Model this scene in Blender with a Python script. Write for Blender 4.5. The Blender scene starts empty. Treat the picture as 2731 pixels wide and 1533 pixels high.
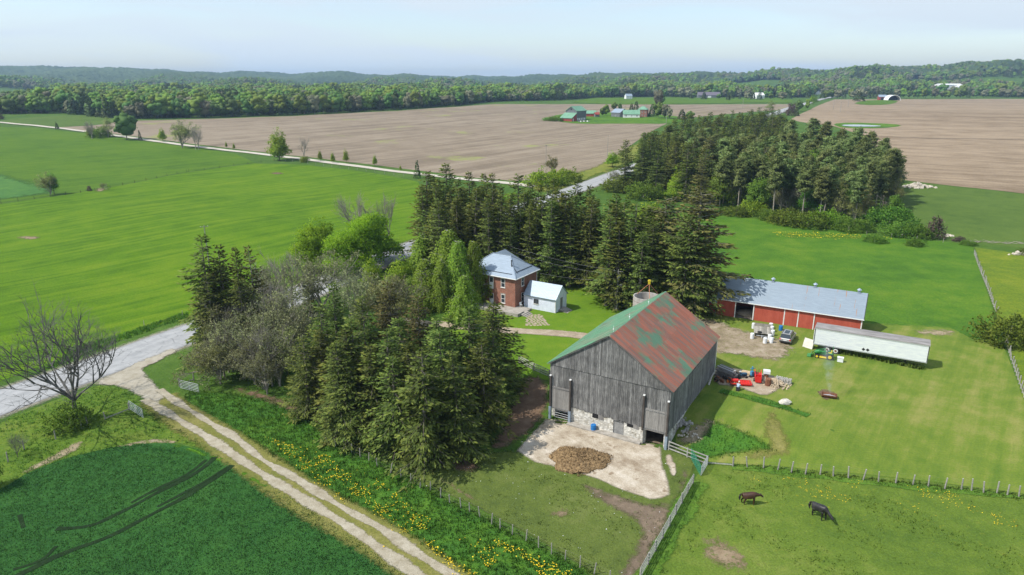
import bpy, math, random
import numpy as np
from mathutils import Vector
from mathutils.geometry import delaunay_2d_cdt
R_ = math.radians
rng = np.random.default_rng(7)
random.seed(7)
sc = bpy.context.scene
C = sc.collection

# ------------------------------------------------------------------ camera
F, CX, CY, H = 1822.0, 1365.5, 766.5, 42.0
P = math.atan((CY - 218.0) / F)
cam = bpy.data.objects.new('camera', bpy.data.cameras.new('camera'))
C.objects.link(cam)
cam.location = (0, 0, H)
cam.rotation_euler = (math.pi / 2 - P, 0, 0)
cam.data.sensor_width = 36
cam.data.lens = F / 2731 * 36
cam.data.clip_start = 0.5
cam.data.clip_end = 30000
sc.camera = cam

# ------------------------------------------------------------------ sky, sun, exposure
SUN_EL, SH_AZ = 51.0, 17.0           # elevation; azimuth the shadows fall towards (deg from +x)
w = bpy.data.worlds.new('World'); sc.world = w; w.use_nodes = True
nt = w.node_tree; N = nt.nodes; L = nt.links
for n in list(N): N.remove(n)
out = N.new('ShaderNodeOutputWorld'); bg = N.new('ShaderNodeBackground')
sky = N.new('ShaderNodeTexSky'); sky.sky_type = 'NISHITA'; sky.sun_disc = False
sky.sun_elevation = R_(SUN_EL)
sa = R_(SH_AZ + 180)                  # direction towards the sun in the xy plane
sky.sun_rotation = math.pi / 2 - sa
sky.air_density = 1.0; sky.dust_density = 1.2; sky.ozone_density = 1.5; sky.altitude = 300
tc = N.new('ShaderNodeTexCoord'); mp = N.new('ShaderNodeMapping')
mp.inputs['Scale'].default_value = (1.0, 1.6, 9.0); mp.inputs['Rotation'].default_value = (0.05, 0.16, 0.5)
L.new(tc.outputs['Generated'], mp.inputs['Vector'])
nz = N.new('ShaderNodeTexNoise'); nz.inputs['Scale'].default_value = 2.1; nz.inputs['Detail'].default_value = 7
nz.inputs['Roughness'].default_value = 0.5; nz.inputs['Distortion'].default_value = 0.5
L.new(mp.outputs['Vector'], nz.inputs['Vector'])
cr = N.new('ShaderNodeValToRGB')
cr.color_ramp.elements[0].position = 0.42; cr.color_ramp.elements[0].color = (0.28, 0.28, 0.28, 1)
cr.color_ramp.elements[1].position = 0.59; cr.color_ramp.elements[1].color = (0.98, 0.98, 0.98, 1)
L.new(nz.outputs['Fac'], cr.inputs['Fac'])
mx = N.new('ShaderNodeMixRGB'); mx.inputs['Color2'].default_value = (3.9, 4.45, 4.95, 1)
L.new(cr.outputs['Color'], mx.inputs['Fac']); L.new(sky.outputs['Color'], mx.inputs['Color1'])
L.new(mx.outputs['Color'], bg.inputs['Color']); bg.inputs['Strength'].default_value = 0.122
L.new(bg.outputs['Background'], out.inputs['Surface'])

sun = bpy.data.objects.new('sun', bpy.data.lights.new('sun', 'SUN')); C.objects.link(sun)
sun.data.energy = 3.35; sun.data.angle = R_(0.5); sun.data.color = (1.0, 0.955, 0.87)
ce = math.cos(R_(SUN_EL))
tosun = Vector((math.cos(sa) * ce, math.sin(sa) * ce, math.sin(R_(SUN_EL))))
sun.rotation_euler = tosun.to_track_quat('Z', 'Y').to_euler()
sun.location = (0, 0, 200)
vs = sc.view_settings
vs.view_transform = 'Standard'; vs.look = 'None'; vs.gamma = 1; vs.exposure = 0.71
vs.use_curve_mapping = False
sc.cycles.max_bounces = 6; sc.cycles.diffuse_bounces = 2; sc.cycles.glossy_bounces = 2
sc.cycles.transmission_bounces = 3; sc.cycles.transparent_max_bounces = 16; sc.cycles.volume_bounces = 0
sc.cycles.use_denoising = True

# ------------------------------------------------------------------ terrain
def sst(t):
    t = np.clip(t, 0, 1); return t * t * (3 - 2 * t)
BX, BY, BA = 5.144, 84.539, -0.535     # barn front-left corner and heading
BC, BS = math.cos(BA), math.sin(BA)
SKX = np.array([-400, 0, 100, 200, 320, 500, 700, 850, 1000, 1150, 1300, 1450, 1600, 1750, 1900, 2050, 2200, 2300, 2350, 2420, 2500, 2600, 2700, 2900, 3300])
SKY = np.array([196, 193, 188, 191, 194, 197, 199, 201, 203, 205, 208, 207, 203, 200, 199, 197, 195, 193, 190, 187, 184, 181, 180, 184, 190])
SKA = np.arctan((SKX - CX) / F)
def hgt(x, y):
    x = np.asarray(x, float); y = np.asarray(y, float)
    v = -(x - BX) * BS + (y - BY) * BC
    u = (x - BX) * BC + (y - BY) * BS
    z = -2.0 * (1 - sst((v - 0.0) / (9.0 + 5 * sst((-u) / 8) + 55 * sst((-u - 22) / 40) + 24 * sst((u - 28) / 25))))
    r = np.hypot(x, y)
    z = z + 14 * sst((r - 200) / 700)
    az = np.arctan2(x, np.maximum(y, 1e-3))
    D0 = 4700 - 1700 * sst((az + 0.02) / 0.35)
    ysk = np.interp(az, SKA, SKY) + 1.6 * np.sin(az * 61 + 1) + 1.0 * np.sin(az * 143)
    top = H + (218 - ysk) / F * D0 * 1.04 - 11 - 14
    t = (r - 1500) / (D0 - 1500)
    hill = top * sst(t) ** 1.5
    hill = hill + (10 * np.sin(az * 23 + r / 610) + 7 * np.sin(az * 47 - r / 330)) * sst((r - 1500) / 900) * (1 - sst((t - .75) / .25))
    hill = np.where(t > 1, top - (r - D0) * 0.035, hill)
    z = z + np.where(r > 1500, hill, 0)
    z = np.where((u > 1.3) & (u < 15.3) & (v > -.5) & (v < 19.5), -2.15, z)
    # gentle unevenness
    z = z + 0.12 * np.sin(x * .11 + y * .07) * np.sin(y * .09 - x * .05) * sst((r - 20) / 30) * sst((np.hypot(x - 20, y - 100) - 40) / 30)
    return z
def ray(px, py):
    u = (px - CX) / F; v = -(py - CY) / F
    return u, math.cos(P) + v * math.sin(P), -math.sin(P) + v * math.cos(P)
def G(px, py, dz=0.0):
    """ground point (plus dz above the ground) that a source pixel sees"""
    d = ray(px, py)
    if d[2] > -1e-4: return d[0] * 3000, d[1] * 3000
    t = (0.0 + dz - H) / d[2]
    for _ in range(40):
        z = float(hgt(d[0] * t, d[1] * t)) + dz
        t2 = (z - H) / d[2]; t = t + 0.6 * (t2 - t)
        t = min(max(t, 5), 9000)
    return d[0] * t, d[1] * t
K = 2731 / 2576
def GD(px, py, dz=0.0): return G(px * K, py * K, dz)
def zt(x, y): return float(hgt(x, y))

# ------------------------------------------------------------------ object helpers
def tag(o, label=None, cat=None, group=None, kind=None):
    if label: o['label'] = label
    if cat: o['category'] = cat
    if group: o['group'] = group
    if kind: o['kind'] = kind
    return o
def thing(name, label, cat, loc=(0, 0, 0), rz=0, group=None):
    o = bpy.data.objects.new(name, None); C.objects.link(o)
    o.location = loc; o.rotation_euler = (0, 0, rz); o.empty_display_size = 0.3
    return tag(o, label, cat, group)
class MB:
    def __init__(s): s.v = []; s.f = []; s.t = []; s.m = []; s.mi = 0; s.tint = None
    def add(s, vs, fs, tint=0.5):
        b = len(s.v); s.v.extend([tuple(p) for p in vs])
        s.t.extend([tint] * len(vs))
        s.f.extend([tuple(i + b for i in f) for f in fs]); s.m.extend([s.mi] * len(fs)); return s
    def box(s, x0, y0, z0, x1, y1, z1, tint=0.5):
        return s.add([(x0,y0,z0),(x1,y0,z0),(x1,y1,z0),(x0,y1,z0),(x0,y0,z1),(x1,y0,z1),(x1,y1,z1),(x0,y1,z1)],
            [(3,2,1,0),(4,5,6,7),(0,1,5,4),(1,2,6,5),(2,3,7,6),(3,0,4,7)], tint)
    def obox(s, p0, p1, wdt, hgt_, tint=0.5):
        """a bar from p0 to p1 with a rectangular section"""
        a = Vector(p0); b = Vector(p1); d = (b - a).normalized()
        up = Vector((0,0,1)) if abs(d.z) < .95 else Vector((0,1,0))
        sd = d.cross(up).normalized(); up = sd.cross(d).normalized()
        q = []
        for c in (a, b):
            for i, j in ((-1,-1),(1,-1),(1,1),(-1,1)): q.append(c + sd * (i*wdt/2) + up * (j*hgt_/2))
        return s.add(q, [(0,1,2,3),(7,6,5,4),(0,4,5,1),(1,5,6,2),(2,6,7,3),(3,7,4,0)], tint)
    def tube(s, p0, p1, r0, r1=None, n=8, cap=True, tint=0.5):
        r1 = r0 if r1 is None else r1
        a = Vector(p0); b = Vector(p1); d = (b - a).normalized()
        up = Vector((0,0,1)) if abs(d.z) < .9 else Vector((1,0,0))
        sd = d.cross(up).normalized(); up = sd.cross(d)
        q = []
        for c, r in ((a, r0), (b, r1)):
            for i in range(n):
                t = 2*math.pi*i/n; q.append(c + sd*(r*math.cos(t)) + up*(r*math.sin(t)))
        f = [(i, (i+1) % n, n+(i+1) % n, n+i) for i in range(n)]
        if cap: f += [tuple(range(n))[::-1], tuple(range(n, 2*n))]
        return s.add(q, f, tint)
    def prof(s, pts, y0, y1, tint=0.5):
        """extrude an x-z outline along y"""
        n = len(pts); q = [(x, y0, z) for x, z in pts] + [(x, y1, z) for x, z in pts]
        return s.add(q, [tuple(range(n)), tuple(range(n, 2*n))[::-1]] + [(i, n+i, n+(i+1) % n, (i+1) % n) for i in range(n)], tint)
    def profx(s, pts, x0, x1, tint=0.5):
        n = len(pts); q = [(x0, y, z) for y, z in pts] + [(x1, y, z) for y, z in pts]
        return s.add(q, [tuple(range(n))[::-1], tuple(range(n, 2*n))] + [(i, (i+1) % n, n+(i+1) % n, n+i) for i in range(n)], tint)
    def lathe(s, prof, n=16, c=(0,0,0), tint=0.5, tx=1, ty=1):
        q = []; m = len(prof)
        for r, z in prof:
            for i in range(n):
                t = 2*math.pi*i/n; q.append((c[0]+r*tx*math.cos(t), c[1]+r*ty*math.sin(t), c[2]+z))
        f = []
        for k in range(m-1):
            for i in range(n): f.append((k*n+i, k*n+(i+1) % n, (k+1)*n+(i+1) % n, (k+1)*n+i))
        f.append(tuple(range(n))[::-1]); f.append(tuple(range((m-1)*n, m*n)))
        return s.add(q, f, tint)
    def blob(s, c, r, seed=0, n=10, m=6, rough=.18, tint=0.5, flat=None):
        q = []; f = []; rr = random.Random(seed)
        for k in range(m+1):
            ph = math.pi*k/m
            for i in range(n):
                t = 2*math.pi*i/n; e = 1 + rr.uniform(-rough, rough)
                z = math.cos(ph)*r[2]*e
                if flat is not None: z = max(z, flat)
                q.append((c[0]+math.sin(ph)*math.cos(t)*r[0]*e, c[1]+math.sin(ph)*math.sin(t)*r[1]*e, c[2]+z))
        for k in range(m):
            for i in range(n): f.append((k*n+i, (k+1)*n+i, (k+1)*n+(i+1) % n, k*n+(i+1) % n))
        return s.add(q, f, tint)
    def mesh(s, name, mats, smooth=False):
        me = bpy.data.meshes.new(name); me.from_pydata(s.v, [], s.f)
        if not isinstance(mats, (list, tuple)): mats = [mats]
        for m in mats: me.materials.append(m)
        if len(mats) > 1: me.polygons.foreach_set('material_index', s.m)
        a = me.attributes.new('tint', 'FLOAT', 'POINT'); a.data.foreach_set('value', s.t)
        if smooth: me.polygons.foreach_set('use_smooth', [True]*len(me.polygons))
        me.validate(); me.update(); return me
    def obj(s, name, mats, parent=None, smooth=False, **kw):
        o = bpy.data.objects.new(name, s.mesh(name, mats, smooth)); C.objects.link(o)
        if parent is not None: o.parent = parent
        if kw: tag(o, **kw)
        return o
def npmesh(name, V, Fc, mat, tint=None, smooth=False, extra=None):
    """V (n,3); Fc (m,k) equal-size faces"""
    me = bpy.data.meshes.new(name); V = np.asarray(V, np.float32); Fc = np.asarray(Fc, np.int32)
    k = Fc.shape[1]
    me.vertices.add(len(V)); me.vertices.foreach_set('co', V.ravel())
    me.loops.add(Fc.size); me.loops.foreach_set('vertex_index', Fc.ravel())
    me.polygons.add(len(Fc)); me.polygons.foreach_set('loop_start', np.arange(0, Fc.size, k, dtype=np.int32))
    if smooth: me.polygons.foreach_set('use_smooth', np.ones(len(Fc), bool))
    me.materials.append(mat)
    if tint is not None:
        a = me.attributes.new('tint', 'FLOAT', 'POINT'); a.data.foreach_set('value', np.asarray(tint, np.float32))
    for kk, vv in (extra or {}).items():
        a = me.attributes.new(kk, 'FLOAT', 'POINT'); a.data.foreach_set('value', np.asarray(vv, np.float32))
    me.update(calc_edges=True); me.validate(); return me
def mobj(name, me, parent=None, **kw):
    o = bpy.data.objects.new(name, me); C.objects.link(o)
    if parent is not None: o.parent = parent
    if kw: tag(o, **kw)
    return o
def children(o): return [x for x in C.objects if x.parent == o]
def copy_tree(o, kids, parent=None):
    """copy of a thing; kids = {object: [children]}"""
    c = o.copy(); C.objects.link(c); c.parent = parent
    for ch in kids.get(o, []): copy_tree(ch, kids, c)
    return c
def kidmap(root):
    m = {}; st = [root]
    while st:
        o = st.pop(); ch = [x for x in C.objects if x.parent == o]; m[o] = ch; st += ch
    return m

# ------------------------------------------------------------------ materials
def newmat(name):
    m = bpy.data.materials.new(name); m.use_nodes = True
    n = m.node_tree.nodes; b = n['Principled BSDF']
    return m, n, m.node_tree.links, b
def noise(n, l, vec, scale, detail=4, rough=.6, dist=0):
    t = n.new('ShaderNodeTexNoise'); t.inputs['Scale'].default_value = scale; t.inputs['Detail'].default_value = detail
    t.inputs['Roughness'].default_value = rough; t.inputs['Distortion'].default_value = dist
    l.new(vec, t.inputs['Vector']); return t.outputs['Fac']
def ramp(n, l, fac, stops):
    r = n.new('ShaderNodeValToRGB'); e = r.color_ramp.elements
    while len(e) < len(stops): e.new(0.5)
    for i, (p, c) in enumerate(stops):
        e[i].position = p; e[i].color = (*c, 1) if len(c) == 3 else c
    l.new(fac, r.inputs['Fac']); return r.outputs['Color']
def mixc(n, l, fac, a, b, mode='MIX'):
    m = n.new('ShaderNodeMixRGB'); m.blend_type = mode
    for s, v in ((m.inputs['Fac'], fac), (m.inputs['Color1'], a), (m.inputs['Color2'], b)):
        if isinstance(v, (int, float)): s.default_value = v
        elif isinstance(v, tuple): s.default_value = (*v, 1)
        else: l.new(v, s)
    return m.outputs['Color']
def mth(n, l, op, a, b=None, c=None, clamp=False):
    m = n.new('ShaderNodeMath'); m.operation = op; m.use_clamp = clamp
    for s, v in zip(m.inputs, (a, b, c)):
        if v is None: continue
        if isinstance(v, (int, float)): s.default_value = v
        else: l.new(v, s)
    return m.outputs[0]
def position(n): return n.new('ShaderNodeNewGeometry').outputs['Position']
def objco(n): return n.new('ShaderNodeTexCoord').outputs['Object']
def mapping(n, l, vec, scale=(1,1,1), rot=(0,0,0)):
    if any(rot):
        q = n.new('ShaderNodeMapping'); q.inputs['Rotation'].default_value = rot; l.new(vec, q.inputs['Vector']); vec = q.outputs['Vector']; rot = (0, 0, 0)
    m = n.new('ShaderNodeMapping'); m.inputs['Scale'].default_value = scale; m.inputs['Rotation'].default_value = rot
    l.new(vec, m.inputs['Vector']); return m.outputs['Vector']
def attr(n, name):
    a = n.new('ShaderNodeAttribute'); a.attribute_name = name; return a.outputs['Fac']
def objrand(n): return n.new('ShaderNodeObjectInfo').outputs['Random']
def bump(n, l, b, h, strength=.5, dist=.05):
    u = n.new('ShaderNodeBump'); u.inputs['Strength'].default_value = strength; u.inputs['Distance'].default_value = dist
    l.new(h, u.inputs['Height']); l.new(u.outputs['Normal'], b.inputs['Normal'])
def pm(name, c1, c2=None, scale=4, rough=.8, metal=0, bmp=0, bdist=.02, tintamt=0, spec=.3, stretch=(1,1,1), lo=.35, hi=.65, detail=5):
    """plain procedural surface: two colours mixed by noise, tint attribute and fine bump"""
    m, n, l, b = newmat(name)
    vec = mapping(n, l, objco(n), stretch)
    f = noise(n, l, vec, scale, detail)
    col = ramp(n, l, f, [(lo, c1), (hi, c2 or c1)])
    if tintamt:
        col = mixc(n, l, 1.0, col, ramp(n, l, attr(n, 'tint'), [(0, (1-tintamt,)*3), (1, (1+tintamt,)*3)]), 'MULTIPLY')
    l.new(col, b.inputs['Base Color'])
    b.inputs['Roughness'].default_value = rough; b.inputs['Metallic'].default_value = metal
    b.inputs['Specular IOR Level'].default_value = spec
    if bmp: bump(n, l, b, noise(n, l, vec, scale*3, 4), bmp, bdist)
    return m
def edge_alpha(n, l, b, scale, amt=1.1, pos=None, th=.5, soft=.24):
    """ragged border: the sheet stops where edge distance plus noise falls below a threshold"""
    pos = pos or position(n)
    f = noise(n, l, pos, scale, 8, .78)
    e = mth(n, l, 'MULTIPLY_ADD', mth(n, l, 'SUBTRACT', f, .5), amt*2, attr(n, 'edge'))
    a = mth(n, l, 'MULTIPLY', mth(n, l, 'SUBTRACT', e, th-soft), 1/(2*soft), clamp=True)
    l.new(a, b.inputs['Alpha'])
def grass(name, stops, big=.02, mid=.25, fine=3.5, edge=None, yellow=0, streak=None, bmp=.5, spk=None, fineamt=.5, contrast=1):
    """stops: (dark, mid, light) colours"""
    m, n, l, b = newmat(name); p = position(n)
    vb = mapping(n, l, p, (1, 1, 0.0))
    f1 = noise(n, l, vb, big, 3, .55, .4); f2 = noise(n, l, vb, mid, 7, .72); f3 = noise(n, l, vb, fine, 5, .8)
    f = mth(n, l, 'ADD', mth(n, l, 'MULTIPLY', f1, .4), mth(n, l, 'MULTIPLY', f2, .6))
    if streak:
        ang, ssc, amt = streak
        vs_ = mapping(n, l, p, (ssc, ssc*.06, 0), (0, 0, ang))
        f = mth(n, l, 'ADD', f, mth(n, l, 'MULTIPLY', mth(n, l, 'SUBTRACT', noise(n, l, vs_, 1, 3), .5), amt))
    c = .5; s = .17 / contrast
    col = ramp(n, l, f, [(c-s, stops[0]), (c, stops[1]), (c+s, stops[2])])
    k = fineamt
    col = mixc(n, l, 1.0, col, ramp(n, l, f3, [(.25, (1-k,)*3), (.5, (1.0,)*3), (.75, (1+k, 1+k, 1+k*.6))]), 'MULTIPLY')
    if yellow:
        v = n.new('ShaderNodeTexNoise'); v.inputs['Scale'].default_value = 1.1; v.inputs['Detail'].default_value = 6; v.inputs['Roughness'].default_value = .8
        l.new(vb, v.inputs['Vector'])
        ff = mth(n, l, 'MULTIPLY', ramp(n, l, v.outputs['Fac'], [(.58, (0,0,0)), (.68, (1,1,1))]),
                 ramp(n, l, noise(n, l, vb, .035, 3), [(.45, (0,0,0)), (.62, (1,1,1))]))
        col = mixc(n, l, mth(n, l, 'MULTIPLY', ff, yellow), col, (.42, .36, .02))
    l.new(col, b.inputs['Base Color']); b.inputs['Roughness'].default_value = .95
    b.inputs['Specular IOR Level'].default_value = .1
    h = mth(n, l, 'ADD', f3, mth(n, l, 'MULTIPLY', noise(n, l, vb, fine*.25, 4), 2.0))
    bump(n, l, b, h, bmp, .12)
    if edge: edge_alpha(n, l, b, edge[0], edge[1], vb)
    return m
# ------------------------------------------------------------------ ground
M_ = {}
M_['ground'] = grass('ground_grass', [(0.032, 0.071, 0.011), (0.056, 0.112, 0.016), (0.090, 0.150, 0.028)], .03, .3, 3)
M_['pasture'] = grass('pasture_grass', [(0.0488, 0.1110, 0.0035), (0.0753, 0.1520, 0.0040), (0.1092, 0.1790, 0.0075)], .022, .12, 2.6, streak=(R_(42), .42, .85), yellow=.25, bmp=.45)
M_['far_pasture'] = grass('far_pasture_grass', [(0.0437, 0.0980, 0.0066), (0.0655, 0.1320, 0.0078), (0.0894, 0.1520, 0.0096)], .02, .1, 2.0, streak=(R_(42), .3, .5), bmp=.4)
M_['clover'] = grass('clover_grass', [(.035,.10,.025), (.055,.14,.03), (.09,.18,.03)], .03, .2, 2, edge=(.2, .6))
M_['hay'] = grass('hay_meadow_grass', [(0.0340, 0.0938, 0.0128), (0.0640, 0.1448, 0.0128), (0.1120, 0.1856, 0.0176)], .035, .16, 3.0, yellow=.35, bmp=.7, fineamt=.55)
M_['back'] = grass('back_pasture_grass', [(0.048, 0.092, 0.018), (0.074, 0.123, 0.022), (0.095, 0.145, 0.026)], .03, .2, 2.5)
M_['yellowgreen'] = grass('buttercup_grass', [(0.060, 0.117, 0.016), (0.111, 0.162, 0.014), (0.178, 0.207, 0.018)], .05, .3, 2.5, yellow=.4)
M_['lawn'] = grass('mown_grass', [(.075,.135,.018), (.125,.175,.026), (.205,.21,.058)], .055, .28, 4.5, streak=(R_(38), .55, .5), bmp=.35, fineamt=.28)
M_['house_lawn'] = grass('house_lawn_grass', [(0.0660, 0.1400, 0.0096), (0.0990, 0.1800, 0.0128), (0.1430, 0.2050, 0.0200)], .06, .3, 4.5, bmp=.3, fineamt=.25)
M_['paddock'] = grass('paddock_grass', [(.065,.115,.018), (.10,.155,.022), (.155,.195,.04)], .06, .45, 4.5, yellow=.5, bmp=.7, fineamt=.45)
M_['yard_grass'] = grass('yard_grass', [(.065,.095,.024), (.095,.13,.028), (.14,.165,.05)], .09, .5, 5, bmp=.7, fineamt=.4, edge=(1.0, .5))
M_['verge'] = grass('verge_grass', [(0.035, 0.110, 0.020), (0.055, 0.145, 0.018), (0.094, 0.180, 0.020)], .08, .45, 3.5, edge=(1.2, .7), bmp=.9)
M_['roadside'] = grass('roadside_grass', [(.05,.11,.016), (.09,.155,.018), (.14,.18,.03)], .08, .4, 3.5, bmp=.7)
M_['olive'] = grass('dry_grass', [(.10,.125,.03), (.155,.155,.04), (.22,.20,.075)], .1, .6, 4, edge=(1.1, .9))
M_['crop_base'] = grass('crop_ground', [(0.0184, 0.0694, 0.0168), (0.0276, 0.0952, 0.0199), (0.0403, 0.1176, 0.0231)], .05, .3, 4, bmp=.8)
M_['fence_grass'] = grass('fence_line_grass_cover', [(.05,.115,.018), (.08,.16,.02), (.12,.19,.03)], .1, .8, 4, edge=(1.4, 1.3), bmp=.8)
M_['crop_edge'] = grass('crop_margin', [(.05,.13,.008), (.07,.17,.01), (.10,.20,.015)], .1, .6, 4, edge=(1.0, .5))
M_['strip'] = grass('field_edge_grass', [(.09,.13,.02), (.15,.17,.03), (.22,.21,.05)], .05, .3, 2, edge=(.15, .9))
M_['dandy'] = grass('dandelion_grass', [(.07,.15,.014), (.10,.18,.014), (.20,.22,.02)], .15, 1.2, 5, edge=(.6, 1.1))

def soil(name, stops, sc1=.5, fine=5, edge=None, streak=None, bmp=.6, weeds=0, rough=.95, far=None):
    m, n, l, b = newmat(name); p = mapping(n, l, position(n), (1, 1, 0))
    f = mth(n, l, 'ADD', mth(n, l, 'MULTIPLY', noise(n, l, p, sc1, 6, .7), .75), mth(n, l, 'MULTIPLY', noise(n, l, p, sc1*.12, 2), .25))
    for sk in (streak if isinstance(streak, list) else [streak] if streak else []):
        ang, ssc, amt = sk[:3]
        f = mth(n, l, 'ADD', f, mth(n, l, 'MULTIPLY', mth(n, l, 'SUBTRACT', noise(n, l, mapping(n, l, p, (ssc, ssc*.035, 0), (0, 0, ang)), 1, 3, .6, .25), .5), amt))
    st = [(.30, stops[0]), (.5, stops[1]), (.68, stops[2])]
    col = ramp(n, l, f, st)
    f3 = noise(n, l, p, fine, 4, .8)
    col = mixc(n, l, 1.0, col, ramp(n, l, f3, [(.3, (.68,)*3), (.5, (1.,)*3), (.72, (1.3,)*3)]), 'MULTIPLY')
    if weeds:
        wf = ramp(n, l, noise(n, l, p, weeds[0], 5, .7), [(weeds[1], (0,0,0)), (weeds[1]+.07, (1,1,1))])
        col = mixc(n, l, wf, col, weeds[2])
    l.new(col, b.inputs['Base Color']); b.inputs['Roughness'].default_value = rough; b.inputs['Specular IOR Level'].default_value = .15
    if far: pass
    bump(n, l, b, f3, bmp, .06)
    if edge: edge_alpha(n, l, b, edge[0], edge[1], p)
    return m
M_['plough'] = soil('stubble_soil', [(0.155, 0.122, 0.086), (0.208, 0.165, 0.118), (0.251, 0.205, 0.150)], .05, 1.4, streak=[(R_(40), .30, 1.0), (R_(42), .07, .7)], weeds=(.018, .60, (.22,.23,.08)))
M_['plough2'] = soil('ploughed_soil', [(0.163, 0.118, 0.074), (0.240, 0.182, 0.122), (0.296, 0.228, 0.155)], .05, 1.4, streak=[(R_(125), .25, .8), (R_(112), .06, .6)])
M_['asphalt'] = soil('worn_asphalt', [(.27,.27,.275), (.32,.32,.33), (.37,.37,.375)], .35, 12, streak=[(R_(-62), 1.2, .0)], bmp=.1, rough=.85)
def roadm():
    m, n, l, b_ = newmat('worn_asphalt'); p = mapping(n, l, position(n), (1, 1, 0)); ac = attr(n, 'across')
    f = noise(n, l, p, .5, 6, .7); col = ramp(n, l, f, [(.3, (.235,.24,.245)), (.5, (.29,.295,.30)), (.7, (.34,.34,.345))])
    lane = ramp(n, l, mth(n, l, 'MULTIPLY_ADD', mth(n, l, 'ADD', ac, mth(n, l, 'MULTIPLY', mth(n, l, 'SUBTRACT', f, .5), .08)), .5, .5), [(0, (.75,)*3), (.035, (.78,)*3), (.06, (1,)*3), (.18, (1.10,)*3), (.27, (.97,)*3), (.36, (1.10,)*3), (.49, (.93,)*3), (.51, (.93,)*3), (.64, (1.10,)*3), (.73, (.97,)*3), (.82, (1.1,)*3), (.95, (1,)*3), (.97, (.72,)*3)])
    col = mixc(n, l, 1.0, col, lane, 'MULTIPLY')
    v = n.new('ShaderNodeTexVoronoi'); v.feature = 'DISTANCE_TO_EDGE'; v.inputs['Scale'].default_value = .28
    l.new(mapping(n, l, p, (1, 1, 0)), v.inputs['Vector']); w_ = mth(n, l, 'ADD', v.outputs['Distance'], mth(n, l, 'MULTIPLY', mth(n, l, 'SUBTRACT', noise(n, l, p, 2, 4), .5), .12))
    col = mixc(n, l, 1.0, col, ramp(n, l, w_, [(.0, (.66,)*3), (.022, (1,)*3)]), 'MULTIPLY')
    col = mixc(n, l, 1.0, col, ramp(n, l, noise(n, l, p, 9, 4, .8), [(.3, (.86,)*3), (.7, (1.12,)*3)]), 'MULTIPLY')
    l.new(col, b_.inputs['Base Color']); b_.inputs['Roughness'].default_value = .85; return m
M_['road'] = roadm()
M_['shoulder'] = soil('gravel_shoulder', [(.27,.24,.19), (.34,.31,.26), (.42,.39,.33)], .8, 9, edge=(1.5, .45))
M_['gravel'] = soil('pale_gravel', [(.24,.21,.15), (.34,.31,.25), (.43,.40,.33)], .6, 8, edge=(1.1, 1.1))
M_['sideroad'] = soil('gravel_road_surface', [(.36,.33,.27), (.45,.415,.35), (.52,.48,.42)], .3, 5, edge=(.6, .3))
M_['rut'] = soil('wheel_track_soil', [(.20,.17,.11), (.32,.285,.215), (.42,.385,.31)], .9, 8, edge=(1.6, 1.5))
M_['drive'] = soil('driveway_soil', [(.20,.16,.11), (.32,.26,.19), (.43,.37,.30)], .7, 7, edge=(1.1, .6))
M_['yardsoil'] = soil('yard_soil', [(.10,.085,.045), (.25,.20,.135), (.40,.34,.27)], .45, 7, edge=(.9, 1.2), weeds=(1.6, .57, (.14,.15,.035)))
M_['dark_soil'] = soil('dark_trodden_soil', [(.10,.075,.05), (.16,.122,.088), (.25,.19,.135)], .6, 6, edge=(.9, .8), weeds=(1.1, .60, (.09,.115,.035)))
M_['brown_soil'] = soil('needle_litter', [(.085,.052,.033), (.14,.092,.06), (.21,.15,.10)], .7, 6, edge=(.8, 1.0))
M_['bare'] = soil('bare_patch_soil', [(.15,.11,.065), (.22,.165,.105), (.30,.235,.16)], .7, 6, edge=(.9, 1.3), weeds=(1.2, .55, (.10,.13,.03)))
M_['straw'] = soil('flattened_straw', [(.18,.14,.08), (.29,.235,.15), (.38,.32,.23)], 1.2, 8, edge=(1.0, 1.2))
M_['concrete'] = soil('stained_concrete', [(.20,.15,.10), (.40,.345,.27), (.56,.51,.44)], .42, 5.5, edge=(2.2, .35), bmp=.3, weeds=(.5, .575, (.23,.175,.12)), streak=[(R_(-35), .8, .25)])
M_['tramline'] = soil('shaded_tramline_soil', [(.006,.018,.005), (.010,.027,.007), (.018,.042,.012)], .8, 6, edge=(1.4, .8))  # wheel-line soil darkened in colour for the shade between tall crop plants

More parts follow.
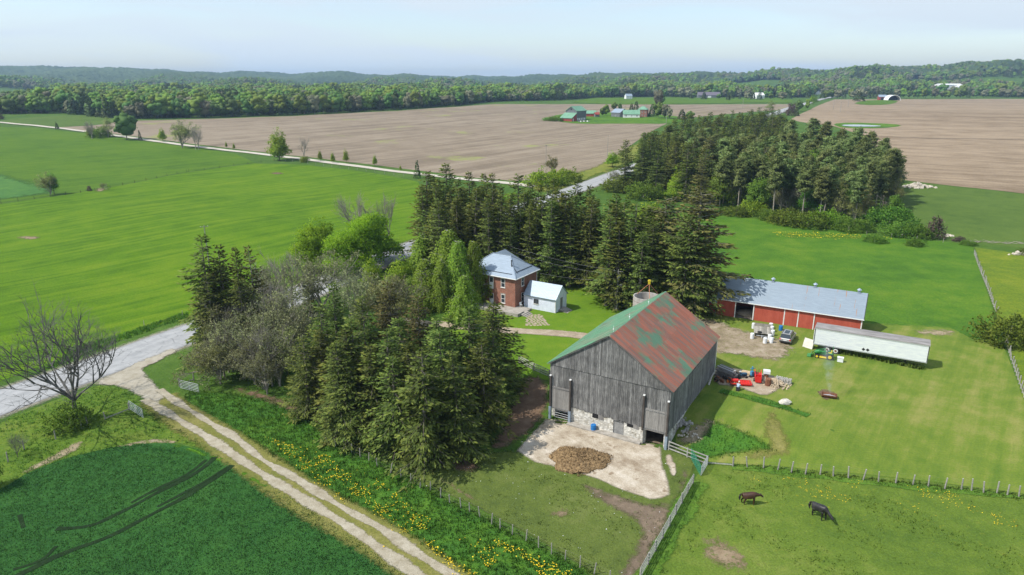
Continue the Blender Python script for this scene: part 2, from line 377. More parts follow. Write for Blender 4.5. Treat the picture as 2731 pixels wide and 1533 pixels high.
# terrain sheet: polar grid round the camera foot
def terrain():
    az = np.linspace(-1.25, 1.25, 420)
    r = [8.0]
    while r[-1] < 13000:
        k = r[-1]; r.append(k + max(0.9 if k < 190 else 0, k * .012))
    r = np.array(r); A, Rr = np.meshgrid(az, r)
    X = Rr*np.sin(A); Y = Rr*np.cos(A); Z = hgt(X, Y)
    V = np.stack([X, Y, Z], -1).reshape(-1, 3); m = len(az)
    i = (np.arange(len(r)-1)[:, None]*m + np.arange(m-1)[None]).ravel()
    Fc = np.stack([i, i+1, i+m+1, i+m], 1)
    # part behind the camera
    A2 = np.linspace(1.25, 2*math.pi-1.25, 60); r2 = np.array([8, 20, 50, 100, 200, 400, 800, 1600, 4000, 13000.])
    B, Q = np.meshgrid(A2, r2); X = Q*np.sin(B); Y = Q*np.cos(B)
    rr = np.hypot(X, Y); Z = np.where(rr < 150, -2.0, -2.0 + 0*rr)
    Z2 = hgt(X, np.abs(Y)) if False else Z
    for j in (0, -1):
        Z2[:, j] = hgt(X[:, j], Y[:, j])
    V2 = np.stack([X, Y, Z2], -1).reshape(-1, 3); m2 = len(A2); b = len(V)
    i = (np.arange(len(r2)-1)[:, None]*m2 + np.arange(m2-1)[None]).ravel() + b
    F2 = np.stack([i, i+1, i+m2+1, i+m2], 1)
    th = np.linspace(0, 2*math.pi, 25)[:-1]
    V3 = np.array([[0, 0, -2.0]] + [[8.2*math.sin(t), 8.2*math.cos(t), -2.0] for t in th]); b3 = b + len(V2)
    tri = [[b3, b3+1+(k+1) % 24, b3+1+k, b3+1+k] for k in range(24)]
    Vv = np.vstack([V, V2, V3]); Ff = np.vstack([Fc, F2])
    me = npmesh('ground', Vv, Ff, M_['ground'], smooth=True)
    return me
mobj('ground', terrain(), label='rolling farmland carrying every field, tree and building', kind='structure')
def disc():
    m = MB(); n = 24
    m.add([(0, 0, -2.0)] + [(8.6*math.sin(2*math.pi*k/n), 8.6*math.cos(2*math.pi*k/n), -2.0) for k in range(n)], [(0, 1+(k+1) % n, 1+k) for k in range(n)])
    m.obj('ground_patch', M_['ground'], label='grass below the viewpoint', kind='structure')
disc()

def LIFT(level, r): return 0.009*level*(1+r/60.0)
def inpoly(x, y, poly):
    x = np.asarray(x); y = np.asarray(y); ins = np.zeros(x.shape, bool); n = len(poly)
    for i in range(n):
        x0, y0 = poly[i]; x1, y1 = poly[(i+1) % n]
        if y0 == y1: continue
        c = ((y0 > y) != (y1 > y)) & (x < (x1-x0)*(y-y0)/(y1-y0)+x0)
        ins ^= c
    return ins
def pdist(x, y, poly, closed=True):
    d = np.full(np.shape(x), 1e9); n = len(poly)
    for i in range(n if closed else n-1):
        ax, ay = poly[i]; bx, by = poly[(i+1) % n]; dx, dy = bx-ax, by-ay; l2 = dx*dx+dy*dy+1e-9
        t = np.clip(((x-ax)*dx+(y-ay)*dy)/l2, 0, 1)
        d = np.minimum(d, np.hypot(x-ax-t*dx, y-ay-t*dy))
    return d
def smoothpoly(p, it=2, closed=True):
    for _ in range(it):
        q = []; n = len(p)
        if not closed: q.append(p[0])
        for i in range(n if closed else n-1):
            a = p[i]; b = p[(i+1) % n]
            q.append((a[0]*.75+b[0]*.25, a[1]*.75+b[1]*.25)); q.append((a[0]*.25+b[0]*.75, a[1]*.25+b[1]*.75))
        if not closed: q.append(p[-1])
        p = q
    return p
POLY = {}
def sheet(name, pts, mat, level, sp=.014, fringe=1.5, label=None, smooth=1, world=False, key=None, zfun=None, lift=None):
    poly = [tuple(p) for p in pts] if world else [GD(*p) for p in pts]
    if smooth: poly = smoothpoly(poly, smooth)
    if key: POLY[key] = poly
    uv = [(math.atan2(x, y), math.log(math.hypot(x, y))) for x, y in poly]
    q = []
    for i in range(len(uv)):
        a = uv[i]; b = uv[(i+1) % len(uv)]; d = math.hypot(a[0]-b[0], a[1]-b[1]); k = max(1, int(d/sp))
        for j in range(k): q.append((a[0]+(b[0]-a[0])*j/k, a[1]+(b[1]-a[1])*j/k))
    nb = len(q); ua = np.array(q)
    gu = np.arange(ua[:, 0].min(), ua[:, 0].max(), sp); gv = np.arange(ua[:, 1].min(), ua[:, 1].max(), sp)
    U, W = np.meshgrid(gu, gv); U = U.ravel() + rng.uniform(-.2, .2, U.size)*sp; W = W.ravel() + rng.uniform(-.2, .2, W.size)*sp
    k = inpoly(U, W, q); U, W = U[k], W[k]
    k = pdist(U, W, q) > sp*.45; U, W = U[k], W[k]
    vs_ = [Vector(p) for p in q] + [Vector((a, b)) for a, b in zip(U, W)]
    ov, oe, of, *_ = delaunay_2d_cdt(vs_, [], [list(range(nb))], 1, 1e-7)
    a = np.array([v.x for v in ov]); b = np.exp(np.array([v.y for v in ov])); x = b*np.sin(a); y = b*np.cos(a)
    r = np.hypot(x, y); z = (hgt(x, y) if zfun is None else zfun(x, y)) + (LIFT(level, r) if lift is None else lift)
    bx = np.exp(ua[:, 1])*np.sin(ua[:, 0]); by = np.exp(ua[:, 1])*np.cos(ua[:, 0])
    e = np.clip(pdist(x, y, list(zip(bx, by)))/fringe, 0, 1)
    m = MB(); me = bpy.data.meshes.new(name)
    fs = [tuple(f) for f in of]
    me.from_pydata(list(zip(x.tolist(), y.tolist(), z.tolist())), [], fs)
    at = me.attributes.new('edge', 'FLOAT', 'POINT'); at.data.foreach_set('value', e.astype(np.float32))
    me.materials.append(mat); me.polygons.foreach_set('use_smooth', [True]*len(me.polygons)); me.update()
    nrm = np.zeros(len(me.polygons)*3); me.polygons.foreach_get('normal', nrm)
    if nrm[2::3].mean() < 0: me.flip_normals()
    o = mobj(name, me, kind='structure')
    if label: o['label'] = label
    return o
def ribbon(name, pts, width, mat, level, step=1.0, label=None, world=False, it=2, hard=False, wob=0, key=None):
    p = [tuple(q) for q in pts] if world else [GD(*q) for q in pts]
    p = np.array(smoothpoly(p, it, False)); d = np.r_[0, np.cumsum(np.hypot(*np.diff(p, axis=0).T))]
    if key: POLY[key] = [tuple(q) for q in p]
    s = [0.0]
    while s[-1] < d[-1]:
        x = np.interp(s[-1], d, p[:, 0]); y = np.interp(s[-1], d, p[:, 1]); s.append(s[-1] + step*max(1, math.hypot(x, y)/110))
    s = np.clip(np.array(s), 0, d[-1])
    X = np.interp(s, d, p[:, 0]); Y = np.interp(s, d, p[:, 1]); dx = np.gradient(X, s+np.arange(len(s))*1e-9); dy = np.gradient(Y, s+np.arange(len(s))*1e-9)
    ln = np.hypot(dx, dy); nx, ny = -dy/ln, dx/ln
    cs = np.array([-1, -.75, -.5, 0, .5, .75, 1.0]); ed = np.array([0, .5, 1, 1, 1, .5, 0]) if not hard else np.ones(7)
    wv = np.array([width/2*(1+wob*(math.sin(a*.37)+math.sin(a*.91+2))*.5) for a in s])
    VX = X[:, None]+nx[:, None]*cs*wv[:, None]; VY = Y[:, None]+ny[:, None]*cs*wv[:, None]
    r = np.hypot(VX, VY); Z = hgt(VX, VY)+LIFT(level, r)
    V = np.stack([VX, VY, Z], -1).reshape(-1, 3); k = 7
    i = (np.arange(len(s)-1)[:, None]*k+np.arange(k-1)[None]).ravel()
    me = npmesh(name, V, np.stack([i, i+k, i+k+1, i+1], 1), mat, smooth=True, extra={'edge': np.tile(ed, len(s)), 'across': np.tile(cs, len(s))})
    nrm = np.zeros(len(me.polygons)*3); me.polygons.foreach_get('normal', nrm)
    if nrm[2::3].mean() < 0: me.flip_normals()
    o = mobj(name, me, kind='structure')
    if label: o['label'] = label
    return o

R1_ = [(1952,1246),(2075,1256),(2150,1268),(2262,1282),(2388,1295),(2518,1308),(2624,1316),(2720,1326),(2790,1336)]
# fields
sheet('pasture', [(-400,562),(0,514),(240,480),(470,432),(690,405),(1050,449),(1060,482),(1200,500),(1330,478),(1180,560),(1000,612),(740,720),(470,793),(230,885),(0,955),(-300,1080)], M_['pasture'], 1, .02, smooth=1, key='pasture')
sheet('far_pasture', [(-400,330),(0,313),(360,353),(690,402),(470,430),(240,478),(0,511),(-400,556)], M_['far_pasture'], 1, .02, key='far_pasture')
sheet('clover_patch', [(-300,415),(0,428),(90,452),(190,478),(120,492),(0,508),(-300,540)], M_['clover'], 2, .02, fringe=10)
sheet('ploughed_field', [(60,316),(330,304),(560,298),(740,292),(1000,279),(1160,268),(1240,262),(1480,262),(1720,263),(1990,262),(1985,275),(1700,300),(1640,330),(1560,385),(1500,425),(1400,452),(1290,455),(1180,446),(1045,428),(880,408),(700,388),(500,364),(380,349),(240,331)], M_['plough'], 1, .02, smooth=0, key='plough')
sheet('near_stubble_strip', [(0,303),(130,292),(230,290),(330,303),(230,316),(120,322),(20,312)], M_['back'], 2, .02, fringe=8, smooth=0)
sheet('farmyard_grass', [(1380,300),(1400,288),(1480,283),(1560,283),(1690,290),(1730,300),(1690,312),(1560,311),(1490,312),(1430,310)], M_['hay'], 2, .02, fringe=8, key='farmyard')
sheet('grass_strip', [(1440,258),(1490,246),(1720,246),(1990,247),(1995,259),(1900,258),(1700,262),(1560,263)], M_['far_pasture'], 2, .02, smooth=0)
sheet('road_verge', [(1300,460),(1400,446),(1500,415),(1560,375),(1620,350),(1700,322),(1640,390),(1560,425),(1440,472),(1360,492)], M_['strip'], 2, .015, fringe=6)
sheet('right_ploughed_field', [(1990,300),(2040,275),(2100,250),(2200,250),(2576,249),(2800,248),(2900,525),(2576,487),(2400,468),(2250,450),(2180,345),(2100,318),(2010,306)], M_['plough2'], 1, .02, smooth=0, key='plough2')
ribbon('furrow_line', [(2290,346),(2400,350),(2500,349),(2620,353)], 3.5, M_['dark_soil'], 2, 3)
sheet('pond_bank', [(2090,312),(2140,308),(2250,312),(2272,317),(2220,323),(2120,323)], M_['hay'], 2, .02, fringe=3)
sheet('island_grass', [(2146,262),(2160,256),(2185,252),(2262,252),(2248,262),(2200,265)], M_['far_pasture'], 2, .02, fringe=5)
sheet('back_pasture', [(2235,450),(2400,470),(2576,489),(2900,527),(2900,660),(2576,624),(2450,610),(2370,602),(2250,582),(2200,520)], M_['back'], 1, .018, smooth=0)
sheet('hay_meadow', [(1700,540),(1830,543),(2000,562),(2200,592),(2370,607),(2445,617),(2470,700),(2500,790),(2515,862),(2440,850),(2390,825),(2170,815),(2100,790),(1830,700),(1700,690)], M_['hay'], 1, .014, smooth=0, key='hay')
sheet('buttercup_field', [(2452,622),(2576,640),(2900,690),(2900,1200),(2576,1010),(2530,862),(2490,745)], M_['yellowgreen'], 1, .014, smooth=0)
sheet('farmyard_lawn', [(1810,690),(2100,785),(2170,812),(2390,823),(2440,850),(2520,860),(2576,1010),(2900,1260),(2576,1242),(2420,1222),(2240,1200),(2060,1185),(1870,1168),(1770,1160),(1700,1120),(1690,990),(1640,800),(1700,720)], M_['lawn'], 1, .012, smooth=0, key='lawn')
sheet('house_lawn', [(1080,800),(1250,760),(1440,700),(1600,700),(1690,780),(1500,860),(1400,960),(1310,940),(1180,880)], M_['house_lawn'], 2, .012, key='house_lawn')
sheet('horse_paddock', [(1740,1215),(1778,1164),(1870,1169),(2060,1186),(2240,1201),(2420,1223),(2576,1243),(2900,1300),(2900,1750),(1480,1750),(1622,1446)], M_['paddock'], 1, .014, smooth=0, key='paddock')
sheet('barnyard_grass', [(880,1110),(1080,1150),(1290,1130),(1380,1050),(1700,1115),(1765,1165),(1738,1220),(1622,1446),(1480,1750),(1380,1600),(1470,1438),(1300,1338),(1100,1238),(1000,1185)], M_['yard_grass'], 1, .013, fringe=1.0, smooth=0, key='barnyard')
sheet('tall_grass_verge', [(455,1010),(475,985),(560,985),(700,1010),(850,1100),(960,1160),(1100,1240),(1300,1340),(1500,1446),(1600,1600),(1290,1600),(1140,1446),(945,1305),(800,1228),(640,1125),(520,1050)], M_['verge'], 2, .013, fringe=1.2, smooth=0, key='verge')
sheet('roadside_grass', [(-400,1270),(0,1064),(130,1010),(255,968),(330,985),(470,1080),(560,1140),(430,1110),(260,1130),(120,1180),(0,1240),(-300,1400)], M_['roadside'], 1, .014, smooth=0, key='roadside')
crop = [(-700,1350),(-60,1262)] + [(x/K, y/K) for x, y in [(21,1269+25),(70,1258+6),(147,1232),(210,1214),(290,1195),(384,1183),(447,1182),(489,1188),(542,1202),(580,1213),(615,1230),(664,1258),(734,1304),(821,1353),(900,1409),(1000,1472),(1085,1533),(1230,1650)]] + [(1160,1750),(-500,1900)]
sheet('crop_field', crop, M_['crop_base'], 2, .012, smooth=0, key='crop')
sheet('crop_margin', [(x/2.862/K, (1150+y/2.862)/K) for x, y in [(1100,90),(1280,85),(1420,105),(1570,150),(1680,182),(1780,235),(1920,315),(2130,455),(2060,470),(1860,370),(1780,290),(1600,215),(1480,185),(1330,130),(1180,110)]], M_['crop_edge'], 3, .01, fringe=.7, key='cropmargin')

# road and tracks
rd = [(-150,-60),(-110,18),(-73.2,88.8),(-60,114.9),(-44,142),(-30,169),(35.3,293.9),(160,520),(299,761.6),(545,1240),(700,1500)]
ribbon('gravel_shoulder', rd, 13.6, M_['shoulder'], 2, 1.5, world=True)
ribbon('road', rd, 9.4, M_['road'], 3, 1.5, world=True, hard=True, key='road', label='pale worn asphalt country road')
ribbon('gravel_side_road', [(-500,270),(-200,290),(0,309),(130,320),(350,350),(500,370),(700,393),(850,412),(1040,437),(1180,452),(1290,462),(1345,470)], 6.5, M_['sideroad'], 4, 2, label='white gravel side road between the pastures and the stubble field', key='sideroad')
Z1 = lambda x, y: ((x/3.286)/K, (760+y/3.286)/K)
sheet('track_entrance', [Z1(*q) for q in [(760,880),(900,885),(1020,895),(1130,950),(1250,1010),(1340,1070),(1420,1060),(1480,985),(1390,880),(1320,800),(1270,745),(1300,715),(1420,670),(1620,565),(1500,545),(1200,670),(1000,775)]], M_['gravel'], 4, .01, fringe=.8, label='gravel entrance of the farm track off the road')
ribbon('track_verge', [(q[0]/K, q[1]/K) for q in [(420,1062),(480,1108),(540,1145),(610,1185),(690,1240),(800,1320),(900,1375),(1020,1440),(1150,1530),(1300,1640)]], 6.6, M_['olive'], 3, 1, key='trackverge')
ribbon('farm_track', [(q[0]/K, q[1]/K) for q in [(385,1066),(450,1104),(493,1131),(542,1159),(596,1195),(646,1230),(699,1265),(769,1307),(845,1355),(908,1391),(966,1430),(1044,1488),(1114,1533),(1240,1630)]], 1.55, M_['rut'], 5, .8, wob=.35, label='left wheel rut of the farm track beside the dark crop', key='rutL')
ribbon('farm_track', [(q[0]/K, q[1]/K) for q in [(425,1040),(475,1076),(517,1101),(563,1131),(624,1165),(657,1192),(700,1229),(769,1265),(850,1315),(908,1352),(966,1383),(1025,1414),(1083,1457),(1141,1495),(1199,1530),(1330,1620)]], 1.3, M_['rut'], 5, .8, wob=.5, label='right wheel rut of the farm track beside the dandelions', key='rutR')
ribbon('driveway', [(960,800),(1060,815),(1150,822),(1270,832),(1380,837),(1480,846),(1560,870)], 3.7, M_['drive'], 4, 1, wob=.12, label='dirt driveway passing in front of the brick house')
sheet('machinery_yard', [(1640,800),(1780,795),(1830,812),(1900,838),(1985,850),(2010,880),(1990,905),(1940,915),(1860,897),(1790,892),(1700,860)], M_['yardsoil'], 3, .01, fringe=2.5, label='worn gravel yard in front of the red shed', key='myard')
sheet('implement_pad', [(1790,915),(1850,925),(1960,945),(1978,965),(1965,985),(1925,1002),(1890,990),(1850,975),(1790,972)], M_['drive'], 4, .008, fringe=1.0, label='pale worn soil under the parked implements')
sheet('concrete_yard', [(1372,1050),(1440,1058),(1610,1104),(1668,1122),(1670,1160),(1688,1215),(1692,1247),(1668,1257),(1640,1262),(1560,1236),(1500,1208),(1440,1190),(1340,1165),(1318,1150),(1293,1136),(1316,1108)], M_['concrete'], 3, .009, fringe=.7, label='stained concrete yard in front of the grey barn', smooth=0, key='pad')
sheet('concrete_slab', [(1668,1146),(1690,1140),(1702,1165),(1706,1195),(1688,1204),(1676,1180)], M_['concrete'], 5, .008, fringe=.35, label='small separate slab at the right end of the concrete yard')
sheet('dark_soil', [(1440,1200),(1560,1240),(1640,1266),(1690,1250),(1700,1200),(1705,1150),(1745,1195),(1742,1225),(1690,1330),(1628,1446),(1560,1600),(1480,1600),(1540,1440),(1590,1370),(1600,1320),(1540,1290),(1470,1245)], M_['dark_soil'], 2, .011, fringe=1.8)
sheet('brown_soil', [(1240,1100),(1270,1010),(1320,930),(1390,945),(1390,1040),(1350,1085),(1290,1130),(1200,1150)], M_['brown_soil'], 2, .011, fringe=2)
sheet('needle_litter', [(880,1110),(960,1140),(1080,1180),(1190,1200),(1230,1180),(1180,1120),(1000,1080),(900,1070),(600,960),(560,980),(700,1030)], M_['brown_soil'], 3, .011, fringe=2)
sheet('bare_patch', [(1375,1290),(1400,1275),(1445,1278),(1450,1300),(1400,1312)], M_['bare'], 3, .009, fringe=1.5)
sheet('bare_patch', [(1740,1395),(1760,1345),(1830,1340),(1850,1370),(1920,1410),(1900,1450),(1800,1440)], M_['bare'], 2, .009, fringe=2.5)
sheet('bare_patch', [(1060,1170),(1120,1200),(1190,1240),(1240,1275),(1200,1270),(1120,1225)], M_['bare'], 2, .009, fringe=1.2)
sheet('bare_patch', [(1940,1000),(1990,1090),(2010,1150),(1930,1165),(1850,1160),(1860,1130),(1930,1120),(1900,1090)], M_['olive'], 2, .009, fringe=1.8)
sheet('bare_patch', [(2048,985),(2070,975),(2110,985),(2112,1000),(2085,1012),(2060,1003)], M_['brown_soil'], 2, .008, fringe=1.0)
sheet('bare_patch', [(665,436),(700,432),(725,436),(700,441)], M_['brown_soil'], 2, .006, fringe=3)
sheet('bare_patch', [(30,600),(55,593),(100,593),(110,600),(70,606)], M_['bare'], 2, .008, fringe=2)
sheet('bare_patch', [(225,482),(250,470),(285,473),(260,485)], M_['bare'], 2, .008, fringe=3)
sheet('bare_patch', [(2270,828),(2390,825),(2420,838),(2400,850),(2300,845)], M_['straw'], 2, .008, fringe=2.5)
sheet('flattened_straw', [(50,1200),(120,1170),(200,1135),(218,1108),(190,1110),(120,1150),(40,1190)], M_['straw'], 2, .008, fringe=.9)
sheet('flattened_straw', [(285,1122),(340,1110),(400,1098),(490,1115),(440,1118),(370,1116),(300,1130)], M_['straw'], 2, .008, fringe=.9)
sheet('dry_bank_grass', [(1690,1085),(1760,1050),(1800,1040),(1870,1090),(1900,1140),(1780,1150),(1700,1120)], M_['straw'], 2, .008, fringe=2.5)
sheet('bank_grass', [(q[0]/K, q[1]/K) for q in [(1890,1112),(1960,1132),(2060,1178),(2078,1208),(1990,1214),(1900,1228),(1850,1234),(1810,1190),(1865,1160)]], M_['verge'], 4, .008, fringe=1.6)
ribbon('uncut_strip', [(q[0]/K, q[1]/K) for q in [(1920,1042),(1980,1056),(2050,1074),(2110,1093),(2156,1110)]], 1.8, M_['verge'], 4, .6, wob=.4)
ribbon('uncut_strip', [(q[0]/K, q[1]/K) for q in R1_], 1.3, M_['fence_grass'], 3, .8, wob=.5)
ribbon('uncut_strip', [(q[0]/K, q[1]/K) for q in [(1862,1285),(1806,1390),(1726,1540),(1690,1600)]], 2.8, M_['fence_grass'], 4, .6, wob=.4)
sheet('dandelion_patch', [(1950,583),(2080,588),(2230,597),(2240,603),(2100,601),(1960,594)], M_['dandy'], 2, .008, fringe=4)
0 and sheet('dandelion_patch', [(680,1120),(760,1160),(900,1210),(1000,1260),(1090,1310),(1080,1350),(1000,1340),(900,1285),(760,1200),(700,1150)], M_['dandy'], 3, .008, fringe=2)
for i, (ln, wd) in enumerate([([(1640,200),(1600,245),(1500,320),(1400,375),(1200,470),(1000,585),(850,655),(740,712),(600,742),(430,748)], .8), ([(1575,220),(1480,300),(1380,360),(1200,440),(1000,550)], .55),
                ([(1775,262),(1660,352),(1500,445),(1400,515),(1200,615),(1000,722),(880,788),(700,860),(560,905),(400,970),(250,1050),(100,1120)], .85), ([(1740,275),(1600,365),(1450,450),(1200,580)], .5), ([(430,880),(330,990),(100,1060)], .5), ([(150,640),(180,740)], .5)]):
    ribbon('tramline', [(x/2.862/K, (1150+y/2.862)/K) for x, y in ln], wd, M_['tramline'], 4, .5, wob=.3, key='tram%d' % i)
for ln in () and ([(230, 640), (330, 700), (430, 770), (545, 850), (640, 910), (715, 965)], [(0, 810), (70, 860), (150, 930), (200, 960)], [(700, 950), (760, 990), (830, 1050)]):
    ribbon('tramline', [(x/2.862/K, (1150+y/2.862)/K) for x, y in ln], .45, M_['crop_edge'], 4, .5, wob=.4)
# pond
def pond():
    m, n, l, b = newmat('pond_water'); b.inputs['Base Color'].default_value = (.25,.27,.25,1); b.inputs['Roughness'].default_value = .12
    sheet('pond', [(2112,315),(2160,314),(2200,316),(2222,318),(2190,319.5),(2130,319)], m, 4, .01, label='shallow pond lying in the ploughed field')
pond()
# ------------------------------------------------------------------ trees
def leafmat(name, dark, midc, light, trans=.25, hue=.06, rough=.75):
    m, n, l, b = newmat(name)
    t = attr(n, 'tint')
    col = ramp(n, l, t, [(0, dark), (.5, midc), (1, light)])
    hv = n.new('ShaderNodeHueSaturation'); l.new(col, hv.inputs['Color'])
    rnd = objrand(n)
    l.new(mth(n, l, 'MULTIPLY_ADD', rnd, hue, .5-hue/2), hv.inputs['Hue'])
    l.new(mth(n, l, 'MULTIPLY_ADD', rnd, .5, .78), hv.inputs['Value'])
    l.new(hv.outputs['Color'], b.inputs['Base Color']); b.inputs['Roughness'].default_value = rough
    b.inputs['Specular IOR Level'].default_value = .2
    if trans:
        tr = n.new('ShaderNodeBsdfTranslucent'); l.new(hv.outputs['Color'], tr.inputs['Color'])
        ms = n.new('ShaderNodeMixShader'); ms.inputs[0].default_value = trans
        l.new(b.outputs[0], ms.inputs[1]); l.new(tr.outputs[0], ms.inputs[2]); l.new(ms.outputs[0], n['Material Output'].inputs['Surface'])
    return m
LM = dict(
    spruce=leafmat('spruce_needles', (.044,.068,.015), (.118,.158,.030), (.25,.28,.055), .36, .05),
    spruce2=leafmat('brown_green_needles', (.050,.054,.018), (.128,.130,.036), (.25,.23,.068), .3, .04),
    pine=leafmat('pine_needles', (.066,.100,.030), (.145,.192,.060), (.25,.29,.10), .3, .05),
    maple=leafmat('fresh_maple_leaves', (.09,.19,.010), (.19,.34,.014), (.30,.43,.03), .5, .03),
    lime=leafmat('lime_green_leaves', (.09,.18,.012), (.20,.31,.02), (.34,.42,.04), .38, .05),
    birch=leafmat('young_birch_leaves', (.11,.19,.02), (.21,.32,.035), (.33,.42,.07), .5, .03),
    decid=leafmat('spring_leaves', (.07,.13,.018), (.15,.24,.03), (.25,.34,.055), .4, .08),
    olive=leafmat('sparse_spring_leaves', (.12,.14,.045), (.21,.23,.07), (.32,.33,.12), .35, .05),
    grey=leafmat('grey_buds', (.11,.125,.055), (.19,.21,.095), (.29,.31,.15), .35, .04),
    bush=leafmat('bush_leaves', (.06,.125,.016), (.125,.22,.024), (.22,.31,.045), .4, .07),
    farleaf=leafmat('far_leaves', (.05,.095,.018), (.088,.15,.026), (.13,.20,.036), .1, .06),
    farleaf2=leafmat('far_deep_leaves', (.035,.075,.016), (.065,.12,.022), (.115,.18,.035), .1, .06),
    farlime=leafmat('far_bright_leaves', (.065,.115,.016), (.12,.19,.024), (.175,.25,.035), .1, .05),
    farolive=leafmat('far_budding_crowns', (.08,.085,.05), (.14,.145,.08), (.21,.21,.12), .1, .04),
    fardark=leafmat('far_needles', (.03,.055,.018), (.07,.105,.032), (.12,.16,.05), .1, .06),
    purple=leafmat('reddish_buds', (.05,.03,.03), (.10,.07,.06), (.15,.11,.09), .1, .02))
bark = pm('grey_bark', (.10,.085,.07), (.20,.18,.155), 3, .9, bmp=.5, stretch=(3,3,.5))
bark_pale = pm('pale_dead_wood', (.20,.175,.14), (.36,.33,.28), 3, .85, stretch=(3,3,.5))
bark_twig = pm('twig_bark', (.17,.155,.13), (.30,.28,.24), 2, .9)
bark_dark = pm('dark_bark', (.06,.048,.038), (.11,.092,.075), 3, .9)
bark_birch = pm('birch_bark', (.30,.28,.25), (.55,.53,.50), 3, .8)

def cards(c, d, ln, wd, tint, g, out=None, ow=.75):
    """kite-shaped sprays: centres c (start), directions d, lengths, widths"""
    c = np.asarray(c); d = np.asarray(d); n = len(c)
    d = d/np.linalg.norm(d, axis=1)[:, None]
    rv = g.normal(size=(n, 3)); s = np.cross(d, rv); s /= np.linalg.norm(s, axis=1)[:, None]+1e-9
    ln = np.asarray(ln)[:, None]; wd = np.asarray(wd)[:, None]
    a = c; b = c+d*ln*.45+s*wd*.5; e = c+d*ln; f = c+d*ln*.45-s*wd*.5
    V = np.stack([a, b, e, f], 1).reshape(-1, 3)
    i = np.arange(n)*4; Fc = np.stack([i, i+1, i+2, i+3], 1)
    cn = np.cross(b-a, f-a); cn /= np.linalg.norm(cn, axis=1)[:, None]+1e-9
    if out is None: out = d
    out = np.asarray(out, float); out = out/(np.linalg.norm(out, axis=1)[:, None]+1e-9)
    fl = (cn*out).sum(1) < 0; Fc[fl] = Fc[fl][:, ::-1]; cn[fl] *= -1
    nn_ = out*ow+cn*(1-ow)+g.normal(size=(n, 3))*.12; nn_ /= np.linalg.norm(nn_, axis=1)[:, None]
    CARDN[0] = np.repeat(nn_, 4, axis=0)
    return V, Fc, np.repeat(tint, 4)
CARDN = [None]
def cmesh(name, V, Fc, mat, T):
    me = npmesh(name, V, Fc, mat, T, smooth=True)
    me.normals_split_custom_set_from_vertices(CARDN[0].tolist()); CARDN[0] = None; return me
def tubes(segs, n=4):
    """segs: list of (p0,p1,r0,r1)"""
    A = np.array([s[0] for s in segs], float); B = np.array([s[1] for s in segs], float)
    r0 = np.array([s[2] for s in segs]); r1 = np.array([s[3] for s in segs])
    d = B-A; d /= np.linalg.norm(d, axis=1)[:, None]+1e-9
    up = np.where(np.abs(d[:, 2:3]) < .9, [[0, 0, 1.]], [[1., 0, 0]])
    s = np.cross(d, up); s /= np.linalg.norm(s, axis=1)[:, None]+1e-9; u = np.cross(s, d)
    t = 2*np.pi*np.arange(n)/n; cs = np.cos(t)[None, :, None]; sn = np.sin(t)[None, :, None]
    ring = s[:, None]*cs+u[:, None]*sn
    V = np.concatenate([A[:, None]+ring*r0[:, None, None], B[:, None]+ring*r1[:, None, None]], 1).reshape(-1, 3)
    b = (np.arange(len(A))*2*n)[:, None]; k = np.arange(n)[None]; k2 = (np.arange(n)+1)[None] % n
    Fc = np.stack([b+k, b+k2, b+n+k2, b+n+k], -1).reshape(-1, 4)
    return V, Fc
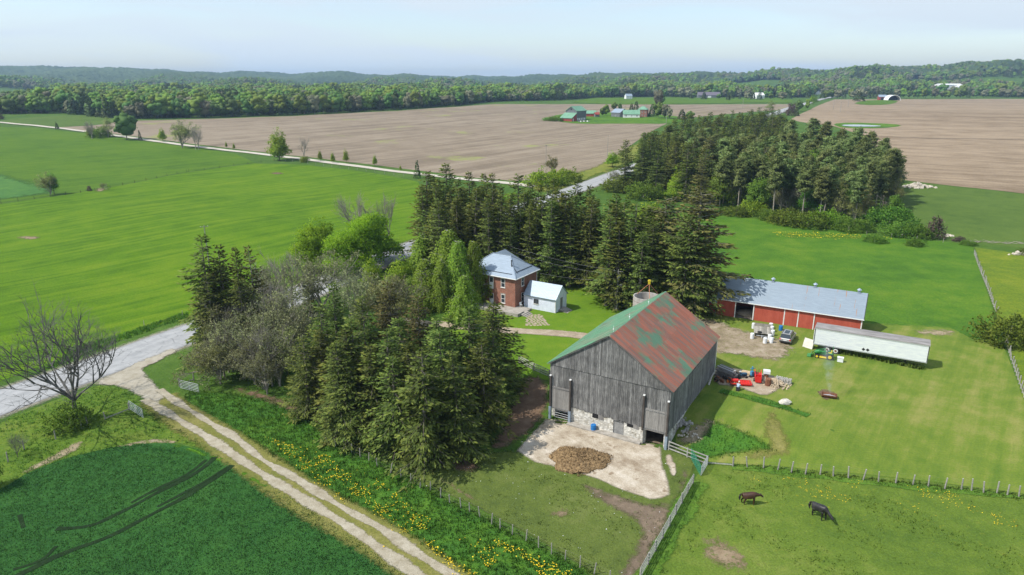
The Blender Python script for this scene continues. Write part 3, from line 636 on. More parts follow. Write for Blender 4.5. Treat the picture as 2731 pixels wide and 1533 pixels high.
def conifer(seed, Hh, Rr, mat, bare=.06, droop=.5, whorls=26, per=7, dens=1.0, top=.9, size=1.0, gap=.12, wood=bark, lean=0, shape=.68, hang=.8, deadlow=0):
    g = np.random.default_rng(seed); S = []; D = []; LN = []; WD = []; T = []; O = []; segs = []
    zs = np.linspace(bare*Hh, Hh*.985, whorls)
    trunk = [((0, 0, -.3), (0, 0, Hh*.5), Hh*.017, Hh*.010), ((0, 0, Hh*.5), (0, 0, Hh*.99), Hh*.010, .02)]
    lob = g.uniform(0, 6.28, 3)
    for zi, z0 in enumerate(zs):
        f = 1-z0/Hh
        Lr = Rr*min(1, (f*1.02+.02))**shape
        if f > .8: Lr *= .72+.28*(1-f)/.2
        for b in range(per if f > .12 else max(4, per-2)):
            if g.random() < gap: continue
            az = g.uniform(0, 6.283); L_ = Lr*g.uniform(.62, 1.15)*(1+.14*math.sin(2*az+lob[0])+.1*math.sin(3*az+lob[1]+z0*.3))
            z = z0+g.uniform(-.4, .4)*Hh/whorls
            up0 = .55*(1-f)-.05; dr = droop*(.35+.65*f)*g.uniform(.7, 1.3)
            ns = max(3, int(L_/.34*dens)); t = np.linspace(.05, 1, ns)
            rad = L_*t; zz = z+L_*(up0*t-dr*t**1.5+.38*dr*t**3.2)
            ca, sa_ = math.cos(az), math.sin(az)
            px = rad*ca; py = rad*sa_
            if L_ > 1.0:
                k = [0, max(1, ns//3), max(2, 2*ns//3), ns-1]
                pts = [(0, 0, z)]+[(px[i], py[i], zz[i]-.03) for i in k[1:]]
                for j in range(len(pts)-1):
                    segs.append((pts[j], pts[j+1], .045*size*(1-.3*j), .03*size*(1-.3*j)))
            wid = (.42*L_*(1-t)**.8*.55+.28)*size
            for i in range(ns):
                kk = 3+int(4.0*wid[i]/size+.5)
                for q in range(kk):
                    sd = g.uniform(-1, 1); off = sd*wid[i]
                    S.append((px[i]-sa_*off, py[i]+ca*off, zz[i]-abs(sd)*.18*wid[i]))
                    h = hang*g.uniform(.35, 1.25)*(.45+.55*f)
                    D.append((ca*.75-sa_*sd*.85+g.normal()*.2, sa_*.75+ca*sd*.85+g.normal()*.2, -h+.15+(.5 if t[i] > .93 and f < .5 else 0)))
                    O.append((ca*.8-sa_*sd*.45, sa_*.8+ca*sd*.45, .42+.3*(q == 0)))
                    LN.append(g.uniform(.38, .80)*size*(.8 if f < .2 else 1)); WD.append(g.uniform(.15, .30)*size)
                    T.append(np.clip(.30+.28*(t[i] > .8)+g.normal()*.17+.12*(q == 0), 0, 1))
    # leader tuft
    for k in range(14):
        S.append((0, 0, Hh*(1-.004*k*2))); D.append((g.normal()*.5, g.normal()*.5, .7)); LN.append(.55*size); WD.append(.18*size); T.append(.5); O.append((g.normal(), g.normal(), .6))
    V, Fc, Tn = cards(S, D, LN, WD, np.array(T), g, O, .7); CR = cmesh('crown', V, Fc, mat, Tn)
    if deadlow:
        for k in range(deadlow):
            z = g.uniform(.05, max(bare, .2)+.1)*Hh; az = g.uniform(0, 6.28); l_ = g.uniform(.8, 2.2)
            segs.append(((0, 0, z), (l_*math.cos(az), l_*math.sin(az), z+g.uniform(-.2, .5)), .035, .012))
    VT, FT = tubes(trunk, 7); VB, FB = tubes(segs, 3)
    return (CR, npmesh('trunk', VT, FT, wood, smooth=True), npmesh('branches', VB, FB, wood))
def skeleton(seed, Hh, spread=.9, n1=6, lv=4, trunkf=.25, up=.5, ratio=.68, kids=4, r0=None, curl=.18, straight=.6):
    g = np.random.default_rng(seed); segs = []; tips = []
    r0 = r0 or Hh*.022
    def grow(p, d, ln, r, level):
        k = 3; q = np.array(p, float); d = np.array(d, float); pts = [q.copy()]
        for i in range(k):
            d = d+g.normal(size=3)*curl+np.array([0, 0, .10*up]); d /= np.linalg.norm(d)
            q2 = q+d*ln/k; segs.append((tuple(q), tuple(q2), r*(1-.22*i), r*(1-.22*(i+1)))); q = q2; pts.append(q.copy())
        if level >= lv: tips.append((tuple(q), tuple(d))); return
        for j in range(kids+(1 if level == 0 else 0)):
            t = g.uniform(.35, 1.0) if j else 1.0
            i = min(2, int(t*3)); base = pts[i]+(pts[i+1]-pts[i])*(t*3-i if t < 1 else 1)
            rv = g.normal(size=3); side = np.cross(d, rv); side /= np.linalg.norm(side)
            a = spread*g.uniform(.45, 1.0)*(0.35 if j == 0 else 1)
            nd = d*math.cos(a)+side*math.sin(a); nd[2] += up*.35; nd /= np.linalg.norm(nd)
            grow(base, nd, ln*ratio*g.uniform(.75, 1.15), r*.55 if j else r*.66, level+1)
    tl = Hh*trunkf; segs.append(((0, 0, -.3), (0, 0, tl), r0, r0*.85))
    for j in range(n1):
        az = 6.283*j/n1+g.uniform(-.4, .4); a = spread*g.uniform(.25, .9) if j else .1
        d = (math.cos(az)*math.sin(a), math.sin(az)*math.sin(a), math.cos(a)); z = tl*(g.uniform(.75, 1.0) if j else 1)
        grow((0, 0, z), d, Hh*.30*g.uniform(.85, 1.15), r0*.62, 1)
    return segs, tips
def baretree(seed, Hh, mat=bark_twig, twigs=2, budmat=None, budn=0, thick=1.0, **kw):
    segs, tips = skeleton(seed, Hh, **kw); g = np.random.default_rng(seed+5)
    mz = max(s[1][2] for s in segs); k = Hh/mz
    segs = [(tuple(np.array(a)*[k, k, k]), tuple(np.array(b)*k), max(r*thick, .012), max(q*thick, .009)) for a, b, r, q in segs]
    big = [s for s in segs if s[2] > .05]; small = [s for s in segs if s[2] <= .05]
    for (p, d) in tips:
        p = np.array(p)*k; d = np.array(d)
        for j in range(twigs):
            e = d+g.normal(size=3)*.55+np.array([0, 0, .25]); e /= np.linalg.norm(e)
            small.append((tuple(p), tuple(p+e*Hh*.06*g.uniform(.6, 1.3)), .012, .006))
    V1, F1 = tubes(big[-1:], 7); VL, FL = tubes(big[:-1], 5)
    V2, F2 = tubes(small, 3)
    tr = npmesh('trunk', V1, F1, mat, smooth=True); V2 = np.vstack([V2, VL[:0]])
    lb = npmesh('limbs', VL, FL, mat, smooth=True)
    if budmat is None: return npmesh('twigs', V2, F2, mat), tr, lb
    S = []; D = []
    for (p, d) in tips:
        for j in range(budn):
            S.append(np.array(p)*k+g.normal(size=3)*Hh*.03); D.append(np.array(d)+g.normal(size=3)*.8)
    n = len(S)
    V, Fc, T = cards(S, D, g.uniform(.22, .50, n), g.uniform(.14, .30, n), np.clip(.5+g.normal(size=n)*.25, 0, 1), g, np.array(D)+[0, 0, .5])
    return npmesh('twigs', V2, F2, mat), tr, lb, cmesh('crown', V, Fc, budmat, T)
def leafy(seed, Hh, Rr, mat, n=520, per=14, size=.42, trunkf=.22, flat=.75, wood=bark_dark, lobes=9, low=.0, shell=.55, z0=.18):
    """broadleaf crown: leaf clumps filling several overlapping lobes"""
    g = np.random.default_rng(seed); segs = []
    cz = Hh*(z0+1)/2; hz_ = Hh*(1-z0)/2
    LB = []
    for k in range(lobes):
        a = g.uniform(0, 6.28); rr = Rr*g.uniform(.15, .62); z = cz+hz_*g.uniform(-.62, .58)
        sq = math.sqrt(max(.08, 1-((z-cz)/hz_)**2)); c = np.array([rr*math.cos(a)*sq, rr*math.sin(a)*sq, z])
        LB.append((c, np.array([Rr*g.uniform(.30, .50), Rr*g.uniform(.30, .50), hz_*g.uniform(.24, .40)])))
    LB.append((np.array([0, 0, cz+hz_*.45]), np.array([Rr*.48, Rr*.48, hz_*.5])))
    LB.append((np.array([0, 0, cz-hz_*.1]), np.array([Rr*.62, Rr*.62, hz_*.6])))
    for k in range(5): a = 1.256*k+g.uniform(-.3, .3); LB.append((np.array([Rr*.55*math.cos(a), Rr*.55*math.sin(a), cz-hz_*g.uniform(.35, .62)]), np.array([Rr*.38, Rr*.38, hz_*.36])))
    S = []; D = []; T = []; O = []
    for i in range(n):
        c, e = LB[g.integers(len(LB))]
        v = g.normal(size=3); v /= np.linalg.norm(v); v[2] = v[2] if v[2] > -.5 else -v[2]*.4
        p = c+v*e*g.uniform(shell, 1.05)
        if p[2] < Hh*z0*.75: p[2] = Hh*z0*.75+g.uniform(0, .8)
        ct = np.clip(g.normal()*.12+.48, 0, 1)
        for j in range(per):
            o = g.normal(size=3)*[1, 1, .6]*size*1.15
            S.append(p+o); O.append(v+o*.25+np.array([0, 0, .35])); D.append(v*.9+g.normal(size=3)*.7+np.array([0, 0, -.1])); T.append(np.clip(ct+g.normal()*.16, 0, 1))
    n_ = len(S); V, Fc, Tn = cards(S, D, g.uniform(.75, 1.5, n_)*size, g.uniform(.5, 1.0, n_)*size, np.array(T), g, O); CR = cmesh('crown', V, Fc, mat, Tn)
    tk = [((0, 0, -.3), (0, 0, Hh*.55), Hh*.02, Hh*.011)]
    for c, e in LB: segs.append(((0, 0, Hh*g.uniform(.15, .4)), tuple(c), Hh*.008, Hh*.003))
    VT, FT = tubes(tk, 7); VB, FB = tubes(segs, 5)
    return CR, npmesh('trunk', VT, FT, wood, smooth=True), npmesh('branches', VB, FB, wood, smooth=True)
def weeping(seed, Hh, Rr, mat):
    g = np.random.default_rng(seed); S = []; D = []; LN = []; WD = []; T = []; O = []; segs = []; tk = [((0, 0, -.3), (0, 0, Hh*.6), Hh*.016, Hh*.009), ((0, 0, Hh*.6), (0, 0, Hh*.98), Hh*.009, .02)]
    for b in range(130):
        z = Hh*(.10+.88*(b/130)); f = 1-z/Hh; az = g.uniform(0, 6.28); L_ = Rr*min(1, (f*1.25+.06))**.75*g.uniform(.55, 1.1)
        ca, sa_ = math.cos(az), math.sin(az); rise = L_*g.uniform(.5, .9)
        tip = np.array([L_*ca, L_*sa_, z+rise*.55]); segs.append(((0, 0, z), tuple(tip), .05, .02))
        for q in range(int(5+L_*3.2)):
            t = g.uniform(.25, 1.05); p = np.array([0, 0, z])*(1-t)+tip*t+g.normal(size=3)*.22
            hang = g.uniform(.8, 2.8)*(.5+.5*min(1, f*2)); m = int(hang/.26)+2
            for k in range(m):
                S.append(p+np.array([ca*.05*k, sa_*.05*k, -k*.26])+g.normal(size=3)*.10); D.append((g.normal()*.5+ca*.2, g.normal()*.5+sa_*.2, -1)); LN.append(g.uniform(.22, .48)); WD.append(g.uniform(.14, .27)); T.append(np.clip(.48+g.normal()*.2, 0, 1)); O.append((ca, sa_, .5))
    V, Fc, Tn = cards(S, D, LN, WD, np.array(T), g, O); CR = cmesh('crown', V, Fc, mat, Tn); VT, FT = tubes(tk, 6); VB, FB = tubes(segs, 4)
    return CR, npmesh('trunk', VT, FT, bark_birch, smooth=True), npmesh('branches', VB, FB, bark_birch)
def pine(seed, Hh, Rr, mat, lo=.5):
    g = np.random.default_rng(seed); S = []; D = []; T = []; O = []; segs = []; tk = [((0, 0, -.3), (0, 0, Hh*.6), Hh*.010, Hh*.007), ((0, 0, Hh*.6), (0, 0, Hh*.97), Hh*.007, .03)]
    for k in range(62):
        z = Hh*(lo+(.98-lo)*k/62); f = (z/Hh-lo)/(1-lo); env = math.sin(math.pi*min(1, .22+.75*f))**.7
        az = g.uniform(0, 6.28); L_ = Rr*env*g.uniform(.45, 1.1); e = np.array([L_*math.cos(az), L_*math.sin(az), z+L_*g.uniform(.05, .4)])
        segs.append(((0, 0, z), tuple(e), .045, .02)); ct = .5+g.normal()*.1
        for q in range(3+int(L_)):
            c = np.array([0, 0, z])*(1-(q+2)/(4+L_))+e*((q+2)/(4+L_))+g.normal(size=3)*.25
            for j in range(17):
                v = g.normal(size=3); v[2] = abs(v[2])*.9; S.append(c+v*.26); D.append(v); O.append(v*.5+np.array([math.cos(az)*.5, math.sin(az)*.5, .5])); T.append(np.clip(ct+g.normal()*.18, 0, 1))
    for k in range(10):
        z = g.uniform(.15, lo)*Hh; az = g.uniform(0, 6.28); l_ = g.uniform(.5, 1.6); segs.append(((0, 0, z), (l_*math.cos(az), l_*math.sin(az), z+.2), .025, .01))
    n = len(S); V, Fc, Tn = cards(S, D, g.uniform(.55, 1.0, n), g.uniform(.22, .42, n), np.array(T), g, O); CR = cmesh('crown', V, Fc, mat, Tn); VT, FT = tubes(tk, 5); VB, FB = tubes(segs, 3)
    return CR, npmesh('trunk', VT, FT, bark_pale, smooth=True), npmesh('branches', VB, FB, bark_pale)
def ico():
    import bmesh
    bm = bmesh.new(); bmesh.ops.create_icosphere(bm, subdivisions=2, radius=1); V = np.array([v.co[:] for v in bm.verts]); Fc = np.array([[v.index for v in f.verts] for f in bm.faces]); bm.free(); return V, Fc
ICO = ico()
def fartree(seed, Hh, Rr, mat, kind='round', n=260, size=.75, lumps=20):
    g = np.random.default_rng(seed); S = []; D = []; T = []
    if kind == 'cone':
        n = 330
        for i in range(n):
            f = g.random()**.6; z = Hh*(1-f*.93); a = g.uniform(0, 6.28); r = Rr*f*g.uniform(.5, 1.1)
            S.append((r*math.cos(a), r*math.sin(a), z)); D.append((math.cos(a), math.sin(a), -.6)); T.append(np.clip(.4+g.normal()*.16, 0, 1))
        V, Fc, Tn = cards(S, D, g.uniform(.8, 1.5, n)*1.5, g.uniform(.7, 1.3, n), np.array(T), g, np.array(D)+[0, 0, .9]); CR = cmesh('crown', V, Fc, mat, Tn)
    else:
        VV = []; FF = []; TT = []; b = 0; LB = []
        for k in range(lumps):
            a = g.uniform(0, 6.28); ph = math.acos(g.uniform(-.75, 1)); rr = Rr*g.uniform(.45, .78)*math.sin(ph) if k > 1 else 0
            c_ = np.array([rr*math.cos(a), rr*math.sin(a), Hh*.52+math.cos(ph)*Hh*.30 if k > 1 else Hh*(.35+.25*k)]); rad = Rr*(g.uniform(.20, .42) if k > 1 else .56); LB.append((c_, rad))
            v = ICO[0]*(1+g.normal(size=(len(ICO[0]), 1))*.17); VV.append(c_+v*rad*[1, 1, .92]); FF.append(ICO[1]+b); b += len(v); TT.append(np.clip(.46+g.normal()*.13+g.normal(size=len(v))*.13, 0, 1))
        for i in range(n):
            c_, rad = LB[g.integers(len(LB))]; v = g.normal(size=3); v /= np.linalg.norm(v); S.append(c_+v*rad*.95); D.append(v+g.normal(size=3)*.6); T.append(np.clip(.5+g.normal()*.18, 0, 1))
        V, Fc, Tn = cards(S, D, g.uniform(.8, 1.5, n)*size*1.3, g.uniform(.7, 1.3, n)*size, np.array(T), g, np.array(D)+[0, 0, .4]); CARDN[0] = None
        tri = np.vstack([Fc[:, [0, 1, 2]], Fc[:, [0, 2, 3]]])+b
        CR = npmesh('crown', np.vstack(VV+[V]), np.vstack(FF+[tri]), mat, np.concatenate(TT+[Tn]), smooth=True)
    VT, FT = tubes([((0, 0, -.5), (0, 0, Hh*.6), .28, .15)], 5)
    return CR, npmesh('trunk', VT, FT, bark, smooth=True)
def bushm(seed, Rr, Hh, mat, n=150, size=.3, per=12):
    g = np.random.default_rng(seed); S = []; D = []; T = []
    for i in range(n):
        v = g.normal(size=3); v /= np.linalg.norm(v); v[2] = abs(v[2]); e = g.uniform(.6, 1.05)*(1+.15*math.sin(v[0]*6+seed)+.12*math.sin(v[1]*7))
        p = np.array([v[0]*Rr*e, v[1]*Rr*e, .15+v[2]*Hh*e*.92]); ct = .48+g.normal()*.12
        for j in range(per):
            S.append(p+g.normal(size=3)*size*.8); D.append(v+g.normal(size=3)*.7); T.append(np.clip(ct+g.normal()*.16, 0, 1))
    k = len(S); V, Fc, Tn = cards(S, D, g.uniform(.8, 1.5, k)*size, g.uniform(.5, 1, k)*size, np.array(T), g, np.array(D)+[0, 0, .4]); CR = cmesh('foliage', V, Fc, mat, Tn)
    VT, FT = tubes([((0, 0, -.2), (g.normal()*.2*Rr, g.normal()*.2*Rr, Hh*.7), .09, .03)], 5)
    return CR, npmesh('stem', VT, FT, bark_twig)

PR = {}
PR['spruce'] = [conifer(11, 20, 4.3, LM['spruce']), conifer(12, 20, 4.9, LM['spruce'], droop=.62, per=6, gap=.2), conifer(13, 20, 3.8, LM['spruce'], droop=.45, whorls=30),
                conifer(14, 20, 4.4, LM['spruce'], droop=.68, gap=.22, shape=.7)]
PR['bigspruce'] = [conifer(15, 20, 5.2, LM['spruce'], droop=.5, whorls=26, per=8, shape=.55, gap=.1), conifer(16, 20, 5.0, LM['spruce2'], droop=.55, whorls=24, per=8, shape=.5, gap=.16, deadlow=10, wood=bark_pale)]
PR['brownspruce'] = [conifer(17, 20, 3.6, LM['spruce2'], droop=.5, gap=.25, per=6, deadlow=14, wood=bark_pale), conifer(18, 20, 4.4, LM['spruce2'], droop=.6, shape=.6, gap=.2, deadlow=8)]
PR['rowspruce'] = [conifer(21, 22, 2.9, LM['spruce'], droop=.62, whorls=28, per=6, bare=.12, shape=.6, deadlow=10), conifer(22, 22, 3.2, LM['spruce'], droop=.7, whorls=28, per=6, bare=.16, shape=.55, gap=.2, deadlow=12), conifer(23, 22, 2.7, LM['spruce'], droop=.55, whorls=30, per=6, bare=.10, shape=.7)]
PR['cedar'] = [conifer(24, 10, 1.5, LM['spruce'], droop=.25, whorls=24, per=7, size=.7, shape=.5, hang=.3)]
PR['pine'] = [pine(31, 22, 3.2, LM['pine'], .38), pine(32, 22, 2.9, LM['pine'], .48), pine(33, 22, 3.5, LM['pine'], .30), pine(34, 22, 3.0, LM['pine'], .42)]
PR['maple'] = [leafy(41, 12, 8.2, LM['maple'], 1500, 15, .34, z0=.02), leafy(42, 10, 6.6, LM['maple'], 1000, 15, .32, z0=.02)]
PR['lime'] = [leafy(43, 8, 3.8, LM['lime'], 420, 14, .28, z0=.06)]
PR['decid'] = [leafy(44, 12, 4.2, LM['decid'], 340, 12, .38, z0=.14), leafy(45, 12, 4.8, LM['decid'], 360, 12, .4, z0=.1)]
PR['olive'] = [leafy(46, 12, 4.4, LM['olive'], 300, 8, .28, z0=.2, wood=bark_twig, shell=.2)]
PR['birch'] = [weeping(47, 15, 3.0, LM['birch']), weeping(48, 13, 2.6, LM['birch'])]
PR['fround'] = [fartree(51, 20, 7.8, LM['farleaf']), fartree(52, 19, 7.0, LM['farleaf2']), fartree(53, 21, 7.6, LM['farlime']), fartree(54, 16, 6.4, LM['farolive'])]
PR['fcone'] = [fartree(55, 18, 3.8, LM['fardark'], 'cone'), fartree(56, 15, 3.4, LM['fardark'], 'cone')]
PR['fgrey'] = [fartree(57, 17, 6.0, LM['farolive'], 'round', 150, .9)]
PR['bush'] = [bushm(61, 2.2, 2.4, LM['bush'], 260, .19, 14), bushm(62, 2.8, 2.2, LM['bush'], 320, .19, 14), bushm(63, 2.0, 1.8, LM['lime'], 220, .18, 13)]
PR['purple'] = [bushm(64, 2.0, 3.4, LM['purple'], 130, .26)]
_b = baretree(71, 15, mat=pm('dark_grey_limbs', (.075,.072,.066), (.15,.145,.135), 2, .9), twigs=3, n1=8, lv=4, kids=4, spread=.82, trunkf=.16, up=.42, thick=.75, curl=.12, r0=.28)
PR['bare'] = [_b, baretree(72, 16, twigs=3, n1=4, lv=4, kids=4, spread=.62, trunkf=.28, up=.7, thick=.9), baretree(73, 14, twigs=3, n1=5, lv=4, kids=4, spread=.75, trunkf=.2, up=.5)]
PR['budding'] = [baretree(74, 14, twigs=2, budmat=LM['olive'], budn=26, n1=8, lv=4, kids=3, spread=.8, trunkf=.08, up=.45), baretree(75, 13, twigs=2, budmat=LM['grey'], budn=20, n1=9, lv=4, kids=3, spread=.95, trunkf=.07, up=.3)]
PH = dict(spruce=20, bigspruce=20, brownspruce=20, rowspruce=22, cedar=10, pine=22, maple=None, lime=8, decid=12, olive=12, birch=None, fround=None, fcone=None, fgrey=17, bush=None, purple=3.4, bare=None, budding=None)
HT = {'maple': [12, 10], 'birch': [16, 14], 'fround': [20, 19, 21, 16], 'fcone': [18, 15], 'bush': [2.4, 2.2, 1.8], 'bare': [15, 16, 14], 'budding': [14, 13]}
NAMES = dict(spruce='spruce_tree', bigspruce='spruce_tree', brownspruce='spruce_tree', rowspruce='spruce_tree', cedar='cedar_tree', pine='pine_tree', maple='maple_tree', lime='maple_tree', decid='broadleaf_tree', olive='broadleaf_tree', birch='birch_tree', fround='broadleaf_tree', fcone='spruce_tree', fgrey='bare_tree', bush='bush', purple='bush', bare='bare_tree', budding='budding_tree')
def plant(kind, x, y, h, label, group=None, var=None, wide=1.0, rz=None, g=rng):
    L_ = PR[kind]; i = int(g.integers(len(L_))) if var is None else var
    base = PH[kind] or HT[kind][i]; k = h/base
    cat = 'bush' if kind in ('bush', 'purple') else 'tree'
    t = thing(NAMES[kind], label, cat, (x, y, zt(x, y)-.05), rz if rz is not None else float(g.uniform(0, 6.28)), group)
    wide *= {'spruce': 1.32, 'brownspruce': 1.35, 'rowspruce': 1.32, 'bigspruce': 1.3, 'birch': 1.25, 'pine': 1.15}.get(kind, 1.0)
    t.scale = (k*wide*(1+.09*g.normal()), k*wide*(1+.09*g.normal()), k)
    if kind not in ('bush', 'purple', 'fround', 'fcone', 'fgrey'): t.rotation_euler[0] = float(g.normal()*.022); t.rotation_euler[1] = float(g.normal()*.022)
    for me in L_[i]:
        if me is not None:
            nm = me.name.split('.')[0]; mobj(nm, me, t, **({'kind': 'stuff'} if nm in ('branches', 'twigs', 'limbs') else {}))
    return t
def plant_top(kind, px, py, h, label, group=None, **kw):
    """tree whose tip shows at a display pixel, h metres tall"""
    x, y = GD(px, py, h); return plant(kind, x, y, h, label, group, **kw)
# ------------------------------------------------------------------ materials of buildings
def streaky(name, c0, c1, c2, scale=(6, 6, .5), sc=2.2, rough=.9, bmp=.4, tintamt=.35, fl=.3):
    m, n, l, b = newmat(name); o = objco(n); v = mapping(n, l, o, scale)
    f = noise(n, l, v, sc, 6, .75); f2 = noise(n, l, o, .6, 4)
    col = ramp(n, l, mth(n, l, 'ADD', mth(n, l, 'MULTIPLY', f, 1-fl), mth(n, l, 'MULTIPLY', f2, fl)), [(.33, c0), (.5, c1), (.66, c2)])
    col = mixc(n, l, 1.0, col, ramp(n, l, attr(n, 'tint'), [(0, (1-tintamt,)*3), (1, (1+tintamt,)*3)]), 'MULTIPLY')
    l.new(col, b.inputs['Base Color']); b.inputs['Roughness'].default_value = rough; b.inputs['Specular IOR Level'].default_value = .2
    bump(n, l, b, f, bmp, .02); return m
WOOD = streaky('weathered_grey_boards', (.056,.056,.057), (.152,.150,.148), (.335,.33,.32))
WOOD2 = streaky('pale_weathered_boards', (.13,.12,.115), (.21,.20,.19), (.30,.29,.27))
RAILW = pm('weathered_rail_wood', (.26,.25,.23), (.42,.41,.385), 5, .85, tintamt=.25)
POSTW = pm('weathered_post_wood', (.20,.19,.17), (.36,.345,.315), 6, .9, tintamt=.2)
DARKW = pm('dark_interior_wood', (.03,.025,.02), (.06,.05,.04), 3, .9)
def stonewall():
    m, n, l, b = newmat('whitewashed_fieldstone'); o = objco(n)
    v = n.new('ShaderNodeTexVoronoi'); v.inputs['Scale'].default_value = 2.6; l.new(mapping(n, l, o, (1, 1, 1.4)), v.inputs['Vector'])
    f = noise(n, l, o, 1.3, 7, .75)
    col = ramp(n, l, f, [(.33, (.12,.10,.08)), (.41, (.52,.48,.40)), (.55, (.80,.78,.72))])
    col = mixc(n, l, 1.0, col, ramp(n, l, v.outputs['Distance'], [(.0, (1.06,)*3), (.55, (.62,)*3)]), 'MULTIPLY')
    l.new(col, b.inputs['Base Color']); b.inputs['Roughness'].default_value = .95; bump(n, l, b, mth(n, l, 'MULTIPLY', v.outputs['Distance'], -1.0), .6, .08); return m
STONE = stonewall()
def rusty(name, green, rust, bias, bias_obj=.4):
    m, n, l, b = newmat(name); p = position(n)
    oi = n.new('ShaderNodeObjectInfo')
    f1 = noise(n, l, p, .34, 3, .5, .0); f2 = noise(n, l, mapping(n, l, oi.outputs['Location'], (1, 1, 1)), .30, 2, .5)
    q = mapping(n, l, p, (.40, 2.6, .40), (0, 0, -BA)); f3 = noise(n, l, q, 1.5, 6, .75)
    f = mth(n, l, 'ADD', mth(n, l, 'MULTIPLY', f1, .72), mth(n, l, 'MULTIPLY', f2, bias_obj-.10))
    f = mth(n, l, 'ADD', f, mth(n, l, 'MULTIPLY', mth(n, l, 'SUBTRACT', f3, .5), .38))
    f = mth(n, l, 'ADD', f, mth(n, l, 'MULTIPLY', mth(n, l, 'SUBTRACT', oi.outputs['Random'], .5), .07))
    fac = ramp(n, l, f, [(bias-.05, (0,0,0)), (bias+.05, (1,1,1))])
    g = mixc(n, l, noise(n, l, q, 1.1, 4), green, tuple(c*.72+.02 for c in green))
    r_ = ramp(n, l, noise(n, l, q, .9, 6, .75), [(.3, tuple(c*.72+.03 for c in rust)), (.55, rust), (.75, tuple(c*1.25 for c in rust))])
    gry = mixc(n, l, ramp(n, l, noise(n, l, q, .7, 4, .6), [(.46, (0,0,0)), (.60, (.8,.8,.8))]), r_, (.155,.13,.115))
    col = mixc(n, l, fac, gry, g)
    col = mixc(n, l, .28, col, ramp(n, l, oi.outputs['Random'], [(0, (.6,.6,.6)), (1, (1.35,1.35,1.35))]), 'MULTIPLY')
    l.new(col, b.inputs['Base Color']); b.inputs['Roughness'].default_value = .62; b.inputs['Specular IOR Level'].default_value = .3
    bump(n, l, b, f3, .15, .01); return m
ROOFR = rusty('rusted_green_roof_sheet', (.10,.205,.135), (.30,.112,.074), .585)
ROOFG = rusty('faded_green_roof_sheet', (.155,.34,.215), (.24,.34,.23), .47)
def steel(name, c, rough=.42, rust=0, tint=0):
    m, n, l, b = newmat(name); o = objco(n); f = noise(n, l, mapping(n, l, o, (.5, 4, 4)), 1.4, 5)
    col = ramp(n, l, f, [(.3, tuple(x*.86 for x in c)), (.7, tuple(min(x*1.1, .9) for x in c))])
    if rust:
        q = noise(n, l, mapping(n, l, o, (2.4, .12, .12)), 1.0, 3)
        col = mixc(n, l, ramp(n, l, q, [(.66, (0,0,0)), (.70, (1,1,1))]), col, (.33, .17, .08))
    l.new(col, b.inputs['Base Color']); b.inputs['Roughness'].default_value = rough; b.inputs['Metallic'].default_value = .25; b.inputs['Specular IOR Level'].default_value = .5; return m
STEEL = steel('pale_blue_steel_roofing', (.29,.355,.43)); STEEL2 = steel('galvanised_roofing', (.23,.285,.34), rust=1)
SIDEW = pm('white_painted_siding', (.60,.64,.74), (.72,.76,.85), 1.2, .6, tintamt=.06)
WHITE = pm('white_paint', (.70,.71,.71), (.80,.80,.79), 4, .5)
TRIM = pm('white_trim', (.62,.60,.58), (.74,.72,.70), 5, .6)
def brickm():
    m, n, l, b = newmat('red_brick'); o = objco(n); t = n.new('ShaderNodeTexBrick')
    # wrap x+y into one horizontal coordinate so both walls get courses
    sx = n.new('ShaderNodeSeparateXYZ'); l.new(o, sx.inputs[0]); cx = n.new('ShaderNodeCombineXYZ')
    l.new(mth(n, l, 'ADD', sx.outputs['X'], sx.outputs['Y']), cx.inputs['X']); l.new(sx.outputs['Z'], cx.inputs['Y']); l.new(cx.outputs[0], t.inputs['Vector'])
    t.inputs['Scale'].default_value = 1.0; t.inputs['Brick Width'].default_value = .22; t.inputs['Row Height'].default_value = .075; t.inputs['Mortar Size'].default_value = .010
    t.inputs['Color1'].default_value = (.30,.095,.055,1); t.inputs['Color2'].default_value = (.20,.062,.042,1); t.inputs['Mortar'].default_value = (.30,.22,.17,1)
    f = noise(n, l, o, .8, 5)
    col = mixc(n, l, 1.0, t.outputs['Color'], ramp(n, l, f, [(.3, (.78,.76,.76)), (.7, (1.22,1.2,1.16))]), 'MULTIPLY')
    l.new(col, b.inputs['Base Color']); b.inputs['Roughness'].default_value = .9; bump(n, l, b, t.outputs['Fac'], -.2, .01); return m
BRICK = brickm()
def glassm():
    m, n, l, b = newmat('window_glass'); b.inputs['Base Color'].default_value = (.035,.045,.055,1); b.inputs['Roughness'].default_value = .08; b.inputs['Specular IOR Level'].default_value = .6; return m
GLASS = glassm()
CONC = pm('old_concrete', (.24,.22,.19), (.38,.355,.32), 1.6, .95, bmp=.4)
REDW = streaky('red_steel_siding', (.36,.07,.045), (.44,.095,.062), (.50,.12,.08), (1, 1, .2), 1.5, .55, .1, .08)
REDF = pm('faded_red_boards', (.22,.045,.04), (.32,.07,.055), 2, .8)
GREENR = pm('green_metal_roof', (.12,.26,.17), (.18,.33,.23), .5, .6)
GREYW = pm('far_grey_boards', (.10,.11,.12), (.19,.20,.21), 1.5, .9, stretch=(2,2,.3))
DARK = pm('dark_opening', (.012,.012,.014), (.02,.02,.02), 2, .9)
BLUEP = pm('blue_plastic', (.01,.13,.38), (.02,.17,.46), 3, .45)
WPL = pm('white_plastic', (.62,.64,.66), (.76,.77,.78), 2, .4)
RUBBER = pm('tyre_rubber', (.018,.018,.018), (.04,.038,.035), 6, .85)
RUST = pm('rusty_steel', (.11,.045,.025), (.24,.105,.06), 5, .85)
REDP = pm('bright_red_paint', (.50,.015,.012), (.62,.03,.02), 3, .4)
GREENP = pm('tractor_green_paint', (.02,.16,.035), (.03,.22,.05), 3, .4)
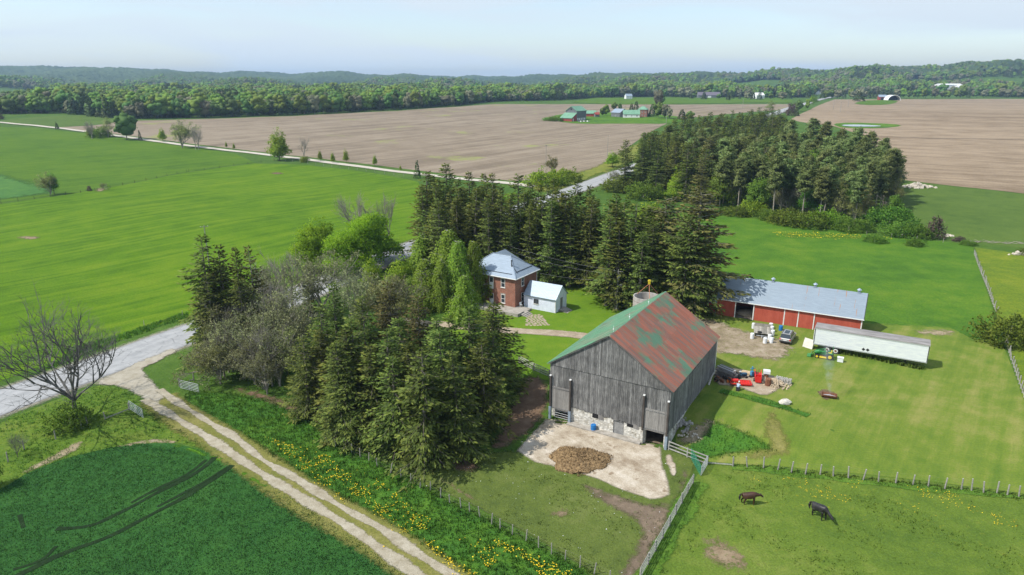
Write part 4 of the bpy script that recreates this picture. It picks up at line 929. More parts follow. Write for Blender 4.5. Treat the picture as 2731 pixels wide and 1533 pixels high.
YELP = pm('yellow_paint', (.65,.48,.03), (.75,.58,.05), 3, .45)
BLACKP = pm('black_paint', (.02,.02,.02), (.04,.04,.04), 3, .5)
GALV = pm('galvanised_pipe', (.45,.48,.50), (.60,.62,.64), 5, .4, metal=.4)

def frame_xy(f, u, v):
    c, s = math.cos(f[2]), math.sin(f[2]); return f[0]+c*u-s*v, f[1]+s*u+c*v
def frame_uv(f, x, y):
    c, s = math.cos(f[2]), math.sin(f[2]); dx, dy = x-f[0], y-f[1]; return c*dx+s*dy, -s*dx+c*dy

# ------------------------------------------------------------------ the big grey barn
BW, BL, ZE, ZR, ZF = 16.6, 21.2, 6.1, 11.5, -2.0
barn = thing('bank_barn', 'big weathered grey board barn with a patchy rust and green roof', 'barn', (BX, BY, 0), BA)
gb = np.random.default_rng(100)
def roofz(u): return ZE+.12+(ZR-ZE-.12)*(1-abs(u-BW/2)/(BW/2))
m = MB(); t = .12                                                   # boarded shell behind the planks
m.prof([(.1, .62), (BW-.1, .62), (BW-.1, ZE), (BW/2, ZR-.15), (.1, ZE)], .10, .10+t)
m.prof([(.1, 0), (BW-.1, 0), (BW-.1, ZE), (BW/2, ZR-.15), (.1, ZE)], BL-.22, BL-.10)
m.box(.1, .23, .1, .1+t, BL-.23, ZE); m.box(BW-.1-t, .23, .1, BW-.1, BL-.23, ZE)
m.obj('wall', DARKW, barn)
m = MB()                                                            # front planks, two courses
u = 0.0
while u < BW-.02:
    wd = min(float(gb.uniform(.19, .31)), BW-u); c = u+wd/2; zb = .30+gb.uniform(-.12, .10)
    if c < 3.15: zb = -.45
    if c > 13.35: zb = .05
    if 9.0 < c < 13.3: zb -= .15
    dy = gb.uniform(-.022, .012); tt = float(np.clip(.5+gb.normal()*.24, 0, 1))
    m.box(u+.012, -.02+dy, zb, u+wd-.008, .06, 5.98+gb.uniform(-.03, .03), tt)
    za, zb2 = roofz(u+.01)-.16, roofz(u+wd-.01)-.16; tt = float(np.clip(.5+gb.normal()*.24, 0, 1))
    y0 = -.10+gb.uniform(-.02, .012)
    m.add([(u+.01, y0, 5.86), (u+wd-.008, y0, 5.86), (u+wd-.008, y0, zb2), (u+.01, y0, za), (u+.01, .02, 5.86), (u+wd-.008, .02, 5.86), (u+wd-.008, .02, zb2), (u+.01, .02, za)],
          [(0,1,2,3),(7,6,5,4),(0,4,5,1),(1,5,6,2),(2,6,7,3),(3,7,4,0)], tt)
    u += wd
m.obj('front_siding_boards', WOOD, barn, kind='stuff')
for side, x0, x1 in (('right', BW-.06, BW+.02), ('left', -.02, .06)):
    m = MB(); v = 0.0
    while v < BL-.02:
        wd = min(float(gb.uniform(.19, .31)), BL-v); dx = gb.uniform(-.012, .02); zb = .12+gb.uniform(-.1, .08)+(.1 if v < 2 else 0)
        m.box(x0+(dx if side == 'right' else 0), v+.012, zb, x1+(dx if side == 'right' else 0), v+wd-.008, ZE+.05, float(np.clip(.5+gb.normal()*.22, 0, 1)))
        v += wd
    m.obj('side_siding_boards', WOOD, barn, kind='stuff')
m = MB(); m.box(BW+.03, 9.2, .3, BW+.09, 9.34, 5.0); m.box(BW+.03, 13.0, .3, BW+.09, 13.14, 5.2); m.box(BW+.03, 9.1, 5.0, BW+.10, 13.3, 5.14); m.obj('door_track', WOOD2, barn)
m = MB(); m.box(BW+.02, 9.4, .25, BW+.07, 12.95, 4.95, .42); m.obj('barn_door', WOOD, barn, label='tall sliding door on the shaded side wall')
m = MB(); m.box(3.2, .05, ZF-.3, 9.25, .55, .62); m.box(10.75, .05, ZF-.3, 13.3, .55, .62); m.obj('stone_foundation', STONE, barn)
m = MB(); m.box(BW-.5, 2.2, ZF-.3, BW-.02, BL, .15); m.box(BW-.42, .0, ZF-.3, BW-.05, 2.2, .15); m.box(.02, .6, ZF-.3, .5, BL, .15); m.box(.5, BL-.6, ZF-.3, BW-.5, BL-.12, .15); m.obj('stone_foundation', STONE, barn)
m = MB(); m.box(9.28, .16, ZF, 10.72, .22, .30); m.obj('metal_door', pm('grey_sheet_door', (.20,.20,.20), (.30,.30,.29), 2, .6), barn)
m = MB(); m.box(9.25, .08, .0, 10.75, .30, .10); m.box(9.25, .08, -1.95, 9.32, .14, .3); m.box(10.68, .08, -1.95, 10.75, .14, .3); m.obj('door_frame', WOOD2, barn)
for uw, lb in ((6.3, 'window'), (11.15, 'window')):
    m = MB(); m.box(uw, .02, -.35, uw+.85, .045, .28); m.obj('window', DARK, barn)
    m = MB()
    for k in range(5): m.box(uw+.88+k*.15, -.01, -.38, uw+1.01+k*.15, .04, .30, float(gb.uniform(.3, .9)))
    m.obj('shutter_boards', WOOD2, barn, kind='stuff')
m = MB(); m.box(3.0, -.95, ZF, 13.3, .05, ZF+.24); m.obj('kerb', CONC, barn)
def door_panel(u0, u1, z0, z1):
    m = MB(); u = u0
    while u < u1-.03:
        wd = min(.2, u1-u); m.box(u+.006, -.13, z0, u+wd-.006, -.08, z1, float(gb.uniform(.4, .95))); u += wd
    m.obj('sliding_door', WOOD2, barn, kind='stuff')
    
    for zz_ in (z1-.3, z0+.15): m = MB(); m.box(u0, -.17, zz_, u1, -.135, zz_+.13); m.obj('door_rail', WOOD, barn)
door_panel(.42, 2.95, -.5, 2.85); door_panel(13.42, 16.3, -.05, 2.95)
for k, (uu, z1, wht) in enumerate([(.18, 4.3, 1), (3.12, 4.3, 1), (13.3, 4.6, 0), (16.45, 4.5, 1)]):
    m = MB(); m.box(uu-.10, -.32, -.2, uu+.10, -.13, z1, .2); o_ = m.obj('post', streaky('post_dark', (.05,.04,.035), (.10,.085,.075), (.17,.15,.14)) if k == 0 else bpy.data.materials['post_dark'], barn)
    m = MB(); m.box(uu-.16, -.40, ZF-.2, uu+.16, -.10, -.2); m.obj('post_base', STEEL if wht else STONE, barn)
    m = MB(); m.box(uu-.12, -.33, z1, uu+.12, -.10, z1+.12); m.obj('post_cap', WHITE, barn)
for s_ in (-1, 1):
    m = MB(); m.box(16.05 if s_ > 0 else 13.2, .02, ZF-.2, 16.55 if s_ > 0 else 13.55, .7, .1); m.obj('door_jamb', STONE, barn)
for k in range(4):
    m = MB(); m.tube((.5, .12, -1.75+k*.33), (2.9, .12, -1.75+k*.33), .03, n=6); m.obj('gate_bar', GALV, barn)
m = MB(); m.box(.2, .62, ZF+.02, BW-.2, BL-.3, ZF+.06); m.obj('floor', pm('barn_floor_dirt', (.10,.075,.05), (.18,.14,.10), 2, .95), barn)
# roof: every metal sheet its own piece
sl = math.hypot(BW/2+.32, (ZR-ZE)*(BW/2+.32)/(BW/2)); th = math.atan2(ZR-ZE, BW/2)
NR, NC = 4, 28; shl = sl/NR; shw = (BL+.64)/NC
m = MB(); m.box(0, 0, 0, shl+.06, shw-.012, .022)
for k in range(5): m.box(0, .03+k*(shw-.1)/4, .022, shl+.06, .06+k*(shw-.1)/4, .045)
me_r = m.mesh('roof_sheet', ROOFR); me_g = me_r.copy(); me_g.materials[0] = ROOFG
for side in (0, 1):
    for i in range(NR):
        for j in range(NC):
            o = bpy.data.objects.new('roof_sheet', me_r if side else me_g); C.objects.link(o); o.parent = barn
            s0 = i*shl; lift = .06+.004*(NR-i)
            cs, sn = math.cos(th), math.sin(th)
            x = BW/2+(s0*cs+lift*sn) if side else BW/2-(s0*cs+lift*sn)
            y = -.32+j*shw+(0 if side else shw)
            o.location = (x, y, ZR+.05-s0*sn+lift*cs); o.rotation_euler = (gb.uniform(-.002, .002), th, 0 if side else math.pi)
m = MB(); hz_ = .02
for sg in (-1, 1):
    e = BW/2+sg*(BW/2+.30); zz = ZR-(BW/2+.30)*math.tan(th)
    m.prof([(BW/2, ZR+.04), (e, zz+.04), (e, zz-.05), (BW/2, ZR-.05)] if sg > 0 else [(BW/2, ZR+.04), (BW/2, ZR-.05), (e, zz-.05), (e, zz+.04)], -.30, BL+.30)
m.obj('roof_deck', WOOD, barn)
m = MB(); m.prof([(BW/2-.28, ZR-.05), (BW/2, ZR+.19), (BW/2+.28, ZR-.05), (BW/2, ZR+.11)], -.36, BL+.36); m.obj('ridge_cap', ROOFG, barn)
for vv in (1.1, 6.6, 14):
    m = MB(); m.tube((BW/2, vv, ZR+.1), (BW/2, vv, ZR+1.0), .02, n=5); m.blob((BW/2, vv, ZR+.55), (.09, .09, .09), 1, 8, 5, 0); m.obj('lightning_rod', WHITE, barn)
m = MB(); m.tube((BW+.12, BL-.15, .2), (BW+.12, BL-.15, ZE), .05, n=6); m.obj('downspout', WHITE, barn)
# ------------------------------------------------------------------ silo behind
sx_, sy_ = GD(1640, 778)
t = thing('concrete_silo', 'round roofless concrete silo standing behind the grey barn', 'silo', (22.2, 107.3, 0))
m = MB(); ns = 40; q = []; f = []
for r_, z in ((2.2, -.2), (2.2, 8.25), (2.05, 8.25), (2.05, .1)):
    for i in range(ns): q.append((r_*math.cos(2*math.pi*i/ns), r_*math.sin(2*math.pi*i/ns), z))
for k in range(3):
    for i in range(ns): f.append((k*ns+i, k*ns+(i+1) % ns, (k+1)*ns+(i+1) % ns, (k+1)*ns+i))
m.add(q, f); m.obj('wall', pm('silo_concrete', (.30,.28,.25), (.46,.44,.41), 1.3, .9, stretch=(1,1,.4), bmp=.3), t)
for z in np.arange(.8, 8.2, .75):
    m = MB(); q = []; f = []
    for r_, zz in ((2.21, z), (2.235, z), (2.235, z+.03), (2.21, z+.03)):
        for i in range(ns): q.append((r_*math.cos(2*math.pi*i/ns), r_*math.sin(2*math.pi*i/ns), zz))
    for k in range(3):
        for i in range(ns): f.append((k*ns+i, k*ns+(i+1) % ns, (k+1)*ns+(i+1) % ns, (k+1)*ns+i))
    m.add(q, f); m.obj('hoop', RUST, t)
t = thing('silo_unloader', 'tripod of pipes with a yellow head rising above the silo rim', 'silo unloader', (22.5, 107.4, 8.2))
for a, r_ in ((.3, 1.9), (2.6, 2.0), (4.6, 1.9)):
    m = MB(); m.tube((r_*math.cos(a), r_*math.sin(a), 0.05), (0, 0, 2.1), .045, n=5); m.obj('leg', pm('orange_rust', (.45,.17,.08), (.55,.25,.14), 3, .7) if a == .3 else bpy.data.materials['orange_rust'], t)
m = MB(); m.box(-.16, -.16, 2.05, .16, .16, 2.75); m.box(-.24, -.1, 2.5, .24, .1, 2.68); m.obj('head', YELP, t)
# ------------------------------------------------------------------ brick house
HF = (0.596, 124.815, -.571); HW, HD, HE, HR, HO = 11.4, 8.04, 6.24, 9.35, .45
hs = thing('brick_house', 'two storey red brick farmhouse with a pale metal hip roof', 'house', (HF[0], HF[1], 0), HF[2])
m = MB(); m.box(-HW, 0, -.2, 0, HD, HE-.05); m.box(-10.9, HD+.003, -.2, -5.2, 11.2, HE-.08); m.obj('wall', BRICK, hs)
def hip(m, x0, y0, x1, y1, z0, z1, run, thick=.12):
    yc = (y0+y1)/2; m.add([(x0,y0,z0),(x1,y0,z0),(x1,y1,z0),(x0,y1,z0),(x0+run,yc,z1),(x1-run,yc,z1),(x0,y0,z0-thick),(x1,y0,z0-thick),(x1,y1,z0-thick),(x0,y1,z0-thick)],
        [(0,1,5,4),(1,2,5),(2,3,4,5),(3,0,4),(0,6,7,1),(1,7,8,2),(2,8,9,3),(3,9,6,0),(9,8,7,6)])
m = MB(); hip(m, -HW-HO, -HO, HO, HD+HO, HE, HR, 4.1); m.obj('roof', STEEL, hs)
m = MB(); x0, x1, y0, y1 = -11.3, -4.8, 6.5, 11.6; xc = (x0+x1)/2; z0, z1 = HE-.02, HR-.25
m.add([(x0,y0,z0),(x1,y0,z0),(x1,y1,z0),(x0,y1,z0),(xc,4.4,z1),(xc,8.8,z1)], [(0,4,5,3),(4,1,2,5),(3,5,2),(0,3,2,1),(0,1,4)]); m.obj('rear_roof', STEEL, hs)
# standing ribs on the two roof planes in view
m = MB(); a = (HR-HE)/(HD/2+HO); run = 4.1+0.0
for k in range(int((HW+2*HO)/.3)):
    x = -HW-HO+.15+k*.3; yt = min((x+HW+HO)/4.1, (HO-x)/4.1, 1)*(HD/2+HO)
    if yt > .1: m.obox((x, -HO, HE+.015), (x, -HO+yt, HE+.015+yt*a), .035, .03)
for k in range(int((HD+2*HO)/.3)):
    y = -HO+.15+k*.3; xt = min((y+HO)/(HD/2+HO), (HD+HO-y)/(HD/2+HO))*4.1
    if xt > .1: m.obox((HO, y, HE+.015), (HO-xt, y, HE+.015+xt*(HR-HE)/4.1), .035, .03)
m.obj('roof_ribs', STEEL, hs, kind='stuff')
yc = HD/2
for p0, p1 in (((HO, -HO, HE), (HO-4.1, yc, HR)), ((HO, HD+HO, HE), (HO-4.1, yc, HR)), ((-HW-HO, -HO, HE), (-HW-HO+4.1, yc, HR)), ((-HW-HO+4.1, yc, HR), (HO-4.1, yc, HR))):
    m = MB(); m.obox(Vector(p0)+Vector((0,0,.05)), Vector(p1)+Vector((0,0,.05)), .2, .05); m.obj('ridge_cap', STEEL, hs)
m = MB(); m.box(-HW-HO-.1, -HO-.12, HE-.16, HO+.1, -HO-.003, HE-.02); m.box(HO+.003, -HO, HE-.16, HO+.12, HD+HO, HE-.02); m.obj('gutter', WHITE, hs)
m = MB(); m.tube((-2.0, 1.9, 7.3), (-2.0, 1.9, 8.95), .11, n=10); m.tube((-2.0, 1.9, 8.95), (-2.0, 1.9, 9.1), .16, n=10); m.obj('stove_pipe', BLACKP, hs)
def slope_r(x, y): return HE+.07+min((HO-x)*(HR-HE)/4.1, (y+HO)*a)
m = MB(); m.obox((-.55, 1.2, slope_r(-.55, 2)), (-.55, 7.0, slope_r(-.55, 4)), .07, .09); m.obj('snow_guard', BLACKP, hs)
m = MB(); m.obox((-1.9, 1.9, slope_r(-1.9, 3)), (-.3, 1.3, slope_r(-.3, 2)), .06, .08); m.obj('snow_guard', BLACKP, hs)
m = MB(); m.obox((-9.5, .25, HE+.6), (-.9, .25, HE+.6), .06, .08); m.obj('snow_guard', BLACKP, hs)
def window(par, x, z0, z1, wd, wall='front', door=False, off=0, xp=0, mull=True, fm=TRIM):
    """window on the front (y=off) or right (x=xp) wall of a building: frame > pane"""
    def bx(m, a0, a1, b0, b1, d0, d1):
        if wall == 'front': m.box(a0, off-d1, b0, a1, off-d0, b1)
        else: m.box(xp+d0, a0, b0, xp+d1, a1, b1)
    h = wd/2; m = MB(); t = .09
    bx(m, x-h, x-h+t, z0, z1, .002, .06); bx(m, x+h-t, x+h, z0, z1, .002, .06); bx(m, x-h+t, x+h-t, z1-t, z1, .002, .06); bx(m, x-h+t, x+h-t, z0, z0+t, .002, .06)
    zm = (z0+z1)/2
    if mull and not door: bx(m, x-h+t, x+h-t, zm-.035, zm+.035, .002, .05)
    fr = m.obj('door_frame' if door else 'window', fm, par)
    if door:
        m = MB(); bx(m, x-h+t, x+h-t, z0+t, z0+(z1-z0)*.55, .002, .03); m.obj('panel', WHITE, fr)
        m = MB(); bx(m, x-h+t, x+h-t, z0+(z1-z0)*.55, z1-t, .002, .02); m.obj('pane', GLASS, fr)
    else:
        m = MB(); bx(m, x-h+t, x+h-t, z0+t, z1-t, .002, .02); m.obj('pane', GLASS, fr)
        m = MB(); bx(m, x-h-.08, x+h+.08, z0-.1, z0-.003, .002, .10); m.obj('sill', TRIM, fr)
for x, z0, z1, wd, dr in ((-2.75, 4.0, 5.8, .95, 0), (-5.45, 3.35, 5.75, .98, 1), (-2.75, .85, 2.6, .95, 0), (-5.45, .12, 2.45, .98, 1), (-8.3, .75, 2.45, .95, 0), (-8.3, 3.95, 5.7, .95, 0)): window(hs, x, z0, z1, wd, door=dr)
for y, z0, z1 in ((2.7, 4.1, 5.85), (2.7, .95, 2.75)): window(hs, y, z0, z1, .95, 'right', xp=0)
for x, z in ((-2.75, 5.8), (-2.75, 2.6), (-8.3, 2.45)):
    m = MB(); m.box(x-.6, -.03, z+.003, x+.6, -.002, z+.2); m.obj('lintel', CONC, hs)
m = MB(); m.tube((.08, HD-.1, .1), (.08, HD-.1, HE-.2), .05, n=6); m.obj('downspout', WHITE, hs)
# terrace and steps
def LH(px, py, z=0): return frame_uv(HF, *G(1220+px/4.82, 600+py/4.82, z))
tr = thing('terrace', 'raised concrete terrace with low walls in front of the brick house', 'terrace', (HF[0], HF[1], 0), HF[2])
c1 = LH(775, 1190); c2 = LH(918, 1110)
TX, TY = c1[0], c1[1]
m = MB(); m.box(-8.5, TY, -.2, TX, -.003, .42); m.box(.003, -.002, -.2, TX, 1.3, .42); m.obj('slab', CONC, tr)
m = MB(); m.box(-8.5, TY-.003, .42, TX, TY+.28, .66); m.obj('wall', CONC, tr)
m = MB(); m.box(TX-.28, TY+.283, .42, TX+.003, TY+2.2, .66); m.obj('wall', CONC, tr)
st = thing('stone_steps', 'worn steps climbing from the flagstone path to the terrace', 'steps', (HF[0], HF[1], 0), HF[2])
s1 = LH(975, 1150)
for k in range(3):
    m = MB(); m.box(TX+.02, TY+1.0+k*.0, 0-.1, TX+.5+.36*(2-k), TY+3.3, .14*(k+1)+.0); m.obj('step', CONC, st)
# flagstone path, every stone a piece
pa = thing('flagstone_path', 'short path of irregular flagstones from the steps to the driveway', 'path', (0, 0, 0))
p0 = np.array(G(1220+985/4.82, 600+1160/4.82)); p1 = np.array(G(1220+1010/4.82, 600+1225/4.82)); p2 = np.array(G(1220+1020/4.82, 600+1300/4.82))
FLAG = pm('flagstone', (.27,.21,.165), (.42,.34,.27), 3, .9, bmp=.3)
dv = p2-p0; ln = float(np.hypot(*dv)); dv = dv/ln; nv = np.array([-dv[1], dv[0]])
for i in range(int(ln/.62)+1):
    wpath = 1.5+.9*(i*.62/ln)
    nn = int(wpath*2/.62)
    for j in range(nn):
        c = p0+dv*(i*.62)+nv*((j-(nn-1)/2)*.62+(.2 if i % 2 else 0))+gb.normal(size=2)*.05
        k = int(gb.integers(5, 8)); rr = [gb.uniform(.24, .34) for _ in range(k)]; a0 = gb.uniform(0, 6)
        top = [(c[0]+rr[q]*math.cos(a0+6.283*q/k), c[1]+rr[q]*math.sin(a0+6.283*q/k)) for q in range(k)]
        z = zt(*c)+.05; m = MB(); m.add([(x, y, z-.12) for x, y in top]+[(x, y, z+.035) for x, y in top], [tuple(range(k, 2*k))]+[(q, (q+1) % k, k+(q+1) % k, k+q) for q in range(k)])
        m.obj('stone', FLAG, pa)
# ------------------------------------------------------------------ white annex
AF = (8.199, 122.447, -.552); AW, AD, AE, AR = 6.9, 4.56, 2.9, 4.89
an = thing('white_annex', 'small white sided annex with a pale metal gable roof beside the house', 'annex', (AF[0], AF[1], 0), AF[2])
m = MB(); m.profx([(0, -.2), (AD, -.2), (AD, AE), (AD/2, AR-.06), (0, AE)], -AW, 0); m.obj('wall', SIDEW, an)
m = MB()
for k in range(14): m.box(-AW, -.022, .1+k*.2, .0, -.002, .12+k*.2)
for k in range(14): m.box(.002, 0, .1+k*.2, .022, AD, .12+k*.2)
m.obj('siding_laps', SIDEW, an, kind='stuff')
m = MB(); ta = (AR-AE)/(AD/2)
m.profx([(-.3, AE-.3*ta), (AD/2, AR), (AD/2, AR+.09), (-.3, AE-.3*ta+.09)], -AW, .25); m.profx([(AD/2, AR), (AD+.3, AE-.3*ta), (AD+.3, AE-.3*ta+.09), (AD/2, AR+.09)], -AW, .25); m.obj('roof', STEEL, an)
m = MB()
for k in range(23): m.obox((-AW+.15+k*.3, -.3, AE-.3*ta+.105), (-AW+.15+k*.3, AD/2, AR+.105), .035, .03)
m.obj('roof_ribs', STEEL, an, kind='stuff')
m = MB(); m.box(-.1, -.04, 0, .03, -.024, AE-.2); m.obj('corner_trim', TRIM, an)
window(an, -4.2, 1.25, 2.15, 1.0, off=-.024, mull=False, fm=BLACKP)
m = MB(); m.box(.024, 1.85, .45, .07, 2.75, 2.55); m.obj('door', pm('grey_door', (.16,.16,.17), (.2,.2,.21), 2, .6), an)
m = MB(); m.box(.024, 1.76, .45, .055, 1.847, 2.62); m.box(.024, 2.753, .45, .055, 2.84, 2.62); m.box(.024, 1.76, 2.623, .055, 2.84, 2.72); m.obj('door_frame', TRIM, an)
for k in range(4):
    m = MB(); m.box(.03, 1.2, -.05, 1.0+.32*(3-k), 3.3, .11*(k+1)); m.obj('step', CONC, an)
# items by the house door
x, y = G(1220+815/4.82, 600+1050/4.82, .42); t = thing('garden_chair', 'small white chair against the brick wall on the terrace', 'chair', (x, y, .42), .4)
m = MB(); m.box(-.22, -.22, .40, .22, .22, .45); m.obj('seat', WHITE, t); m = MB(); m.box(-.22, .20, .45, .22, .25, .9); m.obj('backrest', WHITE, t)
for sx in (-1, 1):
    for sy in (-1, 1): m = MB(); m.box(sx*.2-.02, sy*.2-.02, 0, sx*.2+.02, sy*.2+.02, .4); m.obj('leg', WHITE, t)
# ------------------------------------------------------------------ red machine shed
SF = (59.843, 110.031, -.507); SW, SD, SE, SR = 24.4, 7.6, 3.52, 6.75
sh = thing('machine_shed', 'long red steel machine shed with a pale metal gable roof', 'shed', (SF[0], SF[1], 0), SF[2])
def SU(px, z=0.0):
    """u of a zoomed pixel column along the shed front"""
    best = None
    for u in np.linspace(-SW-2, 1, 600):
        x, y = frame_xy(SF, u, 0); dz = z-H; dep = y*math.cos(P)-dz*math.sin(P); q = (CX+F*x/dep-1880)*4.025
        if best is None or abs(q-px) < best[0]: best = (abs(q-px), u)
    return best[1]
d0, d1 = SU(318), SU(512); e0, e1, e2 = SU(838), SU(988), SU(1155)
m = MB()
m.box(-SW, .001, -.1, d0, .1, SE); m.box(d1, .001, -.1, 0, .1, SE); m.box(d0, .001, SE-.42, d1, .1, SE)
m.profx([(0.1, -.1), (SD, -.1), (SD, SE), (SD/2, SR-.08), (.1, SE)], -.1, 0); m.profx([(0.1, -.1), (SD, -.1), (SD, SE), (SD/2, SR-.08), (.1, SE)], -SW, -SW+.1)
m.box(-SW+.1, SD-.1, -.1, -.1, SD, SE); m.obj('wall', REDW, sh)
m = MB(); k = -SW
while k < -.05:
    if not (d0-.05 < k < d1+.05): m.box(k, -.028, .05, k+.05, -.002, SE-.05, .35)
    k += .23
m.obj('wall_ribs', REDW, sh, kind='stuff')
for a_, b_ in ((e0, e1), (e1, e2)):
    m = MB(); m.box(a_+.12, -.075, .05, b_-.12, -.035, SE-.35)
    k = a_+.2
    while k < b_-.2: m.box(k, -.095, .08, k+.05, -.0752, SE-.38, .3); k += .23
    m.obj('sliding_door', REDW, sh, kind=None)
for uu in (d0, d1, e0, e1, e2, -.08):
    m = MB(); m.box(uu-.09, -.11, 0, uu+.09, -.03, SE-.36); m.obj('door_post', TRIM, sh)
m = MB(); m.box(e0-.1, -.12, SE-.355, e2+.1, -.03, SE-.20); m.obj('door_track', TRIM, sh)
m = MB(); ts = (SR-SE)/(SD/2)
m.profx([(-.35, SE-.35*ts), (SD/2, SR), (SD/2, SR+.08), (-.35, SE-.35*ts+.08)], -SW-.2, .25); m.profx([(SD/2, SR), (SD+.35, SE-.35*ts), (SD+.35, SE-.35*ts+.08), (SD/2, SR+.08)], -SW-.2, .25); m.obj('roof', STEEL2, sh)
m = MB()
for k in range(int((SW+.4)/.31)): m.obox((-SW-.1+k*.31, -.34, SE-.34*ts+.095), (-SW-.1+k*.31, SD/2, SR+.095), .04, .03)
m.obj('roof_ribs', STEEL2, sh, kind='stuff')
m = MB(); m.box(-SW-.2, -.42, SE-.35*ts-.10, .25, -.353, SE-.35*ts+.06); m.obj('gutter', WHITE, sh)
m = MB(); m.obox((.2, -.35, SE-.35*ts+.02), (.2, SD/2, SR+.02), .1, .14); m.obj('gable_trim', BLACKP, sh)
for px in (695, 1158, 1640):
    uu = SU(px, SR)-.0
    m = MB(); m.box(uu-.22, SD/2-.22, SR-.05, uu+.22, SD/2+.22, SR+.5); m.lathe([(.42, SR+.5), (.30, SR+.62), (.06, SR+.8)], 12, (uu, SD/2, 0)); m.obj('roof_vent', STEEL, sh)
m = MB(); m.box(-SW+.1, .1, .01, -.1, SD-.1, .05); m.obj('floor', pm('shed_floor', (.12,.10,.08), (.2,.17,.14), 1, .95), sh)
t = thing('hay_pile', 'heap of pale straw inside the open shed door', 'straw heap', (*frame_xy(SF, (d0+d1)/2+.3, 2.6), 0.04), SF[2])
m = MB(); m.blob((0, 0, 0), (2.2, 1.6, 1.0), 3, 16, 8, .12, flat=0); m.obj('heap', pm('pale_straw', (.25,.2,.14), (.36,.30,.22), 3, .95, bmp=.5), t, smooth=True)
t = thing('lean_to', 'low red lean-to with white posts at the left end of the machine shed', 'shed', (*frame_xy(SF, -SW-1.6, .4), 0), SF[2])
m = MB(); m.box(-1.4, 0, -.1, 1.4, .1, 1.9); m.box(-1.4, .1, -.1, -1.3, 3, 2.1); m.box(-1.3, 2.9, -.1, 1.4, 3, 2.1); m.obj('wall', REDW, t)
m = MB(); m.box(-1.5, -.1, 2.12, 1.5, 3.1, 2.2); m.obj('roof', STEEL, t)
for x in (-1.35, -.1, 1.3): m = MB(); m.box(x-.06, -.05, 0, x+.06, -.003, 1.95); m.obj('post', TRIM, t)
# ------------------------------------------------------------------ semi trailer
TF = (63.016, 96.012, -.52); TL, TW = 16.07, 2.7
tl = thing('semi_trailer', 'long white box semi trailer with a dirty grey roof parked on the lawn', 'trailer', (TF[0], TF[1], 0), TF[2])
TWH = steel('white_trailer_panels', (.80,.83,.92), .5)
TRF = pm('dirty_trailer_roof', (.16,.15,.145), (.30,.285,.28), .9, .8, stretch=(.5, 3, 1), detail=7)
m = MB(); m.box(-TL, 0, 1.15, 0, TW, 3.90); m.obj('body', TWH, tl)
m = MB(); m.profx([(-.04, 3.87), (TW+.04, 3.87), (TW+.02, 4.0), (TW*.75, 4.06), (TW*.25, 4.06), (-.02, 4.0)], -TL-.03, .03); m.obj('roof', TRF, tl)
m = MB(); m.box(-TL, -.03, 1.08, 0, -.003, 1.26); m.box(-TL, -.03, 3.70, 0, -.003, 3.86); m.obj('side_rail', GALV, tl)
m = MB()
for k in range(1, 27): m.box(-TL+k*.6-.015, -.012, 1.265, -TL+k*.6+.015, -.002, 3.695)
m.obj('panel_seams', TWH, tl, kind='stuff')
m = MB(); m.box(-TL+.3, .5, .85, -.3, .62, 1.145); m.box(-TL+.3, TW-.62, .85, -.3, TW-.5, 1.145); m.obj('chassis', BLACKP, tl)
for xw in (SU, ): pass
for xx in (-13.9, -12.65):
    for yy in (.05, TW-.4):
        wt = []
        m = MB(); m.tube((xx, yy, .52), (xx, yy+.32, .52), .52, n=20); w_ = m.obj('wheel', RUBBER, tl)
        m = MB(); m.tube((xx, yy-.015, .52), (xx, yy-.002, .52), .33, n=16); m.obj('rim', WHITE, w_)
        m = MB(); m.tube((xx, yy-.03, .52), (xx, yy-.016, .52), .2, n=12); m.obj('hub', RUST, w_)
for yy in (.35, TW-.45):
    m = MB(); m.box(-2.9, yy, .12, -2.75, yy+.1, 1.1); m.box(-3.0, yy-.1, 0, -2.65, yy+.2, .1); m.obj('landing_leg', BLACKP, tl)
for uu in (-8.75, -8.15):
    m = MB(); m.add([(uu-.26, -.035, 1.62), (uu, -.035, 1.36), (uu+.26, -.035, 1.62), (uu, -.035, 1.88), (uu-.26, -.003, 1.62), (uu, -.003, 1.36), (uu+.26, -.003, 1.62), (uu, -.003, 1.88)], [(0,1,2,3),(0,4,5,1),(1,5,6,2),(2,6,7,3),(3,7,4,0)]); m.obj('placard', BLACKP, tl)
m = MB(); m.box(-TL-.06, .05, 1.15, -TL-.003, TW-.05, 3.85); m.obj('rear_door', TWH, tl)
m = MB(); m.box(-TL+.02, -.05, 1.3, -TL+.12, -.035, 3.8); m.box(-.12, -.05, 1.2, -.02, -.035, 3.8); m.obj('corner_post', BLACKP, tl)
